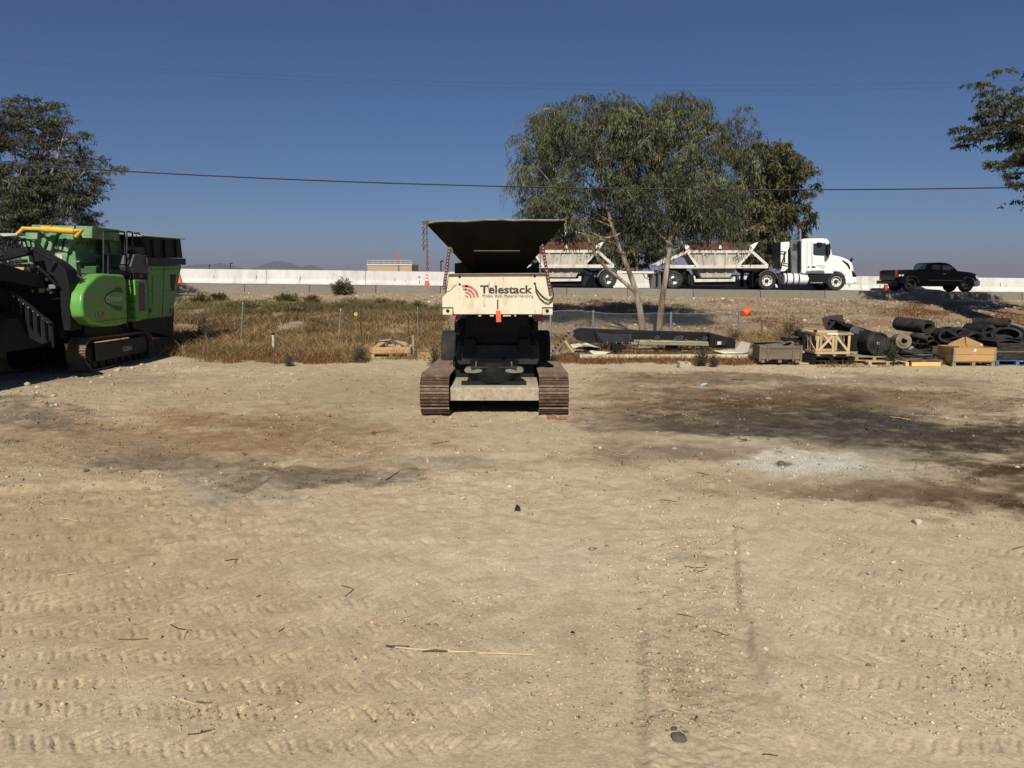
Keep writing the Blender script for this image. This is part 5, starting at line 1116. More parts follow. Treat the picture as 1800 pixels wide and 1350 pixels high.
mb = MB(); mb.bar(at(*U3(805,196),dc-.12), at(*U3(1420,206),dc-.12), .06, .07); mb.build('return_rail', mat('grey_green_steel', (.22,.21,.17), .6, var=.2), CV, bevel=.008); cv('belt_edge', [(830,172),(1100,176),(1420,184),(1420,196),(1100,190),(830,188)], .3, mat('tan_belt', (.36,.28,.17), .8, var=.3), dc-.06)
for zx, zy in ((1030,140),(1185,145),(1215,140),(1405,150)):
    mb = MB(); a0 = at(*U3(zx-18,zy+18), dc-.02); a1 = at(*U3(zx+8,zy-18), dc+.4); mb.tube([a0, a1], .085, 12); mb.build('idler_roller', mat('worn_roller', (.07,.07,.068), .5, .3, var=.3), CV)
for zx in (620, 690, 740, 795, 1150, 1325, 960, 1245):
    mb = MB(); c = at(*U3(zx,190 if zx < 800 else 168), dc-.13); mb.lathe([(.02,0),(.02,.02)], c, (0,1,0), 6); mb.build('bolt_head', M_STEEL, CV)
mb = MB(); mb.tube([at(*U3(*p), dc-.2) for p in ((830,120),(850,150),(875,165),(860,200),(900,215))], .014, 6); mb.build('loose_cable', M_WIRE, CV)
for zx in (700, 1150):
    mb = MB(); a0 = at(*U3(zx,195), dc); mb.bb(a0.x-.1,a0.x+.1,dc,dc+.9,zg-.05,a0.z); mb.build('support_block', M_BLACK, CV)
cv('support_leg', [(650,190),(700,195),(740,240),(735,275),(690,270),(660,225)], .1, M_BLACK, dc-.2)
# --- cream beam, planks and sheets around it
db = 22.0; mb = MB(); a0 = at(*U3(402,300), db); a1 = at(*U3(1738,300), db); za = lz(a0.x, db)
for k in range(1): mb.bb(a0.x,a1.x,db,db+.12,za+.05,za+.165)
tag(mb.build('steel_beam', mat('cream_beam_paint', (.62,.55,.37), .6, var=.12, scale=1, dirt=(.25,.15,.07), dirt_amt=.33, rust=.3, rust_scale=3), smooth=0, bevel=.008), 'long cream painted steel beam lying in red weeds before the conveyor frame', 'beam')
def plank(name, p0, p1, w_, th, m_, label, cat, d0, d1, q=U3):
    a0, a1 = at(*q(*p0), d0), at(*q(*p1), d1); mb = MB(); mb.bar(a0, a1, w_, th, up=(0,-1,.25)); return tag(mb.build(name, m_, smooth=0, bevel=.005), label, cat)
NB = thing('notched_plank', at(*U3(180,285),22.2), 'notched grey timber rail leaning beside the conveyor tail', 'timber')
mb = MB(); a0, a1 = at(*U3(182,285),22.2), at(*U3(345,108),22.7); mb.bar(a0, a1, .13, .05, up=(0,-1,.2)); mb.build('rail', mat('brown_old_timber', (.14,.10,.07), .85, var=.3), NB, bevel=.005)
for k in range(7):
    p = a0.lerp(a1, (k+.8)/7.6); mb = MB(); mb.box(p+Vector((-.055,-.03,.05)), (.05,.03,.06), (0,-.8,0)); mb.build('notch', M_PLAST, NB)
for i, (p0, p1, w_, m_) in enumerate((((245,270),(300,170),.12,M_GREYW), ((285,180),(350,265),.07,M_PALE))):
    plank('board_offcut', p0, p1, w_, .03, m_, ['short grey board propped under the notched rail','thin pale board crossing beside the notched rail'][i], 'board', 22.4, 22.5)
def sheet(name, pts, d0, dd, m_, label, th=.012, q=U3):
    P = [at(*q(*p[:2]), d0+(p[2] if len(p) > 2 else 0)) for p in pts]; n = (P[1]-P[0]).cross(P[2]-P[0]).normalized(); mb = MB(); mb.prism(P, n*th); return tag(mb.build(name, m_, smooth=0), label, 'sheet metal')
M_WSHEET = mat('bent_white_sheet', (.58,.55,.46), .55, var=.15, dirt=(.3,.24,.15), dirt_amt=.3); M_GSHEET = mat('grey_sheet', (.34,.32,.27), .6, var=.12, dirt=(.2,.17,.12), dirt_amt=.25)
sheet('sheet_scrap', [(325,205,0),(400,195,.2),(430,215,.2),(350,235,0)], 22.5, 0, M_WSHEET, 'crumpled white sheet metal scrap next to the leaning boards')
sheet('sheet_scrap', [(410,200,0),(455,192,.2),(560,228,.2),(520,225,0)], 22.45, 0, M_WSHEET, 'folded white sheet scrap bridging above the cream beam')
sheet('sheet_scrap', [(478,255,0),(500,250,.15),(560,268,.15),(645,262,.05),(600,278,0),(510,282,-.05)], 22.2, 0, M_WSHEET, 'torn white strip of sheet metal lying against the cream beam')
sheet('sheet_scrap', [(420,225,0),(520,222,.1),(580,255,.1),(440,265,0)], 22.6, 0, M_BLACK, 'black bent sheet behind the crumpled white scraps')
sheet('sheet_scrap', [(1455,255,-.1),(1540,278,-.2),(1720,275,-.2),(1590,245,.2)], 22.4, 0, M_WSHEET, 'flat pale sheet lying under the conveyor head')
sheet('sheet_scrap', [(1620,258,0),(1680,178,.25),(1752,195,.25),(1728,270,0)], 22.3, 0, M_GSHEET, 'grey sheet standing on edge by the conveyor head', .02)
p = gnd(*U3(1232,390)); o = thing('concrete_block', (p.x,p.y+.1,lz(p.x,p.y)), 'broken concrete block at the edge of the red weeds', 'concrete block'); q = MB(); q.box((p.x,p.y+.1,lz(p.x,p.y)+.08), (.34,.24,.17), (.05,.06,.15)); q.build('block', mat('pale_concrete', (.40,.35,.27), .9, var=.2, bump=.4), o, bevel=.03); q = MB(); q.box((p.x+.04,p.y-.02,lz(p.x,p.y)+.17), (.1,.06,.03), (.1,.1,.4)); q.build('mortar_lump', MATS['pale_concrete'], o, bevel=.01)

# --- old grey crate
a0, a1 = at(1334,632,DF), at(1409,632,DF); zt = at(1370,607.5,DF).z; zb = at(1370,632,DF).z; xm = (a0.x+a1.x)/2; wd = a1.x-a0.x; ly = .62; ht = zt-zb
OC = thing('wooden_crate', (xm,DF+ly/2,zb-.1), 'old grey plywood crate with battens, right of the cream beam', 'crate')
for nm, c, dd in (('front_panel',(xm,DF+.015,(zt+zb)/2),(wd-.02,.02,ht)), ('back_panel',(xm,DF+ly,(zt+zb)/2+.03),(wd-.02,.02,ht+.05)), ('end_panel',(a0.x+.01,DF+ly/2,(zt+zb)/2),(.02,ly-.04,ht)), ('end_panel',(a1.x-.01,DF+ly/2,(zt+zb)/2),(.02,ly-.04,ht)), ('base',(xm,DF+ly/2,zb+.02),(wd-.05,ly-.05,.02))):
    q = MB(); q.box(c, dd); q.build(nm, M_GREYW, OC, bevel=.003, seg=1)
for t_ in (.02, .20, .80, .98):
    q = MB(); q.box((a0.x+wd*t_, DF-.012, (zt+zb)/2-.02), (.05,.022,ht+.06)); q.build('batten', M_GREYW, OC, bevel=.003, seg=1)
for zc, hh in ((zt-.045,.075),(zb+.06,.10)):
    for t0_, t1_ in ((.045,.175),(.225,.775),(.825,.955)):
        q = MB(); q.box((a0.x+wd*(t0_+t1_)/2, DF-.009, zc), (wd*(t1_-t0_),.016,hh)); q.build('rail', M_GREYW, OC, bevel=.003, seg=1)
for t_ in (.1,.5,.9):
    q = MB(); q.box((a0.x+wd*t_, DF+ly/2, zb-.05), (.10,ly,.09)); q.build('skid', M_GREYW, OC, bevel=.004, seg=1)
q = MB(); q.bar((a0.x+.15,DF+.02,zt+.02), (a1.x-.1,DF+ly-.05,zt+.07), .09, .02); q.build('loose_lid_board', M_GREYW, OC); q = MB(); q.bar((a0.x+.02,DF+ly-.06,zt+.05), (a1.x-.35,DF+ly-.06,zt+.08), .08, .02); q.build('loose_lid_board', M_GREYW, OC)
# --- black steel frame and plates behind
def blk(name, pts, d, th, m_, label, q=U1, cat='scrap steel', bevel=.01):
    mb = MB(); mb.prism([at(*q(*p), d) for p in pts], (0,th,0)); return tag(mb.build(name, m_, bevel=bevel), label, cat)
blk('steel_channel', [(548,372),(770,385),(770,432),(552,428)], 21.9, .35, M_BLACK, 'black steel channel lying across behind the grey crate')
SF = thing('roller_stand', at(*U1(800,620),21.8), 'black steel roller frame standing behind the pine transport crate', 'scrap steel')
for pts, th in (([(705,290),(740,285),(745,300),(925,312),(925,340),(840,345),(720,360),(700,340)], .25), ([(765,345),(820,345),(830,520),(770,520)], .3), ([(725,275),(742,275),(745,300),(728,300)], .1), ([(915,278),(945,278),(945,315),(915,315)], .1), ([(840,340),(925,345),(925,420),(900,520),(850,520)], .05)):
    q = MB(); q.prism([at(*U1(*p), 21.75) for p in pts], (0,th,0)); q.build('frame_piece', M_BLACK, SF, bevel=.01)
q = MB(); q.prism([at(*U1(*p), 21.6) for p in ((1335,345),(1455,350),(1430,420),(1440,540),(1340,540))], (0,.5,0)); q.build('frame_piece', M_BLACK, SF, bevel=.01)
q = MB(); q.prism([at(*U1(*p), 21.9) for p in ((930,420),(1340,420),(1340,560),(930,560))], (0,.4,0)); q.build('frame_piece', M_BLACK, SF, bevel=.01)
blk('steel_plate', [(1000,128),(1170,92),(1255,90),(1285,200),(1240,290),(1040,270),(1022,210)], 22.6, .02, mat('dark_red_plate', (.045,.022,.02), .7, var=.3), 'dark red brown steel plate standing on the scrap pile', bevel=.003)
CH = thing('steel_chute', at(*U1(1200,560),22.2), 'black folded steel chute lying tilted on the scrap pile', 'chute')
for pts, d, th, m_ in (([(1060,290),(1075,240),(1165,155),(1185,160),(1100,280),(1085,300)], 22.1, .05, M_DGREY), ([(1165,155),(1390,215),(1370,245),(1290,240),(1170,175)], 22.05, .45, M_BLACK), ([(1100,290),(1170,180),(1370,240),(1340,300),(1140,300)], 22.3, .05, M_BLACK)):
    q = MB(); q.prism([at(*U1(*p), d) for p in pts], (0,th,0)); q.build('chute_side', m_, CH, bevel=.006)
q = MB(); P = [at(*U1(1345,290),21.9), at(*U1(1395,222),22.3), at(*U1(1560,300),22.3), at(*U1(1500,345),21.9)]; q.prism(P, (0,.02,-.03)); q.build('chute_tray', mat('grey_liner', (.12,.125,.13), .5, .3, var=.2), CH)
q = MB(); q.prism([at(*U1(*p), 22.35) for p in ((1400,225),(1600,285),(1620,298),(1560,300))], (0,.4,0)); q.build('chute_side', M_BLACK, CH)
# --- pine transport crate with braces
cA, cB = at(1433.6,622,DF+.1), at(1493.6,622,DF+.1); zt = at(1460,585,DF+.1).z; zb = cA.z; xm = (cA.x+cB.x)/2; wd = cB.x-cA.x; ly = .85; rzc = .02
PC = lroot('transport_crate', (xm, DF+.1+ly/2, zb), 'open pine transport crate with diagonal braces, beside the big belt roll', 'crate', None, (0,0,rzc)); hh = zt-zb
def pc(name, p0, p1, w_, th, m_=M_PALE): q = MB(); q.bar(p0, p1, w_, th, up=(0,-1,0)) ; q.build(name, m_, PC, bevel=.003, seg=1)
for fy in (-ly/2, ly/2):
    pc('top_rail', (-wd/2,fy,hh-.03), (wd/2,fy,hh-.03), .075, .03, M_PALLET if fy < 0 else M_PALE); pc('bottom_rail', (-wd/2,fy,.03), (wd/2,fy,.03), .075, .03)
    for t_ in (-.5,0,.5):
        xx = t_*(wd-.07); pc('post', (xx,fy+.024*(1 if fy < 0 else -1),.0), (xx,fy+.024*(1 if fy < 0 else -1),hh-.07), .07, .02)
    pc('brace', (-wd/2+.06,fy-.004,.08), (-.04,fy-.004,hh-.08), .065, .018); pc('brace', (wd/2-.06,fy-.004,.08), (.05,fy-.004,hh-.08), .065, .018)
for sx in (-1,1):
    for zz in (.03,hh-.03): q = MB(); q.bar((sx*wd/2,-ly/2+.03,zz), (sx*wd/2,ly/2-.03,zz), .03, .07); q.build('end_rail', M_PALE, PC, bevel=.003, seg=1)
    q = MB(); q.bar((sx*wd/2,-ly/2+.05,.07), (sx*wd/2,ly/2-.05,hh-.07), .02, .06); q.build('brace', M_PALE, PC); q = MB(); q.bar((sx*wd/2,0,.07), (sx*wd/2,0,hh-.07), .02, .06); q.build('post', M_PALE, PC)
for t_ in (-.42,.05,.45): q = MB(); q.box((t_*wd,0,-.035), (.09,ly,.06)); q.build('skid', M_PALLET, PC)
q = MB(); q.box((-.05,-ly/2-.02,hh-.028), (.3,.012,.05)); q.build('shipping_label', mat('white_paper', (.72,.71,.68), .8), PC)
bx0, bx1 = at(1424,640,DF+.1).x, at(1500,640,DF+.1).x; zg = lz(xm, DF+.4)
BP = thing('plastic_pallet', (xm,DF+.5,zg), 'black plastic pallets stacked under the pine transport crate', 'pallet')
for k in range(2):
    z0 = zg+.01+k*(zb-.065-zg)/2; h_ = (zb-.065-zg)/2
    q = MB(); q.bb(bx0+.05*k,bx1-.03*k,DF+.08,DF+1.05,z0+h_*.62,z0+h_*.92); q.build('deck', M_PLAST, BP, bevel=.01)
    for t_ in (.08,.5,.92):
        q = MB(); q.box((bx0+(bx1-bx0)*t_,DF+.56,z0+h_*.31), (.14,.9,h_*.58)); q.build('runner', M_PLAST, BP, bevel=.008)
# --- big roll on pallets
p = gnd(1555,642); zg = lz(p.x, p.y+.5)
pallet(at(1560,642,DF).x, DF+.45, zg, 1.15, .9, .05, M_PALE, 'lower pale pallet beneath the big black belt roll', 'pallets under the big roll', .12)
pallet(at(1543,628,DF).x, DF+.6, zg+.121, 1.1, .9, -.03, M_PALLET, 'upper brown pallet directly carrying the big black belt roll', 'pallets under the big roll', .12)
c = at(*U1(1690,440), DF+.35); rr_ = at(*U1(1690,440),DF+.35).z-(zg+.245)
belt_roll(c.x, c.y, zg+.245+.36, .36, .05, .9, (.02,-1,.02), 'big tight black belt roll with a square hub standing on pallets', None, 7, 1.0, 0, None, True, 1)
c = at(*U2(345,620), DF+.5); belt_roll(c.x, c.y, c.z, .235, .06, .5, (-.15,-1,.1), 'tan edged belt roll leaning between weeds and the hose coil', mat('tan_edge_belt', (.16,.13,.085), .8, var=.35, dirt=(.24,.2,.13), dirt_amt=.4), 4, 1.0, 0, None, False, 2)
c = at(*U2(640,450), 21.9); belt_roll(c.x, c.y, c.z, .29, .13, 1.05, (.35,-.94,-.05), 'thick wide belt roll with oval eye on top of the pile', None, 4, .78, .3, None, False, 3)
c = at(*U2(870,560), 21.5); belt_roll(c.x, c.y, c.z, .26, .15, .6, (-.15,-1,-.05), 'loose belt roll arched behind the slanted pine boards', None, 3, .75, .35, None, False, 4)
c = at(*U2(1010,520), 21.9); belt_roll(c.x, c.y, c.z, .14, .07, .7, (-.1,-1,0), 'small black belt roll wedged between two larger rolls', None, 3, .9, 0, None, False, 5)
c = at(*U2(1200,620), 21.6); belt_roll(c.x, c.y, c.z-.02, .34, .22, .9, (.0,-1,-.1), 'large domed belt roll rising behind the pine box', None, 3, .95, 0, None, False, 6)
c = at(*U2(1610,400), 22.6); belt_roll(c.x, c.y, c.z, .17, .09, .95, (.62,-.78,.02), 'narrow belt roll lying on the very top of the pile at right', None, 3, .95, .5, None, False, 7)
c = at(*U2(1600,540), 22.0); belt_roll(c.x, c.y, c.z, .44, .30, .5, (-.2,-1,.18), 'wide loose belt loops beneath the narrow top roll', None, 4, .55, 0, None, False, 8)
c = at(*U2(1390,500), 22.4); belt_roll(c.x, c.y, c.z, .26, .12, .9, (.1,-1,0), 'dark belt roll behind the wide loose loops', None, 3, .85, .3, None, False, 9)
c = at(*U2(890,490), 22.5); belt_roll(c.x, c.y, c.z, .22, .16, .5, (.1,-1,.35), 'thin open belt loop lying over the middle rolls', None, 2, .7, 0, None, False, 10)
c = at(*U2(1410,690), 21.3); belt_roll(c.x, c.y, c.z-.03, .13, .05, .5, (.1,-1,.1), 'small belt offcut roll on the ground right of the pine box', None, 3, .8, 0, None, False, 12)
CHs = thing('corrugated_hose', at(*U2(600,640),21.2), 'short corrugated black hose lying among the belt rolls', 'hose')
q = MB(); a0, a1 = at(*U2(660,597),21.2), at(*U2(450,550),21.9)
for k in range(12):
    p = a0.lerp(a1, k/11); q.lathe([(.10,-.03),(.125,-.012),(.125,.012),(.10,.03)], p, (a1-a0), 18, closed=False, sy=.62) if 0 else None
prof = []; L_ = (a1-a0).length
for k in range(14): prof += [(.112, L_*k/14), (.13, L_*(k+.35)/14), (.13, L_*(k+.65)/14)]
prof2 = [(.098, 0)] + prof; ii = [(r_-.02, h) for r_, h in prof[::-1]]
q.lathe(prof+ii, a0, (a1-a0), 20, closed=True, sy=.7); q.build('hose', M_BELT, CHs, smooth=30)
# rubble heap of belts under the rolls, so that each roll rests on something
hx0, hx1 = at(1560,640,22).x, at(1830,640,22).x
HP = thing('belt_heap', ((hx0+hx1)/2, 22.4, 0), 'flattened heap of old black belting under the rolls', 'belt heap')
rr = random.Random(12)
for k in range(34):
    x_ = hx0+(hx1-hx0)*(k+.5)/34+rr.uniform(-.1,.1); y_ = 21.75+rr.uniform(0,.9); w2 = rr.uniform(.5,.9); z0 = lz(x_, y_); top = .42+.26*math.exp(-((x_-hx1+1.6)/1.9)**2)+.16*math.exp(-((x_-hx0-1.2)/1.)**2)+rr.uniform(-.10,.08)
    q = MB(); P = []; n = 9
    for i in range(n+1):
        t = i/n; P.append((x_+(t-.5)*w2, top*math.sin(math.pi*min(1,max(0,t)))**.6+z0-.02))
    up_ = [(a, y_, b_) for a, b_ in P]; lo_ = [(a, y_, b_-.03) for a, b_ in P[::-1]]
    q.prism(up_+lo_, (rr.uniform(-.2,.2), rr.uniform(.5,.9), rr.uniform(-.02,.05))); q.build('belt_fold', M_BELT, HP, smooth=40)
rj = random.Random(77)
for k in range(26):                                     # offcuts thrown over one another
    t_ = k/25; x_ = hx0+.3+(hx1-hx0-.8)*t_+rj.uniform(-.2,.2); y_ = 21.6+rj.uniform(-.1,.9); z_ = lz(x_, y_)+.30+.30*math.exp(-((x_-hx1+1.9)/1.9)**2)+rj.uniform(-.15,.18)
    L_ = rj.uniform(.35,.9); w_ = rj.uniform(.12,.34); a_ = rj.uniform(0,3.14); bend = rj.uniform(-.25,.3); q = MB(); P = []; n = 8
    for i in range(n+1):
        s_ = i/n-.5; P.append((s_*L_, bend*L_*(1-4*s_*s_)))
    ca, sa = math.cos(a_), math.sin(a_); tl = rj.uniform(-.5,.5)
    def W3(u, v, h): return (x_+u*ca-v*sa, y_+u*sa+v*ca, z_+h+u*tl)
    vs = []
    for u, h in P: vs += [W3(u,-w_/2,h), W3(u,w_/2,h), W3(u,w_/2,h-.022), W3(u,-w_/2,h-.022)]
    fs = [(0,3,2,1), (4*n,4*n+1,4*n+2,4*n+3)]
    for i in range(n):
        b0, b1 = 4*i, 4*i+4; fs += [(b0,b0+1,b1+1,b1),(b0+1,b0+2,b1+2,b1+1),(b0+2,b0+3,b1+3,b1+2),(b0+3,b0,b1,b1+3)]
    q.add(vs, fs); q.build('belt_offcut', M_BELT if k % 4 else M_RUBBER, HP, smooth=40)
# --- hose coil on a low stack
p0 = at(1577,626,DF+.1); cx = at(1612,618,DF+.45).x; zc = at(1612,622,DF+.45).z
pallet(at(1622,642,DF).x+.05, DF+.5, lz(at(1622,642,DF).x, DF+.5), 1.1, .9, .02, M_GREYW, 'grey pallet under the coil of black hose', None, .16)
q = MB(); a0, a1 = at(1602,642,DF-.1), at(1653,642,DF-.1); z_ = lz(a0.x, DF-.1); q.bb(a0.x,a1.x,DF-.12,DF-.03,z_+.005,z_+.125); tag(q.build('timber_beam', mat('bright_pine', (.66,.45,.15), .7, var=.15, streak=(.25,3,3)), smooth=0, bevel=.005), 'bright yellow pine timber lying before the hose coil', 'timber')
q = MB(); q.bb(a0.x-.16,a0.x-.07,DF-.1,DF+.0,z_+.005,z_+.115); tag(q.build('timber_offcut', mat('bright_pine', ()) if 0 else MATS['bright_pine'], smooth=0, bevel=.005), 'short pine offcut at the end of the yellow timber', 'timber')
HC = thing('hose_coil', (cx,DF+.5,lz(cx,DF+.5)+.165), 'coil of grey black hose heaped on a grey pallet', 'hose')
zb_ = lz(cx,DF+.5)+.165
for k in range(9):
    q = MB(); P = []; n = 36; ra = .48-.018*k+rr.uniform(-.04,.04); rb = .36+rr.uniform(-.04,.04); ox = rr.uniform(-.05,.05); ph = rr.uniform(0,6)
    for i in range(n): t = 2*math.pi*i/n; P.append((cx+ox+ra*math.cos(t), DF+.5+rb*math.sin(t), zb_+.03+.028*k+.03*math.sin(2*t+ph)+.015*math.sin(3*t+k)))
    q.tube(P, .027, 7, closed=True); q.build('hose_loop', M_BELT if k % 3 else mat('grey_hose', (.085,.08,.072), .7, var=.3), HC)
for k in range(3):
    q = MB(); q.tube([(cx+.3,DF+.3,zb_+.12+.03*k),(cx+.55,DF+.15-.05*k,zb_+.08),(cx+.75,DF+.1+.1*k,zb_+.03),(cx+.62,DF+.3,zb_+.03)], .026, 7); q.build('hose_end', M_BELT, HC)
q = MB(); p = at(*U2(420,712), DF+.35); q.prism([p+Vector((-.08,0,-.04)), p+Vector((.0,0,-.06)), p+Vector((.10,0,.04)), p+Vector((.02,0,.06))], (.05,.12,.02)); q.build('hose_clamp', M_STEEL, HC, bevel=.006)
# --- pine pallet box at right, with slanted boards in it
a0, a1 = at(1675,636,DF-.25), at(1750,636,DF-.25); xm = (a0.x+a1.x)/2; wd = a1.x-a0.x; yq = DF-.25; zq = lz(xm, yq)
pallet(xm, yq+.42, zq, wd, .82, 0, M_PALLET, 'brown pallet under the orange pine pallet box', None, .145)
collar(xm, yq+.42, zq+.146, wd, .84, .40, 2, M_PINE, 'orange pine pallet box with steel corner hinges holding slanted boards')
q = MB(); q.prism([(xm-.03,yq-.012,zq+.42),(xm+.02,yq-.012,zq+.43),(xm+.03,yq-.012,zq+.50),(xm,yq-.012,zq+.52),(xm-.05,yq-.012,zq+.47)], (0,.004,0)); tag(q.build('paper_tag', mat('white_paper', ()) if 0 else MATS['white_paper'], smooth=0), 'torn white paper tag stapled to the orange pine box', 'paper tag')
SB = thing('folded_collar', (xm-.05,yq+.5,zq+.35), 'folded pine collar standing slanted inside the pallet box', 'timber box')
for pts in (([(880,680),(880,655),(1075,568),(1090,660),(1100,690)]), ([(1090,565),(1300,655),(1305,700),(1115,690),(1095,650)])):
    q = MB(); q.prism([at(*U2(*p), yq+.35) for p in pts], (0,.025,0)); q.build('board', M_PINE, SB, bevel=.004)
q = MB(); q.prism([at(*U2(*p), yq+.335) for p in ((1268,650),(1290,655),(1300,680),(1270,675))], (0,.005,0)); q.build('paper_tag', MATS['white_paper'], SB, smooth=0)
# its shaded left side, painted dark as a box of its own
q = MB(); p0, p1 = at(*U2(690,680),DF+.55), at(*U2(890,860),DF+.55); BX = thing('shaded_box_side', ((p0.x+p1.x)/2,DF+.9,lz(p0.x,DF+.9)), 'shaded left side of the orange pine box, painted dark brown', 'timber box')
for k in range(2):
    zt_ = p0.z-(p0.z-p1.z)*k/2; zb2 = p0.z-(p0.z-p1.z)*(k+1)/2+.01; q = MB(); q.bb(p0.x,p1.x+.25,DF+.55,DF+.575,zb2,zt_); q.build('board', mat('shaded_pine', (.06,.04,.025), .8, var=.3), BX, bevel=.004); q = MB(); q.bb(p0.x,p0.x+.025,DF+.58,DF+1.3,zb2,zt_); q.build('board', MATS['shaded_pine'], BX)
q = MB(); q.bb(p0.x+.05,p1.x+.2,DF+.6,DF+1.25,lz(p0.x,DF+.9),p1.z); q.build('base', MATS['shaded_pine'], BX)
# --- blue pallet with stacked belts at the right edge
a0 = at(1752,645,DF-.2); xb = a0.x+.62; yb = DF+.35; zq = lz(xb, yb)
pallet(xb, yb, zq, 1.24, 1.0, 0, M_BLUEW, 'blue painted pallet under stacked black belts', None, .15)
BS = thing('belt_stack', (xb,yb,zq+.151), 'two thick stacks of folded black belt on the blue pallet', 'belt stack')
zz = zq+.152
for k in range(2):
    for j in range(4):
        q = MB(); dx = rr.uniform(-.02,.02); q.bb(a0.x+.01+dx,a0.x+1.25+dx,yb-.48,yb+.45,zz,zz+.056); q.build('belt_layer', M_BELT, BS, bevel=.02); zz += .058
    if k == 0: q = MB(); q.bb(a0.x,a0.x+1.26,yb-.50,yb+.46,zz,zz+.018); q.build('spacer_sheet', mat('grey_spacer', (.20,.19,.16), .8), BS); zz += .02
q = MB(); P = []
for i in range(15): t = i/14; P.append((a0.x+.0+1.3*t, zz+.01+.06*math.sin(t*6)))
q.prism([(a, yb-.46, b_+.03) for a, b_ in P]+[(a, yb-.46, b_) for a, b_ in P[::-1]], (0,.9,0)); q.build('loose_belt', M_BELT, BS, smooth=40)
# loose low boards and scraps on the ground
for i, (px, py, ln, th_, rzz, lab) in enumerate(((1512,640,.5,.03,.5,'loose brown board pointing at the lower pale pallet'), (1415,640,.5,.03,-.1,'flat pale board against the grey crate skid'), (1395,640,.35,.06,.05,'short timber block by the grey crate skid'))):
    p = gnd(px, py); q = MB(); q.box((p.x,p.y,lz(p.x,p.y)+th_/2+.01), (ln,.10,th_), (0,0,rzz)); tag(q.build('loose_board', [M_PALLET,M_PALE,M_PALLET][i], smooth=0, bevel=.004), lab, 'board')
p = gnd(1315,668); q = MB(); q.box((p.x,p.y,lz(p.x,p.y)+.02), (.75,.06,.04), (0,0,-.35)); tag(q.build('loose_board', M_GREYW, smooth=0, bevel=.004), 'grey stick of timber lying on the dark stained soil', 'board')
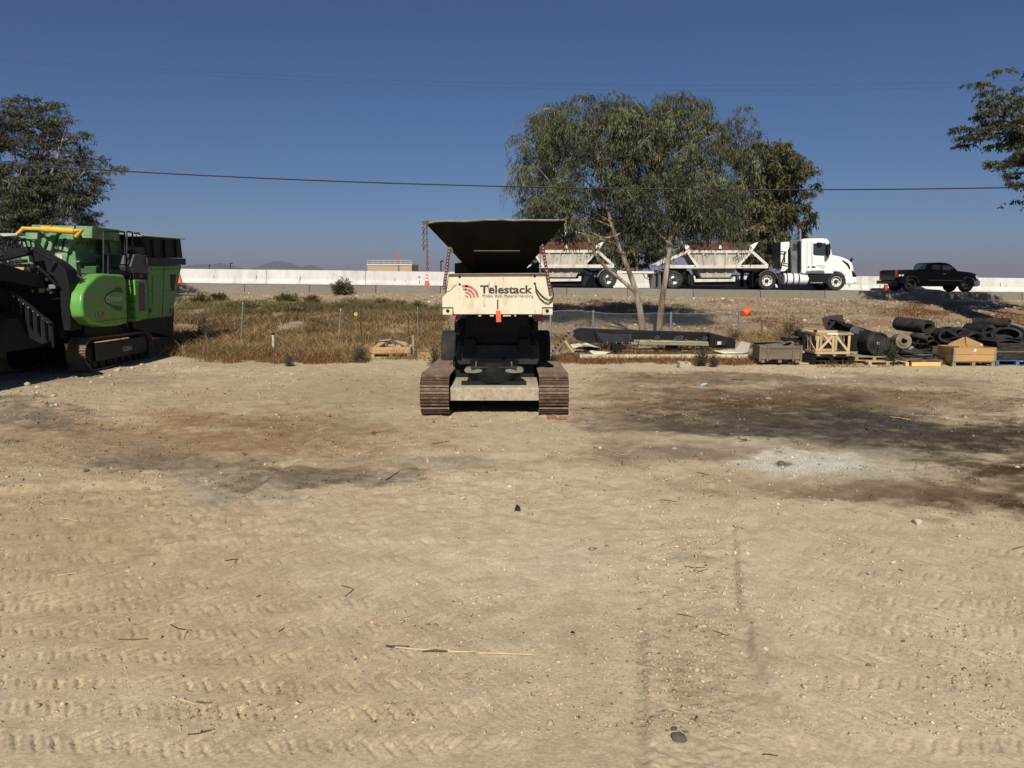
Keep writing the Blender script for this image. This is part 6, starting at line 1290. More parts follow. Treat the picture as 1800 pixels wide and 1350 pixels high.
# ================================================================== trees
def leaves_mesh(name, P, D, Ln, Wd, Cc, seed):
    """P root points (n,3), D directions (n,3) unit, lengths, widths, colours -> folded lance leaves (two triangles each)."""
    g = np.random.default_rng(seed); n = len(P)
    r = g.normal(size=(n,3)); S = np.cross(D, r); S /= np.linalg.norm(S, axis=1, keepdims=True)+1e-9
    mid = P + D*(Ln*.45)[:,None]; tip = P + D*Ln[:,None] + np.array((0,0,-1))*(Ln*.18)[:,None]
    V = np.stack([P, mid+S*(Wd*.5)[:,None], tip, mid-S*(Wd*.5)[:,None]], 1).reshape(-1,3)
    F = np.arange(4*n).reshape(n,4)
    return npmesh(name, V, F, np.repeat(Cc, 4, 0))
def make_tree(name, label, base_px, d, trunk, r0, blobs, nclus, strand, leaf, cols, seed, droop=.8, barkm=None, limbs=26, ddepth=1.0, base_z=None, extra=(), dense=1.0):
    g = np.random.default_rng(seed); rr = random.Random(seed)
    T_ = [at(px, py, d) for px, py in trunk]; b0 = T_[0]
    zb = lz(b0.x, d) if base_z is None else base_z; T_ = [Vector((b0.x, d, zb-.1))] + [p for p in T_ if p.z > zb+.1]
    o = thing(name, (b0.x, d, zb), label, 'tree'); bm_ = barkm or M_BARK
    # ---- crown volume: clusters spread through lumpy ellipsoids
    W = np.array([b[2]*b[3] for b in blobs], dtype=float); W /= W.sum(); C_ = []
    dep = []
    for i in g.choice(len(blobs), nclus, p=W):
        px, py, rx, ry = blobs[i][:4]; dd = blobs[i][4] if len(blobs[i]) > 4 else 0
        v = g.normal(size=3); v /= np.linalg.norm(v); v *= g.uniform(.25, 1)**.45
        c = at(px+rx*v[0], py-ry*v[2], d+dd); C_.append((c.x, d+dd+v[1]*rx*d/FPX*ddepth, c.z))
    C_ = np.array(C_)
    hub_ = C_[:max(8, int(nclus/9))]; own = g.integers(len(hub_), size=len(C_)); mv = g.uniform(size=len(C_)) < .8; C_ = np.where(mv[:,None], hub_[own]+g.normal(scale=(.42 if d < 45 else 1.0), size=C_.shape)*np.array([1,1,1.25]), C_); C_[:,2] = np.minimum(C_[:,2], at(900, min(b[1]-b[3] for b in blobs)+10, d).z-g.uniform(0,.4,len(C_)))
    # ---- wood
    mb = MB(); n = len(T_); 
    def smooth_path(P, k=5):
        Q = []
        for i in range(len(P)-1):
            p0 = P[max(i-1,0)]; p1 = P[i]; p2 = P[i+1]; p3 = P[min(i+2,len(P)-1)]
            for j in range(k):
                t = j/k; Q.append(.5*((2*p1)+(p2-p0)*t+(2*p0-5*p1+4*p2-p3)*t*t+(3*p1-p0-3*p2+p3)*t*t*t))
        return Q+[P[-1]]
    def tub(P, ra, rb, nn=9):
        Q = smooth_path(P); m2 = len(Q); mb.tube(Q, [max(.012, ra+(rb-ra)*(i/(m2-1))**.8)*(1+.06*rr.uniform(-1,1)) for i in range(m2)], nn)
        return Q
    TQ = tub(T_, r0, r0*.28, 11)
    for ex, ra, rb in extra: tub([at(px, py, d+dz_) for px, py, dz_ in ex], ra, rb, 9)
    ids = g.choice(len(C_), min(limbs, len(C_)), replace=False); Lends = []
    up = [q for q in TQ if q.z > zb+(TQ[-1].z-zb)*.40]
    for k in ids:
        e = Vector(C_[k]); s = min(up, key=lambda q: (q-e).length+1.6*max(0, q.z-e.z+ .8)); m_ = s.lerp(e, .5)+Vector((rr.uniform(-.3,.3), rr.uniform(-.3,.3), .04*(e-s).length))
        Q = tub([s, m_, e], r0*.26, .010, 6); Lends += Q[3:]
    for k in range(len(C_)):
        if k in ids or rr.random() > .45: continue
        e = Vector(C_[k]); s = min(Lends, key=lambda q: (q-e).length)
        if (s-e).length < 2.2: mb.tube([s, s.lerp(e,.5)+Vector((0,0,.08)), e], [.018,.013,.007], 4, caps=False)
    mb.build('trunk', bm_, o, smooth=60)
    # ---- foliage: hanging strands of narrow leaves
    ns, sl, nl = strand; L0, W0 = leaf; Pl = []; Dl = []; Cl = []
    cols = np.array(cols)
    ht_ = g.uniform(.55, 1.35, len(hub_))
    for ci, c in enumerate(C_):
        k = g.integers(max(2, ns-3), ns+3); tone = ht_[own[ci]]*g.uniform(.85, 1.15); base = cols[g.integers(len(cols))]
        az = g.uniform(0, 2*np.pi, k); out = g.uniform(.1, .5, k); ln = sl*g.uniform(.5, 1.25, k)
        for j in range(k):
            t = np.sort(g.uniform(.05, 1, nl)); hx = np.cos(az[j])*out[j]; hy = np.sin(az[j])*out[j]
            x = c[0]+hx*np.sqrt(t)*1.2; y = c[1]+hy*np.sqrt(t)*1.2; z = c[2]+.22*np.sin(t*2.2)*sl - droop*ln[j]*t**1.6 + (1-droop)*ln[j]*t*g.uniform(-.3,.7)
            p = np.stack([x,y,z],1)+g.normal(scale=.035*sl/.6, size=(nl,3)); dr = np.stack([hx+g.normal(scale=.5,size=nl), hy+g.normal(scale=.5,size=nl), -droop*1.1+g.normal(scale=.45,size=nl)],1)
            dr /= np.linalg.norm(dr,axis=1,keepdims=True); Pl.append(p); Dl.append(dr); Cl.append(np.tile(base*tone,(nl,1))*g.uniform(.75,1.25,(nl,1)))
    P = np.concatenate(Pl); D = np.concatenate(Dl); Cc = np.concatenate(Cl); n = len(P)
    me = leaves_mesh('crown', P-np.array(o['_o']), D, L0*g.uniform(.6,1.3,n), W0*g.uniform(.7,1.3,n), Cc, seed+1)
    link('crown', me, cmat('eucalyptus_leaves', .55, .12, .3), o)
    return o
EU = [(.075,.09,.042),(.095,.11,.055),(.06,.075,.036),(.125,.125,.06),(.09,.105,.062),(.08,.075,.04)]
DK = [(.05,.058,.028),(.06,.066,.03),(.075,.07,.035),(.045,.05,.025)]
OL = [(.10,.09,.04),(.085,.085,.035),(.12,.10,.042),(.07,.075,.03)]
make_tree('eucalyptus_tree', 'leaning eucalyptus with pale trunk and drooping crown beside the first trailer', 0, 28.7,
    [(1131,590),(1124,540),(1112,495),(1096,452),(1082,415),(1068,370),(1050,300),(1045,240)], .145,
    [(1010,300,100,85),(968,330,48,80),(1065,265,90,80),(1000,225,62,42),(1090,205,55,32),(1060,350,85,55),(945,300,30,60),(985,362,60,26),(1075,372,50,22),(985,190,16,22),(1035,185,14,18),(1120,300,50,70),(930,330,14,50),(950,250,20,30),(930,360,22,26),(1100,178,20,14)],
    430, (9,.85,13), (.17,.030), EU, 101, .9, limbs=34, ddepth=1.35,
    extra=[([(1116,512,0),(1092,492,-.1),(1065,470,-.3),(1046,446,-.4),(1032,415,-.5)], .085, .05), ([(1082,415,0),(1060,418,-.3),(1038,408,-.5)], .05, .03)])
make_tree('eucalyptus_tree', 'upright eucalyptus with peeling trunk and hanging strands over the second trailer', 0, 28.3,
    [(1158,590),(1163,535),(1171,480),(1178,430),(1181,390),(1188,330),(1195,260),(1198,215)], .135,
    [(1190,255,95,75),(1262,275,45,55),(1180,330,90,62),(1235,345,62,45),(1160,215,48,34),(1210,210,42,30),(1130,330,50,60),(1245,372,38,26),(1110,235,45,40),(1285,255,24,26),(1170,368,30,22),(1195,182,22,16),(1225,195,16,16),(1300,240,12,10),(1246,408,18,18),(1270,350,40,50),(1285,368,22,22),(1215,378,38,18)],
    430, (9,.85,13), (.17,.030), EU, 102, .9, limbs=32, ddepth=1.35,
    extra=[([(1181,392,0),(1205,385,.2),(1228,392,.1),(1243,412,0)], .05, .02), ([(1178,430,0),(1150,400,.3),(1140,360,.5)], .06, .03)])
make_tree('eucalyptus_tree', 'dense olive tree standing across the highway behind the semi truck', 0, 62,
    [(1346,500),(1348,440),(1352,380),(1355,300)], .35,
    [(1357,330,39,62),(1348,272,22,28),(1378,345,22,52),(1334,385,39,55),(1366,415,32,30),(1312,400,30,55),(1345,440,34,20),(1384,300,11,22),(1327,300,22,28),(1298,430,25,30)],
    420, (9,1.3,11), (.42,.10), OL, 103, .6, M_DBARK, 24, base_z=.8)
make_tree('background_tree', 'dark bushy tree behind the barrier between the two dump trailers', 0, 64,
    [(1120,500),(1118,450),(1110,410)], .25, [(1122,440,48,34),(1080,420,40,44),(1140,410,30,26),(1060,450,30,26)], 190, (9,1.2,11), (.42,.10), [(c[0]*.9+.02,c[1]*.9+.02,c[2]+.02) for c in OL], 104, .5, M_DBARK, 14, base_z=.8)
make_tree('background_tree', 'dark bushy tree behind the barrier and the half hidden dump trailer', 0, 66,
    [(985,500),(985,450),(980,410)], .25, [(990,430,48,40),(945,430,30,34),(1030,425,30,38),(1000,400,34,22)], 180, (9,1.2,11), (.42,.10), DK, 105, .5, M_DBARK, 14, base_z=.8)
make_tree('roadside_tree', 'tall grey green tree with pale forked limbs behind the green crusher', 0, 33,
    [(62,500),(60,430),(62,370),(66,310),(74,260),(80,215)], .22,
    [(52,250,46,50),(91,208,28,30),(2,235,30,50),(126,300,40,30),(81,335,70,42),(161,288,22,22),(32,365,60,40),(106,375,55,22),(67,190,24,22),(151,345,28,28),(-48,300,60,90),(126,262,24,18),(52,320,60,30),(22,415,80,34),(96,410,60,26),(156,385,26,16),(82,380,70,40)],
    640, (9,.52,13), (.15,.04), [(.068,.074,.044),(.082,.088,.054),(.055,.06,.036),(.095,.092,.06)], 106, .35, M_BARK, 34,
    extra=[([(62,370,0),(85,320,-.3),(105,265,-.5),(118,220,-.5)], .10, .03), ([(60,430,0),(34,370,-.4),(36,320,-.5),(20,250,-.5)], .10, .03), ([(64,390,0),(110,345,-.3),(150,300,-.3)], .07, .02)])
make_tree('roadside_tree', 'dark leafy tree reaching into view above the pickup truck', 0, 32.5,
    [(1872,560),(1868,480),(1862,400),(1856,300),(1850,220),(1848,150)], .26,
    [(1776,206,40,30),(1746,206,24,26),(1749,174,16,18),(1824,222,34,34),(1799,252,28,26),(1826,284,22,34),(1818,320,14,16),(1832,124,16,22),(1864,164,45,50),(1914,224,80,110),(1894,324,60,60),(1729,226,12,12)],
    430, (10,.46,14), (.13,.055), DK, 107, .55, M_DBARK, 34,
    extra=[([(1856,300,0),(1830,262,-.2),(1800,235,-.3),(1765,216,-.4)], .09, .025), ([(1850,220,0),(1822,180,0),(1800,140,-.2)], .06, .02)])

# ================================================================== grass, weeds, bushes
def blades(name, X, Y, Hh, col, w_, lean, seed, label_kind='stuff', zoff=0, par=None, org=(0,0,0), zz=None, matn='dry_grass_blades', tw=.25):
    g = np.random.default_rng(seed); n = len(X); Zb = (land(X, Y) if zz is None else zz)+zoff
    a = g.uniform(0, 2*np.pi, n); s = np.stack([np.cos(a), np.sin(a), np.zeros(n)], 1)*(w_*.5)[:,None]
    b_ = g.uniform(0, 2*np.pi, n); l = np.stack([np.cos(b_), np.sin(b_), np.zeros(n)], 1)*(Hh*lean)[:,None]
    P = np.stack([X, Y, Zb-.02], 1); U = np.array((0,0,1.))
    m_ = P + U*(Hh*.55)[:,None] + l*.35; t = P + U*(Hh*g.uniform(.85,1,n))[:,None]*1.0 + l
    V = np.stack([P-s, P+s, m_+s*.7, m_-s*.7, t+s*tw, t-s*tw], 1).reshape(-1,3)-np.array(org); I = np.arange(n)[:,None]*6
    F = np.concatenate([I+np.array([0,1,2,3]), I+np.array([3,2,4,5])], 0)
    cc = np.repeat(col, 6, 0); sh = np.tile(np.array([1,1,1,1,1.08,1.08]), n)[:,None]
    o = link(name, npmesh(name, V, F, cc*sh), cmat(matn, .8, .25, .15), par)
    return o
g = np.random.default_rng(5)
def pal(n, cols, p=None, j=.25):
    cols = np.array(cols); return cols[g.choice(len(cols), n, p=p)]*g.uniform(1-j, 1+j, (n,1))
def scatter(n, x0, x1, y0, y1, dens):
    X = g.uniform(x0, x1, n); Y = g.uniform(y0, y1, n); px, py = proj(X, Y, bank(X, Y)); k = g.uniform(size=n) < dens(X, Y, px, py); return X[k], Y[k]
TAN = [(.40,.275,.13),(.29,.185,.085),(.52,.385,.205),(.20,.12,.055),(.10,.065,.034),(.24,.17,.08)]
def d_tall(X, Y, px, py):
    c = fbm(X*.9, Y*.9, 81, 3); edge = 20.7+2.0*fbm(X*.7, Y*0, 82, 4)
    a = ss(255, 300, px)*(1-ss(785, 800, px))*ss(21.0+1.6*(1-ss(300, 420, px)), 21.6+1.6*(1-ss(300, 420, px)), Y)*ss(edge, edge+.5, Y)*(1-ss(26.5, 28.5, Y))
    b_ = ss(965, 985, px)*(1-ss(1395, 1440, px))*ss(23.9, 24.6, Y)*(1-ss(27.0, 28.6, Y))
    return (a+b_*.8)*ss(.28, .5, c)
X, Y = scatter(150000, -14, 14, 21, 29, d_tall); n = len(X)
H_ = g.uniform(.08, .40, n)*(.55+.9*fbm(X*.7, Y*.7, 83, 2)); 
H_ *= np.where(g.uniform(size=n) < .06, 1.7, 1); pt = (.45+1.1*fbm(X*.55, Y*.8, 94, 4))[:,None]
stuff(blades('dry_grass', X, Y, H_, pal(n, TAN, [.22,.24,.12,.20,.13,.09])*pt, g.uniform(.008,.02,n), g.uniform(.3,1.7,n), 1))
RED = [(.22,.10,.04),(.27,.14,.06),(.16,.075,.035),(.30,.19,.09),(.12,.08,.04)]
def d_red(X, Y, px, py):
    c = fbm(X*1.1, Y*1.1, 84, 3); e0 = 20.3+1.5*fbm(X*.8, Y*0, 85, 4)
    a = ss(330, 420, px)*(1-ss(645, 655, px))*ss(e0, e0+.25, Y)*(1-ss(22.0, 22.8, Y)); b_ = ss(968, 985, px)*(1-ss(1322, 1335, px))*ss(e0-.15, e0+.2, Y)*(1-ss(22.6, 24, Y)); e_ = .35*ss(1400, 1430, px)*(1-ss(1545, 1575, px))*ss(20.3, 20.5, Y)*(1-ss(20.7, 20.9, Y))
    return (a+b_+e_)*ss(.25, .45, c)
X, Y = scatter(90000, -13, 13, 20.2, 24.2, d_red); n = len(X)
stuff(blades('red_weeds', X, Y, g.uniform(.05,.24,n), pal(n, RED), g.uniform(.008,.02,n), g.uniform(.3,1.2,n), 2))
def d_bank(X, Y, px, py):
    c = fbm(X*.75, Y*.55, 86, 4); a = ss(180, 330, px)*(1-ss(765, 800, px))*ss(26.5, 27.5, Y)*(1-ss(37.0, 39.8, Y+1.5*fbm(X*.5,Y*0,87,2))); return a*ss(.25, .43, c)
X, Y = scatter(210000, -26, 0, 26, 40, d_bank); n = len(X); gr = ss(31, 37, Y+3*(fbm(X*.5,Y*.5,88,3)-.5))[:,None]
cb = pal(n, [(.28,.19,.085),(.20,.13,.06),(.38,.27,.13),(.13,.09,.045),(.08,.058,.03)])*(1-gr*.6) + pal(n, [(.12,.115,.045),(.16,.14,.06),(.085,.095,.035)])*gr*.6
stuff(blades('bank_grass', X, Y, g.uniform(.07,.30,n)*(.25+1.4*fbm(X*.9,Y*.9,89,3)), cb*(.45+1.1*fbm(X*.6, Y*.7, 95, 4))[:,None], g.uniform(.012,.028,n), g.uniform(.2,1.0,n), 3))
def d_sparse(X, Y, px, py):
    c = fbm(X*.8, Y*.8, 90, 4); return (ss(940, 980, px)*(1-.3*ss(1200, 1300, px))*ss(27, 29, Y)*(1-ss(39.5, 41, Y))*.25 + .75*np.exp(-(((px-1618)/55)**2+((py-548)/16)**2)) + .5*np.exp(-(((px-1775)/40)**2+((py-560)/14)**2)) + .4*np.exp(-(((px-1340)/60)**2+((py-565)/10)**2)))*ss(.42,.55,c)
X, Y = scatter(120000, 1, 31, 27, 41, d_sparse); n = len(X); px, py = proj(X, Y, bank(X,Y)); rr_ = (np.exp(-(((px-1618)/60)**2+((py-548)/18)**2))+np.exp(-(((px-1775)/45)**2+((py-560)/16)**2))+np.exp(-(((px-1340)/60)**2+((py-565)/12)**2)))[:,None].clip(0,1)
stuff(blades('dry_scrub', X, Y, g.uniform(.04,.2,n), pal(n, [(.24,.18,.09),(.18,.13,.065),(.13,.095,.05)])*(1-rr_)+pal(n, [(.26,.115,.045),(.20,.085,.035),(.15,.07,.03)])*rr_, g.uniform(.012,.03,n), g.uniform(.4,1.3,n), 4))
def plant(name, label, cat, px, py, d, wpx, hpx, n, cols, lean, seed, w_=.02, z=None, group=None, stem=True):
    """a bushy weed: stems from one root and blades fanning through its volume"""
    b0 = at(px, py, d); zb = lz(b0.x, d) if z is None else z; k = d/FPX; W_ = wpx*k; H0 = hpx*k; gg = np.random.default_rng(seed); o = thing(name, (b0.x,d,zb), label, cat, group)
    m_ = 26; mb = MB(); rr = random.Random(seed)
    for i in range(m_):
        a = rr.uniform(0,6.28); q = rr.uniform(.1,.5); hh = H0*rr.uniform(.55,1)*(1-.5*q); mb.tube([(b0.x+math.cos(a)*.03,d+math.sin(a)*.03,zb-.03), (b0.x+math.cos(a)*W_*q*.45,d+math.sin(a)*W_*q*.45,zb+hh*.55), (b0.x+math.cos(a)*W_*q,d+math.sin(a)*W_*q,zb+hh)], [.008,.006,.003], 4)
    mb.build('stem', M_TWIG, o)
    ms = 70; sv = gg.normal(size=(ms,3)); sv[:,2] = np.abs(sv[:,2])+.15; sv /= np.linalg.norm(sv,axis=1,keepdims=True); sl_ = gg.uniform(.55,1.12,ms)      # shoots fanning from the root
    u = sv[gg.integers(ms,size=n)]; k_ = gg.integers(ms,size=n); u = sv[k_]+gg.normal(scale=.07,size=(n,3)); t_ = (gg.uniform(.12,1,n)**.7*sl_[k_])[:,None]
    P = np.array((b0.x,d,zb))+u*np.array([W_*.5,W_*.5,H0])*t_; P[:,2] = np.maximum(P[:,2], zb+.01)
    D = u*np.array([.8,.8,.7])+np.array([0,0,.25])+gg.normal(scale=.3,size=(n,3)); D /= np.linalg.norm(D,axis=1,keepdims=True)
    cc = np.array(cols)[gg.integers(len(cols),size=n)]*gg.uniform(.7,1.3,(n,1))
    link('foliage', leaves_mesh('foliage', P-np.array((b0.x,d,zb)), D, gg.uniform(.6,1.4,n)*w_*5, gg.uniform(.6,1.3,n)*w_, cc, seed), cmat('weed_leaves', .6, .2, .3), o); return o
GW = [(.075,.085,.05),(.09,.10,.06),(.06,.075,.04),(.11,.11,.065)]
plant('roadside_bush', 'round olive bush growing at the kerb before the barrier', 'bush', 602, 516, 40.6, 34, 28, 2600, [(.13,.125,.06),(.16,.15,.075),(.10,.10,.05),(.19,.17,.10)], .4, 31, .04)
for i, (px, py, d, wp, hp, lab) in enumerate(((352,532,37.6,44,20,'low dark green shrub on the bank top near the crusher'), (385,525,38.2,30,14,'small green shrub beside the low dark one near the crusher'), (505,525,38.4,54,18,'wide green shrub on the bank top left of the kerb bush'), (548,522,38.6,30,14,'olive tuft touching the wide green shrub'), (672,528,38.0,36,16,'olive tuft on the bank right of the kerb bush'), (700,530,37.5,30,16,'dull olive tuft below the white cone'), (735,534,37,34,16,'olive tuft at the bank end beside the feeder'), (440,538,36,40,15,'brown green tuft above the tall steel post'), (600,536,36.5,44,13,'flat olive tuft just under the kerb bush'), (520,545,35,50,13,'flat brown tuft midway up the bank'))):
    plant('shrub', lab, 'shrub', px, py, d, wp, hp*(.85 if i < 3 else .62), 900, [(.085,.10,.035),(.11,.115,.045),(.07,.08,.03),(.14,.125,.06)] if i < 3 else [(.19,.15,.07),(.22,.17,.08),(.13,.11,.05)], .4, 40+i, .035)
plant('dead_weed', 'tall dark dead weed stalks at the shadow behind the crusher', 'weed', 362, 606, 25.5, 40, 66, 700, [(.075,.075,.045),(.06,.055,.035),(.11,.09,.05)], .3, 61, .022)
plant('weed_clump', 'blue green weed clump before the end of the cream beam', 'weed', 1232, 655, 20.6, 26, 36, 800, GW, .3, 62, .018); plant('weed_clump', 'small green weed beside the blue green clump', 'weed', 1254, 658, 20.4, 16, 24, 400, GW, .3, 63, .016)
plant('weed_clump', 'grey green weeds standing around the pine timber by the feeder', 'weed', 765, 632, 21.0, 30, 40, 700, GW, .3, 64, .016); plant('weed_clump', 'grey green weed by the left end of the stone box', 'weed', 632, 632, 21.6, 30, 34, 700, GW, .3, 65, .018)
plant('weed_clump', 'thin green weeds growing between the big roll and the tan roll', 'weed', 1568, 622, 21.0, 24, 44, 900, [(.06,.085,.05),(.08,.10,.06),(.05,.07,.04)], .3, 66, .018); plant('weed_clump', 'low green weed at the foot of the notched rail', 'weed', 972, 640, 21.4, 18, 18, 350, GW, .3, 67, .016)
plant('weed_clump', 'green weed tuft at the edge of the red weeds left of the stones', 'weed', 508, 640, 20.7, 16, 22, 320, GW, .3, 68, .016); plant('dry_bush', 'grey brown dry bush rising behind the steel channel', 'bush', 1391, 598, 26.5, 46, 52, 1700, [(.15,.115,.07),(.12,.09,.055),(.19,.15,.09)], .3, 69, .02)
plant('dry_bush', 'grey dry bush at the edge of the tree shadow by the fence', 'bush', 1290, 592, 26.8, 34, 24, 700, [(.22,.16,.08),(.17,.12,.06)], .3, 70, .02)
# ================================================================== fence, posts, cones, wires, far things
def post(px, pyt, pyb, d, wpx, m_, label, name='fence_post', lean=0, cat='post', cap=True):
    t = at(px+lean, pyt, d); b_ = at(px, pyb, d); zb = lz(b_.x, d); k = wpx*d/FPX; o = thing(name, (b_.x,d,zb), label, cat)
    mb = MB(); mb.tube([(b_.x,d,zb-.2), (t.x,d,t.z)], k/2, 10); mb.build('shaft', m_, o)
    if cap: mb = MB(); mb.lathe([(k*.62,-.02),(k*.62,.02),(k*.3,.05),(.001,.055)], (t.x,d,t.z), (0,0,1), 10); mb.build('cap', m_, o)
    return o
post(422, 534, 605, 25.6, 2.6, M_STEEL, 'tall leaning galvanised post in the dry grass', lean=5)
post(594, 545, 580, 27, 3.0, M_STEEL, 'short grey post leaning in the grass near the yellow disc', lean=5)
post(637, 553, 592, 26, 2.6, M_RUSTP, 'rusty stake right of the yellow disc', 'stake', lean=-4, cat='stake', cap=False)
post(720, 557, 592, 25.5, 2.2, M_RUSTP, 'rusty stake with a pale tip above the stone box', 'stake', lean=-3, cat='stake'); post(734, 542, 590, 26.2, 1.5, M_STEEL, 'thin grey post right of the rusty stake', lean=0); post(1338, 564, 585, 26.5, 3.0, M_DBARK, 'dark stump of a timber post in the golden grass', 'timber_post', lean=2, cap=False)
o = post(480, 590, 608, 24, 4.4, mat('white_post_paint', (.55,.54,.50), .7, var=.2, dirt=(.2,.16,.1), dirt_amt=.3), 'short white marker post with a black top', 'marker_post')
t = at(480,590,24); mb = MB(); mb.lathe([(.048,0),(.048,.09),(.03,.1),(.001,.1)], (t.x,24,t.z), (0,0,1), 10); mb.build('black_top', M_PLAST, o)
c = at(625.5,552,27); o = thing('yellow_disc', (c.x,27,lz(c.x,27)), 'small round yellow disc on a thin wire stake in the grass', 'marker'); mb = MB(); mb.lathe([(.03,-.01),(.06,-.012),(.06,.012),(.03,.01)], c, (0,1,0), 16, closed=True); mb.build('disc', mat('bright_yellow', (.75,.62,.03), .5), o); mb = MB(); mb.tube([(c.x,27.02,lz(c.x,27)-.1), (c.x,27.02,c.z)], .005, 5); mb.build('stake', M_STEEL, o)
# --- chain-link fence below the trees
FD = 26.9; x0, x1 = at(962,560,FD).x, at(1302,560,FD).x; FN = thing('chain_link_fence', ((x0+x1)/2,FD,lz((x0+x1)/2,FD)), 'low sagging chain link fence below the eucalyptus trees', 'fence')
mb = MB()
def ftop(x): return at(1100, 549.5, FD).z+.05*math.sin(x*.9)-.03*math.sin(x*2.1)
H0 = .95; sp_ = .085
for sgn in (-1, 1):
    x = x0-H0
    while x < x1+H0:
        P = []
        for t in np.linspace(0, 1, 9):
            xx = x+sgn*(t-.5)*H0*1.0
            if x0 <= xx <= x1: P.append((xx, FD+.006*sgn+.05*math.sin(xx*1.3), ftop(xx)-H0+t*H0))
        if len(P) > 1: mb.tube(P, .0026, 3, caps=False)
        x += sp_
o = mb.build('chain_link_mesh', M_STEEL, FN, smooth=0); stuff(o)
for i, px in enumerate((1043, 1180, 968, 1300)):
    xx = at(px,560,FD).x; mb = MB(); mb.tube([(xx,FD+.05,lz(xx,FD)-.2), (xx,FD+.05,ftop(xx)+.06)], .038, 10); mb.build('post', M_STEEL, FN)
mb = MB(); mb.tube([(xx, FD+.05*math.sin(xx*1.3), ftop(xx)) for xx in np.linspace(x0, x1, 40)], .006, 5); mb.build('tension_wire', M_STEEL, FN)
# --- cones
def cone(px, d, h, label, bands=True, cut=1.0):
    x = at(px,500,d).x; z = rz(x); o = lroot('traffic_cone', (x,d,z), label, 'traffic cone', 'cones along the highway'); r0, r1 = .155, .03
    mb = MB(); mb.box((0,0,.02), (.37,.37,.036)); mb.build('base', M_ORANGE, o, bevel=.01)
    def seg(t0, t1, m_, n_):
        q = MB(); q.lathe([(r0+(r1-r0)*t0, .038+h*t0), (r0+(r1-r0)*t1, .038+h*t1)] + ([(.001,.038+h*t1)] if t1 >= cut-.01 else []), (0,0,0), (0,0,1), 20); q.build(n_, m_, o)
    if bands: seg(0,.42,M_ORANGE,'cone_body'); seg(.42,.58,M_WHITE,'reflective_band'); seg(.58,.70,M_ORANGE,'cone_body'); seg(.70,.80,M_WHITE,'reflective_band'); seg(.80,1,M_ORANGE,'cone_body')
    else: seg(0,cut,M_ORANGE,'cone_body')
cone(750.5, 43.0, .66, 'orange traffic cone with white bands left of the feeder'); cone(316.5, 44, .55, 'orange traffic cone peeking out behind the green crusher', False, .9); cone(1557, 42.6, .62, 'stubby orange cone without a tip behind the pickup truck', False, .55)
# --- fallen orange drum on the bank
c = at(1312,547,34.5); zc = lz(c.x,34.5)+.16; o = lroot('traffic_drum', (c.x,34.5,zc), 'orange plastic drum lying tipped on the dirt bank', 'drum', None, (0,R(70),R(35)))
mb = MB(); mb.lathe([(.001,-.26),(.17,-.26),(.18,-.22),(.165,-.2),(.165,-.05),(.175,-.03),(.155,0),(.155,.14),(.165,.16),(.14,.2),(.14,.27),(.001,.27)], (0,0,0), (0,0,1), 20); mb.build('shell', M_ORANGE, o); mb = MB(); mb.tube([(-.05,0,.27),(-.05,0,.33),(.05,0,.33),(.05,0,.27)], .014, 6); mb.build('handle', M_ORANGE, o)
for i, (p0, p1, lab) in enumerate((((1256,536),(1290,551),'pale stick lying on the bank left of the orange drum'), ((1322,548),(1336,553),'short pale stick beside the orange drum'), ((558,525),(572,521),'flat pale board lying on the bank under the kerb bush'))):
    a = at(*p0, 36); b_ = at(*p1, 35); a.z = lz(a.x,36)+.03; b_.z = lz(b_.x,35)+.03; mb = MB(); mb.bar(a, b_, .09 if i == 2 else .04, .03); tag(mb.build('loose_stick', M_BAMBOO if i < 2 else M_GREYW, smooth=0), lab, 'stick')
# --- overhead cables between poles out of view
def cable(name, pts, d, r, label, x_ext):
    px = np.array([p[0] for p in pts]); P = [at(*p, d) for p in pts]; xs = np.array([p.x for p in P]); zs = np.array([p.z for p in P]); cf = np.polyfit(xs, zs, 2); X = np.linspace(x_ext[0], x_ext[1], 60)
    mb = MB(); mb.tube([(x, d, np.polyval(cf, x)) for x in X], r, 6); return tag(mb.build(name, M_WIRE), label, 'cable'), cf
_, cf = cable('overhead_cable', [(0,288),(200,298),(400,311),(600,321),(900,328.5),(1200,331),(1500,332),(1770,331)], 26.0, .024, 'thick black overhead cable spanning in front of the trees', (-30,34))
for lab, pts in (('upper of two thin high wires against the sky', [(60,108),(450,130),(900,147),(1350,150),(1800,141)]), ('lower of two thin high wires against the sky', [(60,112),(450,137),(900,155),(1350,158),(1800,150)])):
    cable('overhead_wire', pts, 70.0, .006, lab, (-90,90))
for x, y, h, lab in ((-30,26,np.polyval(cf,-30)+.4,'timber utility pole holding the black cable on the crusher side'), (34,26,np.polyval(cf,34)+.4,'timber utility pole holding the black cable on the pickup side'), (-90,70,32,'tall utility pole of the high wires on the crusher side'), (90,70,32,'tall utility pole of the high wires on the pickup side')):
    o = thing('utility_pole', (x,y,lz(x,y)), lab, 'utility pole'); mb = MB(); mb.tube([(x,y,lz(x,y)-.3),(x,y,h)], [.16,.11], 12); mb.build('pole', M_DBARK, o); mb = MB(); mb.bar((x-.9,y+.12,h-.4),(x+.9,y+.12,h-.4), .1, .12); mb.build('cross_arm', M_DBARK, o, bevel=.01)
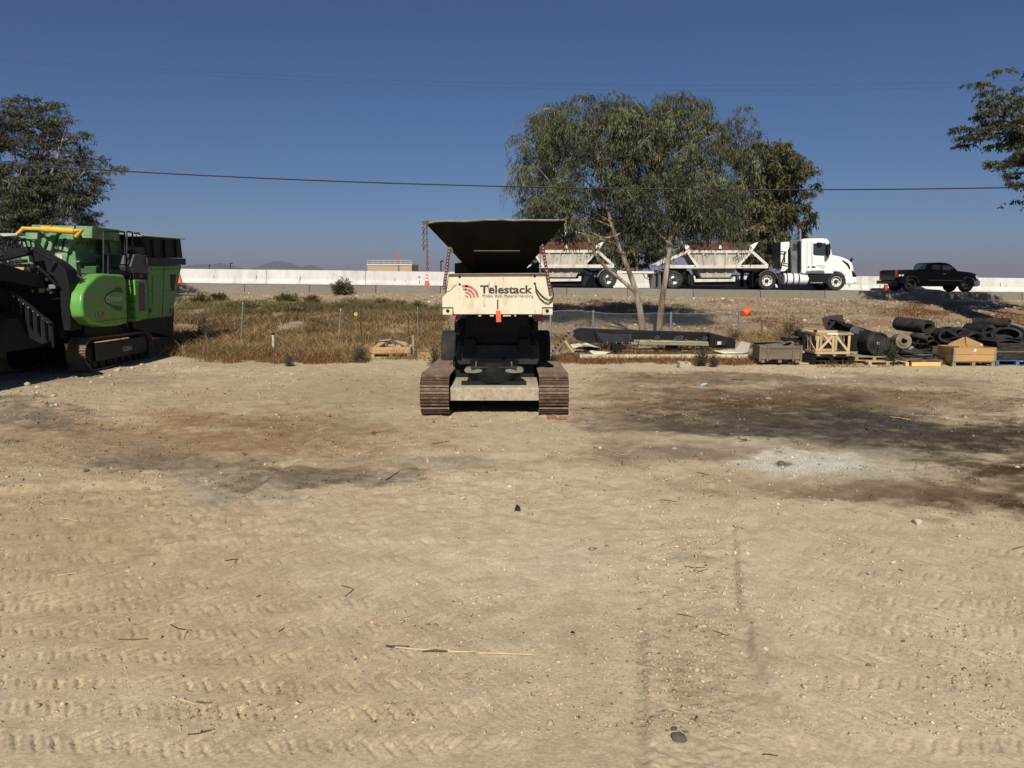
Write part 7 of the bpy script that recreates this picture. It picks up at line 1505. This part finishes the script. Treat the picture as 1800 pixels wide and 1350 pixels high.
# --- flat building and poles beyond the highway
BD = 130.0; a = at(646,480,BD); b_ = at(724,480,BD); zt = at(685,466,BD).z; o = thing('flat_building', ((a.x+b_.x)/2,BD+4,.3), 'flat roofed tan building with roof railing beyond the barrier', 'building')
M_TAN = mat('tan_stucco', (.40,.30,.21), .9, var=.08); mb = MB(); mb.bb(a.x,b_.x,BD,BD+9,.2,zt); wl = mb.build('wall', M_TAN, o); mb = MB(); mb.bb(a.x-.1,b_.x+.1,BD-.12,BD+9.1,zt,zt+.18); mb.build('roof', mat('pale_roof_edge', (.62,.60,.56), .8), o)
for dx in (0, 1): pass
for hz_ in (.45, .8):
    mb = MB(); mb.tube([(a.x,BD,zt+hz_),(b_.x,BD,zt+hz_)], .03, 5); mb.build('roof_rail', MATS['pale_roof_edge'], o)
for i in range(9):
    x = a.x+(b_.x-a.x)*i/8; mb = MB(); mb.tube([(x,BD,zt+.18),(x,BD,zt+.8)], .025, 5); mb.build('rail_post', MATS['pale_roof_edge'], o)
x = at(701,480,BD).x; mb = MB(); mb.bb(x-.12,x+.12,BD-.1,BD,.3,zt+.3); mb.build('downpipe', mat('brown_pipe', (.16,.11,.08), .7), o); mb = MB(); mb.tube([(x,BD+.1,zt+.2),(x,BD+.1,zt+1.9)], .05, 6); mb.build('flag_pole', M_STEEL, o); mb = MB(); mb.bb(x-.25,x+.25,BD+.02,BD+.06,zt+1.0,zt+1.9); mb.build('flag', mat('faded_red_flag', (.42,.09,.08), .8), o)
for px, yt, d, lab in ((775,459,110,'dark thin pole beyond the barrier beside the feeder hopper'), (405,463,150,'short lamp pole beyond the barrier over the small hills'), (368,466,170,'far lamp pole beyond the barrier next to the crusher')):
    t = at(px,yt,d); o = thing('lamp_pole', (t.x,d,.3), lab, 'pole'); mb = MB(); mb.tube([(t.x,d,.2),(t.x,d,t.z)], [.10,.08], 8); mb.build('shaft', M_BLACK, o); mb = MB(); mb.box((t.x+.15,d,t.z), (.5,.25,.2)); mb.build('lamp_head', M_BLACK, o)

# --- stacker conveyor added out of view to cast the wedge shadow on the bank
o = thing('added_shadow_stacker', (19.6,23.0,0), 'unseen black stacker conveyor added right of the belt pile to cast a shadow', 'conveyor')
def bm_(name, pts, w_, h_):
    for a, b_ in zip(pts[:-1], pts[1:]):
        q = MB(); q.bar(a, b_, w_, h_); q.build(name, M_BLACK, o, bevel=.02)
bm_('boom', [(17.6,19.0,1.6),(22.6,28.6,11.0)], 1.15, .5); bm_('feed_boot', [(17.2,18.2,.5),(17.7,19.2,1.9)], 1.5, .9); bm_('support_leg', [(19.4,22.4,0),(20.6,24.8,7.0)], .18, .18); bm_('support_leg', [(21.2,22.0,0),(21.4,24.4,7.0)], .18, .18)
bm_('head_chute', [(22.4,28.4,10.9),(21.2,28.2,9.9)], .5, .8)
# ================================================================== stones, sticks and litter on the sand
proto = None
def stone(px, py, wpx, label, m_=None, group=None, flat_=.6, seed=1, name='stone'):
    p = gnd(px, py); k = wpx*p.y/FPX/2; q = rock_mb((0,0,0), k, k*.8, k*flat_, seed, 2, .3); o = q.build(name, m_ or M_PSTONE, None, org=(0,0,0), smooth=30); o.location = (p.x,p.y,lz(p.x,p.y)+k*flat_*.35); tag(o, label, 'stone', group)
SG = 'pale stones strewn along the crusher shadow'
for i, (px, py, w_) in enumerate(((48,679,15),(65,681,12),(95,704,10),(66,695,8),(180,664,9),(208,652,12),(232,649,10),(250,644,12),(300,639,8),(130,661,7),(380,637,8),(348,648,7),(160,672,8),(275,646,9),(100,725,9),(92,727,7))):
    stone(px, py, w_, 'pale stone lying on the soil along the crusher shadow edge', None, SG, .65, 200+i)
for i, (px, py, w_, lab, m_) in enumerate(((1613,919,26,'flat pale stone on the sand below the brown oil stain',None), (1336,1075,22,'round pale stone on the edge of the wheel rut',None), (1345,1143,20,'half buried pale stone beside the wheel rut',None), (1303,1146,14,'small angular stone inside the wheel rut',None), (1788,822,10,'small pale stone on the dark stained soil',None), (1192,1297,34,'dark flat lump of asphalt on the sand',mat('asphalt_lump',(.085,.075,.06),.95,var=.3,bump=.4)), (1185,1281,16,'small dark clod touching the asphalt lump',mat('asphalt_lump',(1,1,1))), (1372,816,18,'brown clod at the rim of the white ash patch',mat('clod',(.13,.09,.055),.95,var=.3,bump=.5)), (1305,777,20,'grey clod before the white ash patch',mat('grey_clod',(.30,.25,.18),.95,var=.2,bump=.5)), (443,812,13,'dark clod on the heap left of the feeder',mat('clod',(1,1,1))), (151,829,12,'dark clod on the clay left of the dark stain',mat('clod',(1,1,1))), (257,860,14,'grey clod at the end of the low ridge',mat('grey_clod',(1,1,1))))):
    stone(px, py, w_, lab, m_, None, .55, 240+i)
for i, (px, py, ln, w_, rz_) in enumerate(((970,736,.15,.10,.1), (990,737,.13,.05,.0))):
    p = gnd(px, py); mb = MB(); mb.box((p.x,p.y,lz(p.x,p.y)+.03), (ln,.1,.06-.02*i), (0,.05,rz_)); tag(mb.build('brick', M_BRICK, smooth=0, bevel=.01), ['whole half brick lying against the right crawler track','thin brick fragment beside the half brick'][i], 'brick')
# cane and twigs
p0, p1 = gnd(690,1141), gnd(935,1152); o = thing('cane_stalk', (p0.lerp(p1,.5).x,p0.lerp(p1,.5).y,0), 'long split dry cane lying across the smooth sand', 'stick')
for k, (t0, t1, dy, m_) in enumerate(((.02,.42,0,M_BAMBOO),(-.05,.12,.010,M_TWIG),(.30,.62,-.012,M_BAMBOO),(.60,1,-.004,M_BAMBOO),(.22,.40,-.022,M_TWIG))):
    a = p0.lerp(p1,t0); b_ = p0.lerp(p1,t1); mid = a.lerp(b_,.5); P = [Vector((q.x,q.y+dy,lz(q.x,q.y)+.010)) for q in (a, mid, b_)]; mb = MB(); mb.tube(P, [.006,.007,.005], 6); mb.build('cane_piece', m_, o)
TW = 'dry twigs on the sand'
tw = [((316,1228),(372,1238)),((345,1232),(368,1234)),((208,1124),(262,1121)),((300,1098),(330,1107)),((330,1106),(322,1122)),((678,845),(702,828)),((1225,833),(1246,837)),((490,1110),(500,1103)),((462,1158),(462,1166)),((395,985),(420,982)),((330,1291),(362,1287)),((352,1287),(378,1282)),((90,1010),(135,1008)),((1203,996),(1240,998)),((1218,1003),(1245,1001)),((1190,1080),(1218,1084)),((1565,732),(1600,737)),((1655,756),(1698,760)),((1780,966),(1800,960)),((1300,780),(1320,777)),((1700,985),(1720,972)),((600,1031),(622,1037)),((622,1037),(606,1050)),((1340,1325),(1368,1327)),((1175,1245),(1200,1253)),((1255,1110),(1280,1117)),((760,780),(790,776)),((1580,1000),(1588,1003)),((105,912),(138,918)),((1160,878),(1190,882))]
for i, (a, b_) in enumerate(tw):
    a = gnd(*a); b_ = gnd(*b_); L_ = (b_-a).length; m_ = a.lerp(b_,.5)+Vector((0,rnd.uniform(-.1,.1)*L_,0)); mb = MB(); r_ = .003+.0010*a.y*.35
    mb.tube([Vector((q.x,q.y,lz(q.x,q.y)+r_*.8)) for q in (a,m_,b_)], [r_,r_*1.1,r_*.5], 5); q_ = tw[i][0]; lb = 'dry twig lying in the gravelly wheel lane with the asphalt lump' if 1150 < q_[0] < 1290 and q_[1] > 870 else 'dry twig lying on the dark stained soil beyond the ash patch' if q_[0] > 1100 and q_[1] < 850 else 'dry twig lying among the tyre prints on the pickup side' if q_[0] > 1290 else 'dry twig lying on the brown soil before the feeder' if q_[1] < 950 else 'dry twig lying among the tyre prints on the crusher side'
    tag(mb.build('twig', M_TWIG if i % 4 else M_BAMBOO), lb, 'twig', TW)
p = gnd(910,898); o = thing('plastic_scrap', (p.x,p.y,lz(p.x,p.y)), 'small crumpled black scrap standing on the bare sand', 'scrap'); mb = MB(); z = lz(p.x,p.y)
mb.add([(p.x-.03,p.y,z),(p.x+.03,p.y-.02,z),(p.x+.015,p.y+.02,z+.05),(p.x-.01,p.y+.01,z+.075),(p.x-.035,p.y+.02,z+.01),(p.x+.03,p.y+.02,z+.03)], [(0,1,2),(0,2,3),(0,3,4),(1,5,2),(2,5,3),(3,5,4),(0,4,1),(4,5,1)]); mb.build('scrap_fold', M_PLAST, o, smooth=0)
p = gnd(1238,679); z = lz(p.x,p.y)+.04; mb = MB(); mb.lathe([(.001,-.11),(.035,-.11),(.037,-.05),(.034,0),(.037,.05),(.03,.09),(.014,.12),(.014,.145),(.001,.145)], (p.x,p.y,z), (.7,.7,.05), 12); tag(mb.build('plastic_bottle', mat('bottle_plastic', (.42,.50,.60), .2, var=.1)), 'small clear blue plastic bottle lying on the stained soil', 'bottle')
for i, (px, py) in enumerate(((1186,790),(1770,773),(1592,733))):
    stone(px, py, 16, ['pale crumbly lump left of the ash patch','black lump on the dark stain at right','dark root lump on the oil stain'][i], [mat('grey_clod',(1,1,1)),mat('asphalt_lump',(1,1,1)),mat('clod',(1,1,1))][i], None, .5, 300+i)
# --- gravel: thousands of grains, one mass
bm = bmesh.new(); bmesh.ops.create_icosphere(bm, subdivisions=1, radius=1); IV = np.array([v.co for v in bm.verts]); IF = np.array([[v.index for v in f.verts] for f in bm.faces]); bm.free()
g = np.random.default_rng(77); n = 16000
PXs = g.uniform(-80, 1880, n); PYs = 646+(g.uniform(size=n)**1.25)*704; d_ = 2.45/np.tan(np.arctan((PYs-489)/FPX)); X = (PXs-900)/FPX*d_; Y = d_
dens = .10+.9*ss(.50,.62,fbm(X*.8,Y*.8,91,4)); dens *= .35+.65*(1-ss(830,930,PYs)); lane = ss(1105,1140,PXs)*(1-ss(1310,1350,PXs))*ss(840,900,PYs); dens = np.maximum(dens, lane*.75); edge_ = np.exp(-((X+10.6)/.6)**2)*(Y > 15); dens = np.maximum(dens, edge_*1.0)
k = (g.uniform(size=n) < dens*.75) & (Y < 21.3) & (Y > 2.8); X, Y, dd = X[k], Y[k], d_[k]; n = len(X)
S_ = np.exp(g.normal(np.log(.0065), .55, n))*(.55+.075*Y); S_ = np.clip(S_, .003, .07); Zs = land(X, Y)+S_*.25
a = g.uniform(0, 6.28, n); jit = 1+.35*g.uniform(-1,1,(n,len(IV),1)); V = IV[None]*jit*np.stack([S_*g.uniform(.8,1.4,n), S_*g.uniform(.7,1.1,n), S_*g.uniform(.45,.8,n)],1)[:,None,:]
Vx = V[...,0]*np.cos(a)[:,None]-V[...,1]*np.sin(a)[:,None]; Vy = V[...,0]*np.sin(a)[:,None]+V[...,1]*np.cos(a)[:,None]
V = np.stack([Vx+X[:,None], Vy+Y[:,None], V[...,2]+Zs[:,None]],-1).reshape(-1,3); F = (IF[None]+np.arange(n)[:,None,None]*len(IV)).reshape(-1,3)
ri_ = np.clip(np.searchsorted(rows, Y), 1, len(rows)-1); ci_ = np.clip(np.searchsorted(cols, X/wid[ri_]), 0, len(cols)-1)
cc = np.array([(.42,.34,.23),(.50,.43,.32),(.30,.24,.16),(.60,.54,.44),(.17,.13,.09),(.12,.09,.06)])[g.choice(6,n,p=[.36,.24,.18,.06,.10,.06])]*g.uniform(.8,1.2,(n,1))*.45 + .55*C[ri_, ci_]*g.uniform(.7,1.3,(n,1))
stuff(link('gravel', npmesh('gravel', V, F, np.repeat(cc,len(IV),0)), cmat('gravel_grains', .9, 0, .2)))
# crumbs of the soil itself: the grit that gives the sand its tooth
OV = np.array([(1,0,0),(-1,0,0),(0,1,0),(0,-1,0),(0,0,1),(0,0,-1)], dtype=float); OF = np.array([(0,2,4),(2,1,4),(1,3,4),(3,0,4),(2,0,5),(1,2,5),(3,1,5),(0,3,5)])
n = 90000; PXs = g.uniform(-60, 1860, n); PYs = 646+(g.uniform(size=n)**1.1)*704; Y = 2.45/np.tan(np.arctan((PYs-489)/FPX)); X = (PXs-900)/FPX*Y
lane = ss(1105,1140,PXs)*(1-ss(1310,1350,PXs))*ss(840,900,PYs); smooth_ = np.exp(-(((PXs-850)/330)**2+((PYs-1010)/170)**2))
dens = (.18+.9*ss(.42,.62,fbm(X*1.3,Y*1.3,96,4)))*(1-.75*smooth_)*(.38+.77*(1-ss(800,930,PYs))); dens = np.maximum(dens, lane*.6); k = (g.uniform(size=n) < dens*.8) & (Y < 21.2) & (Y > 2.8); X, Y = X[k], Y[k]; n = len(X)
S_ = np.clip(np.exp(g.normal(np.log(.0045), .45, n))*(.5+.13*Y), .002, .05); Zs = land(X, Y)+S_*.15
V = OV[None]*(1+.4*g.uniform(-1,1,(n,6,1)))*np.stack([S_*1.2,S_,S_*.7],1)[:,None,:]+.35*S_[:,None,None]*g.normal(size=(n,6,3))+np.stack([X,Y,Zs],1)[:,None,:]
ri_ = np.clip(np.searchsorted(rows, Y), 1, len(rows)-1); ci_ = np.clip(np.searchsorted(cols, X/wid[ri_]), 0, len(cols)-1)
cc = C[ri_, ci_]*np.array([.95,.8,1.15,.55,.35])[g.choice(5,n,p=[.36,.28,.2,.10,.06])][:,None]*g.uniform(.88,1.12,(n,1))
stuff(link('soil_crumbs', npmesh('soil_crumbs', V.reshape(-1,3), (OF[None]+np.arange(n)[:,None,None]*6).reshape(-1,3), np.repeat(cc,6,0)), cmat('gravel_grains')))
# gravel and litter on the bank
n = 22000; X = g.uniform(-28, 32, n); Y = g.uniform(27, 41.2, n); px, py = proj(X, Y, bank(X,Y)); k = g.uniform(size=n) < np.clip(.25+.6*ss(37,40,Y)+.6*ss(930,1000,px)*(1-ss(1230,1280,px))*ss(.45,.6,fbm(X,Y,92,3)), 0, 1); X, Y = X[k], Y[k]; n = len(X)
S_ = np.exp(g.normal(np.log(.028), .5, n)); Zs = land(X,Y)+S_*.2; V = IV[None]*(1+.35*g.uniform(-1,1,(n,len(IV),1)))*np.stack([S_,S_*.8,S_*.55],1)[:,None,:]+np.stack([X,Y,Zs],1)[:,None,:]
cc = np.array([(.36,.29,.20),(.46,.40,.31),(.22,.17,.11),(.62,.58,.52)])[g.choice(4,n,p=[.42,.30,.22,.06])]*g.uniform(.8,1.2,(n,1))
stuff(link('bank_gravel', npmesh('bank_gravel', V.reshape(-1,3), (IF[None]+np.arange(n)[:,None,None]*len(IV)).reshape(-1,3), np.repeat(cc,len(IV),0)), cmat('gravel_grains')))
for o in bpy.data.objects:
    if '_o' in o: del o['_o']
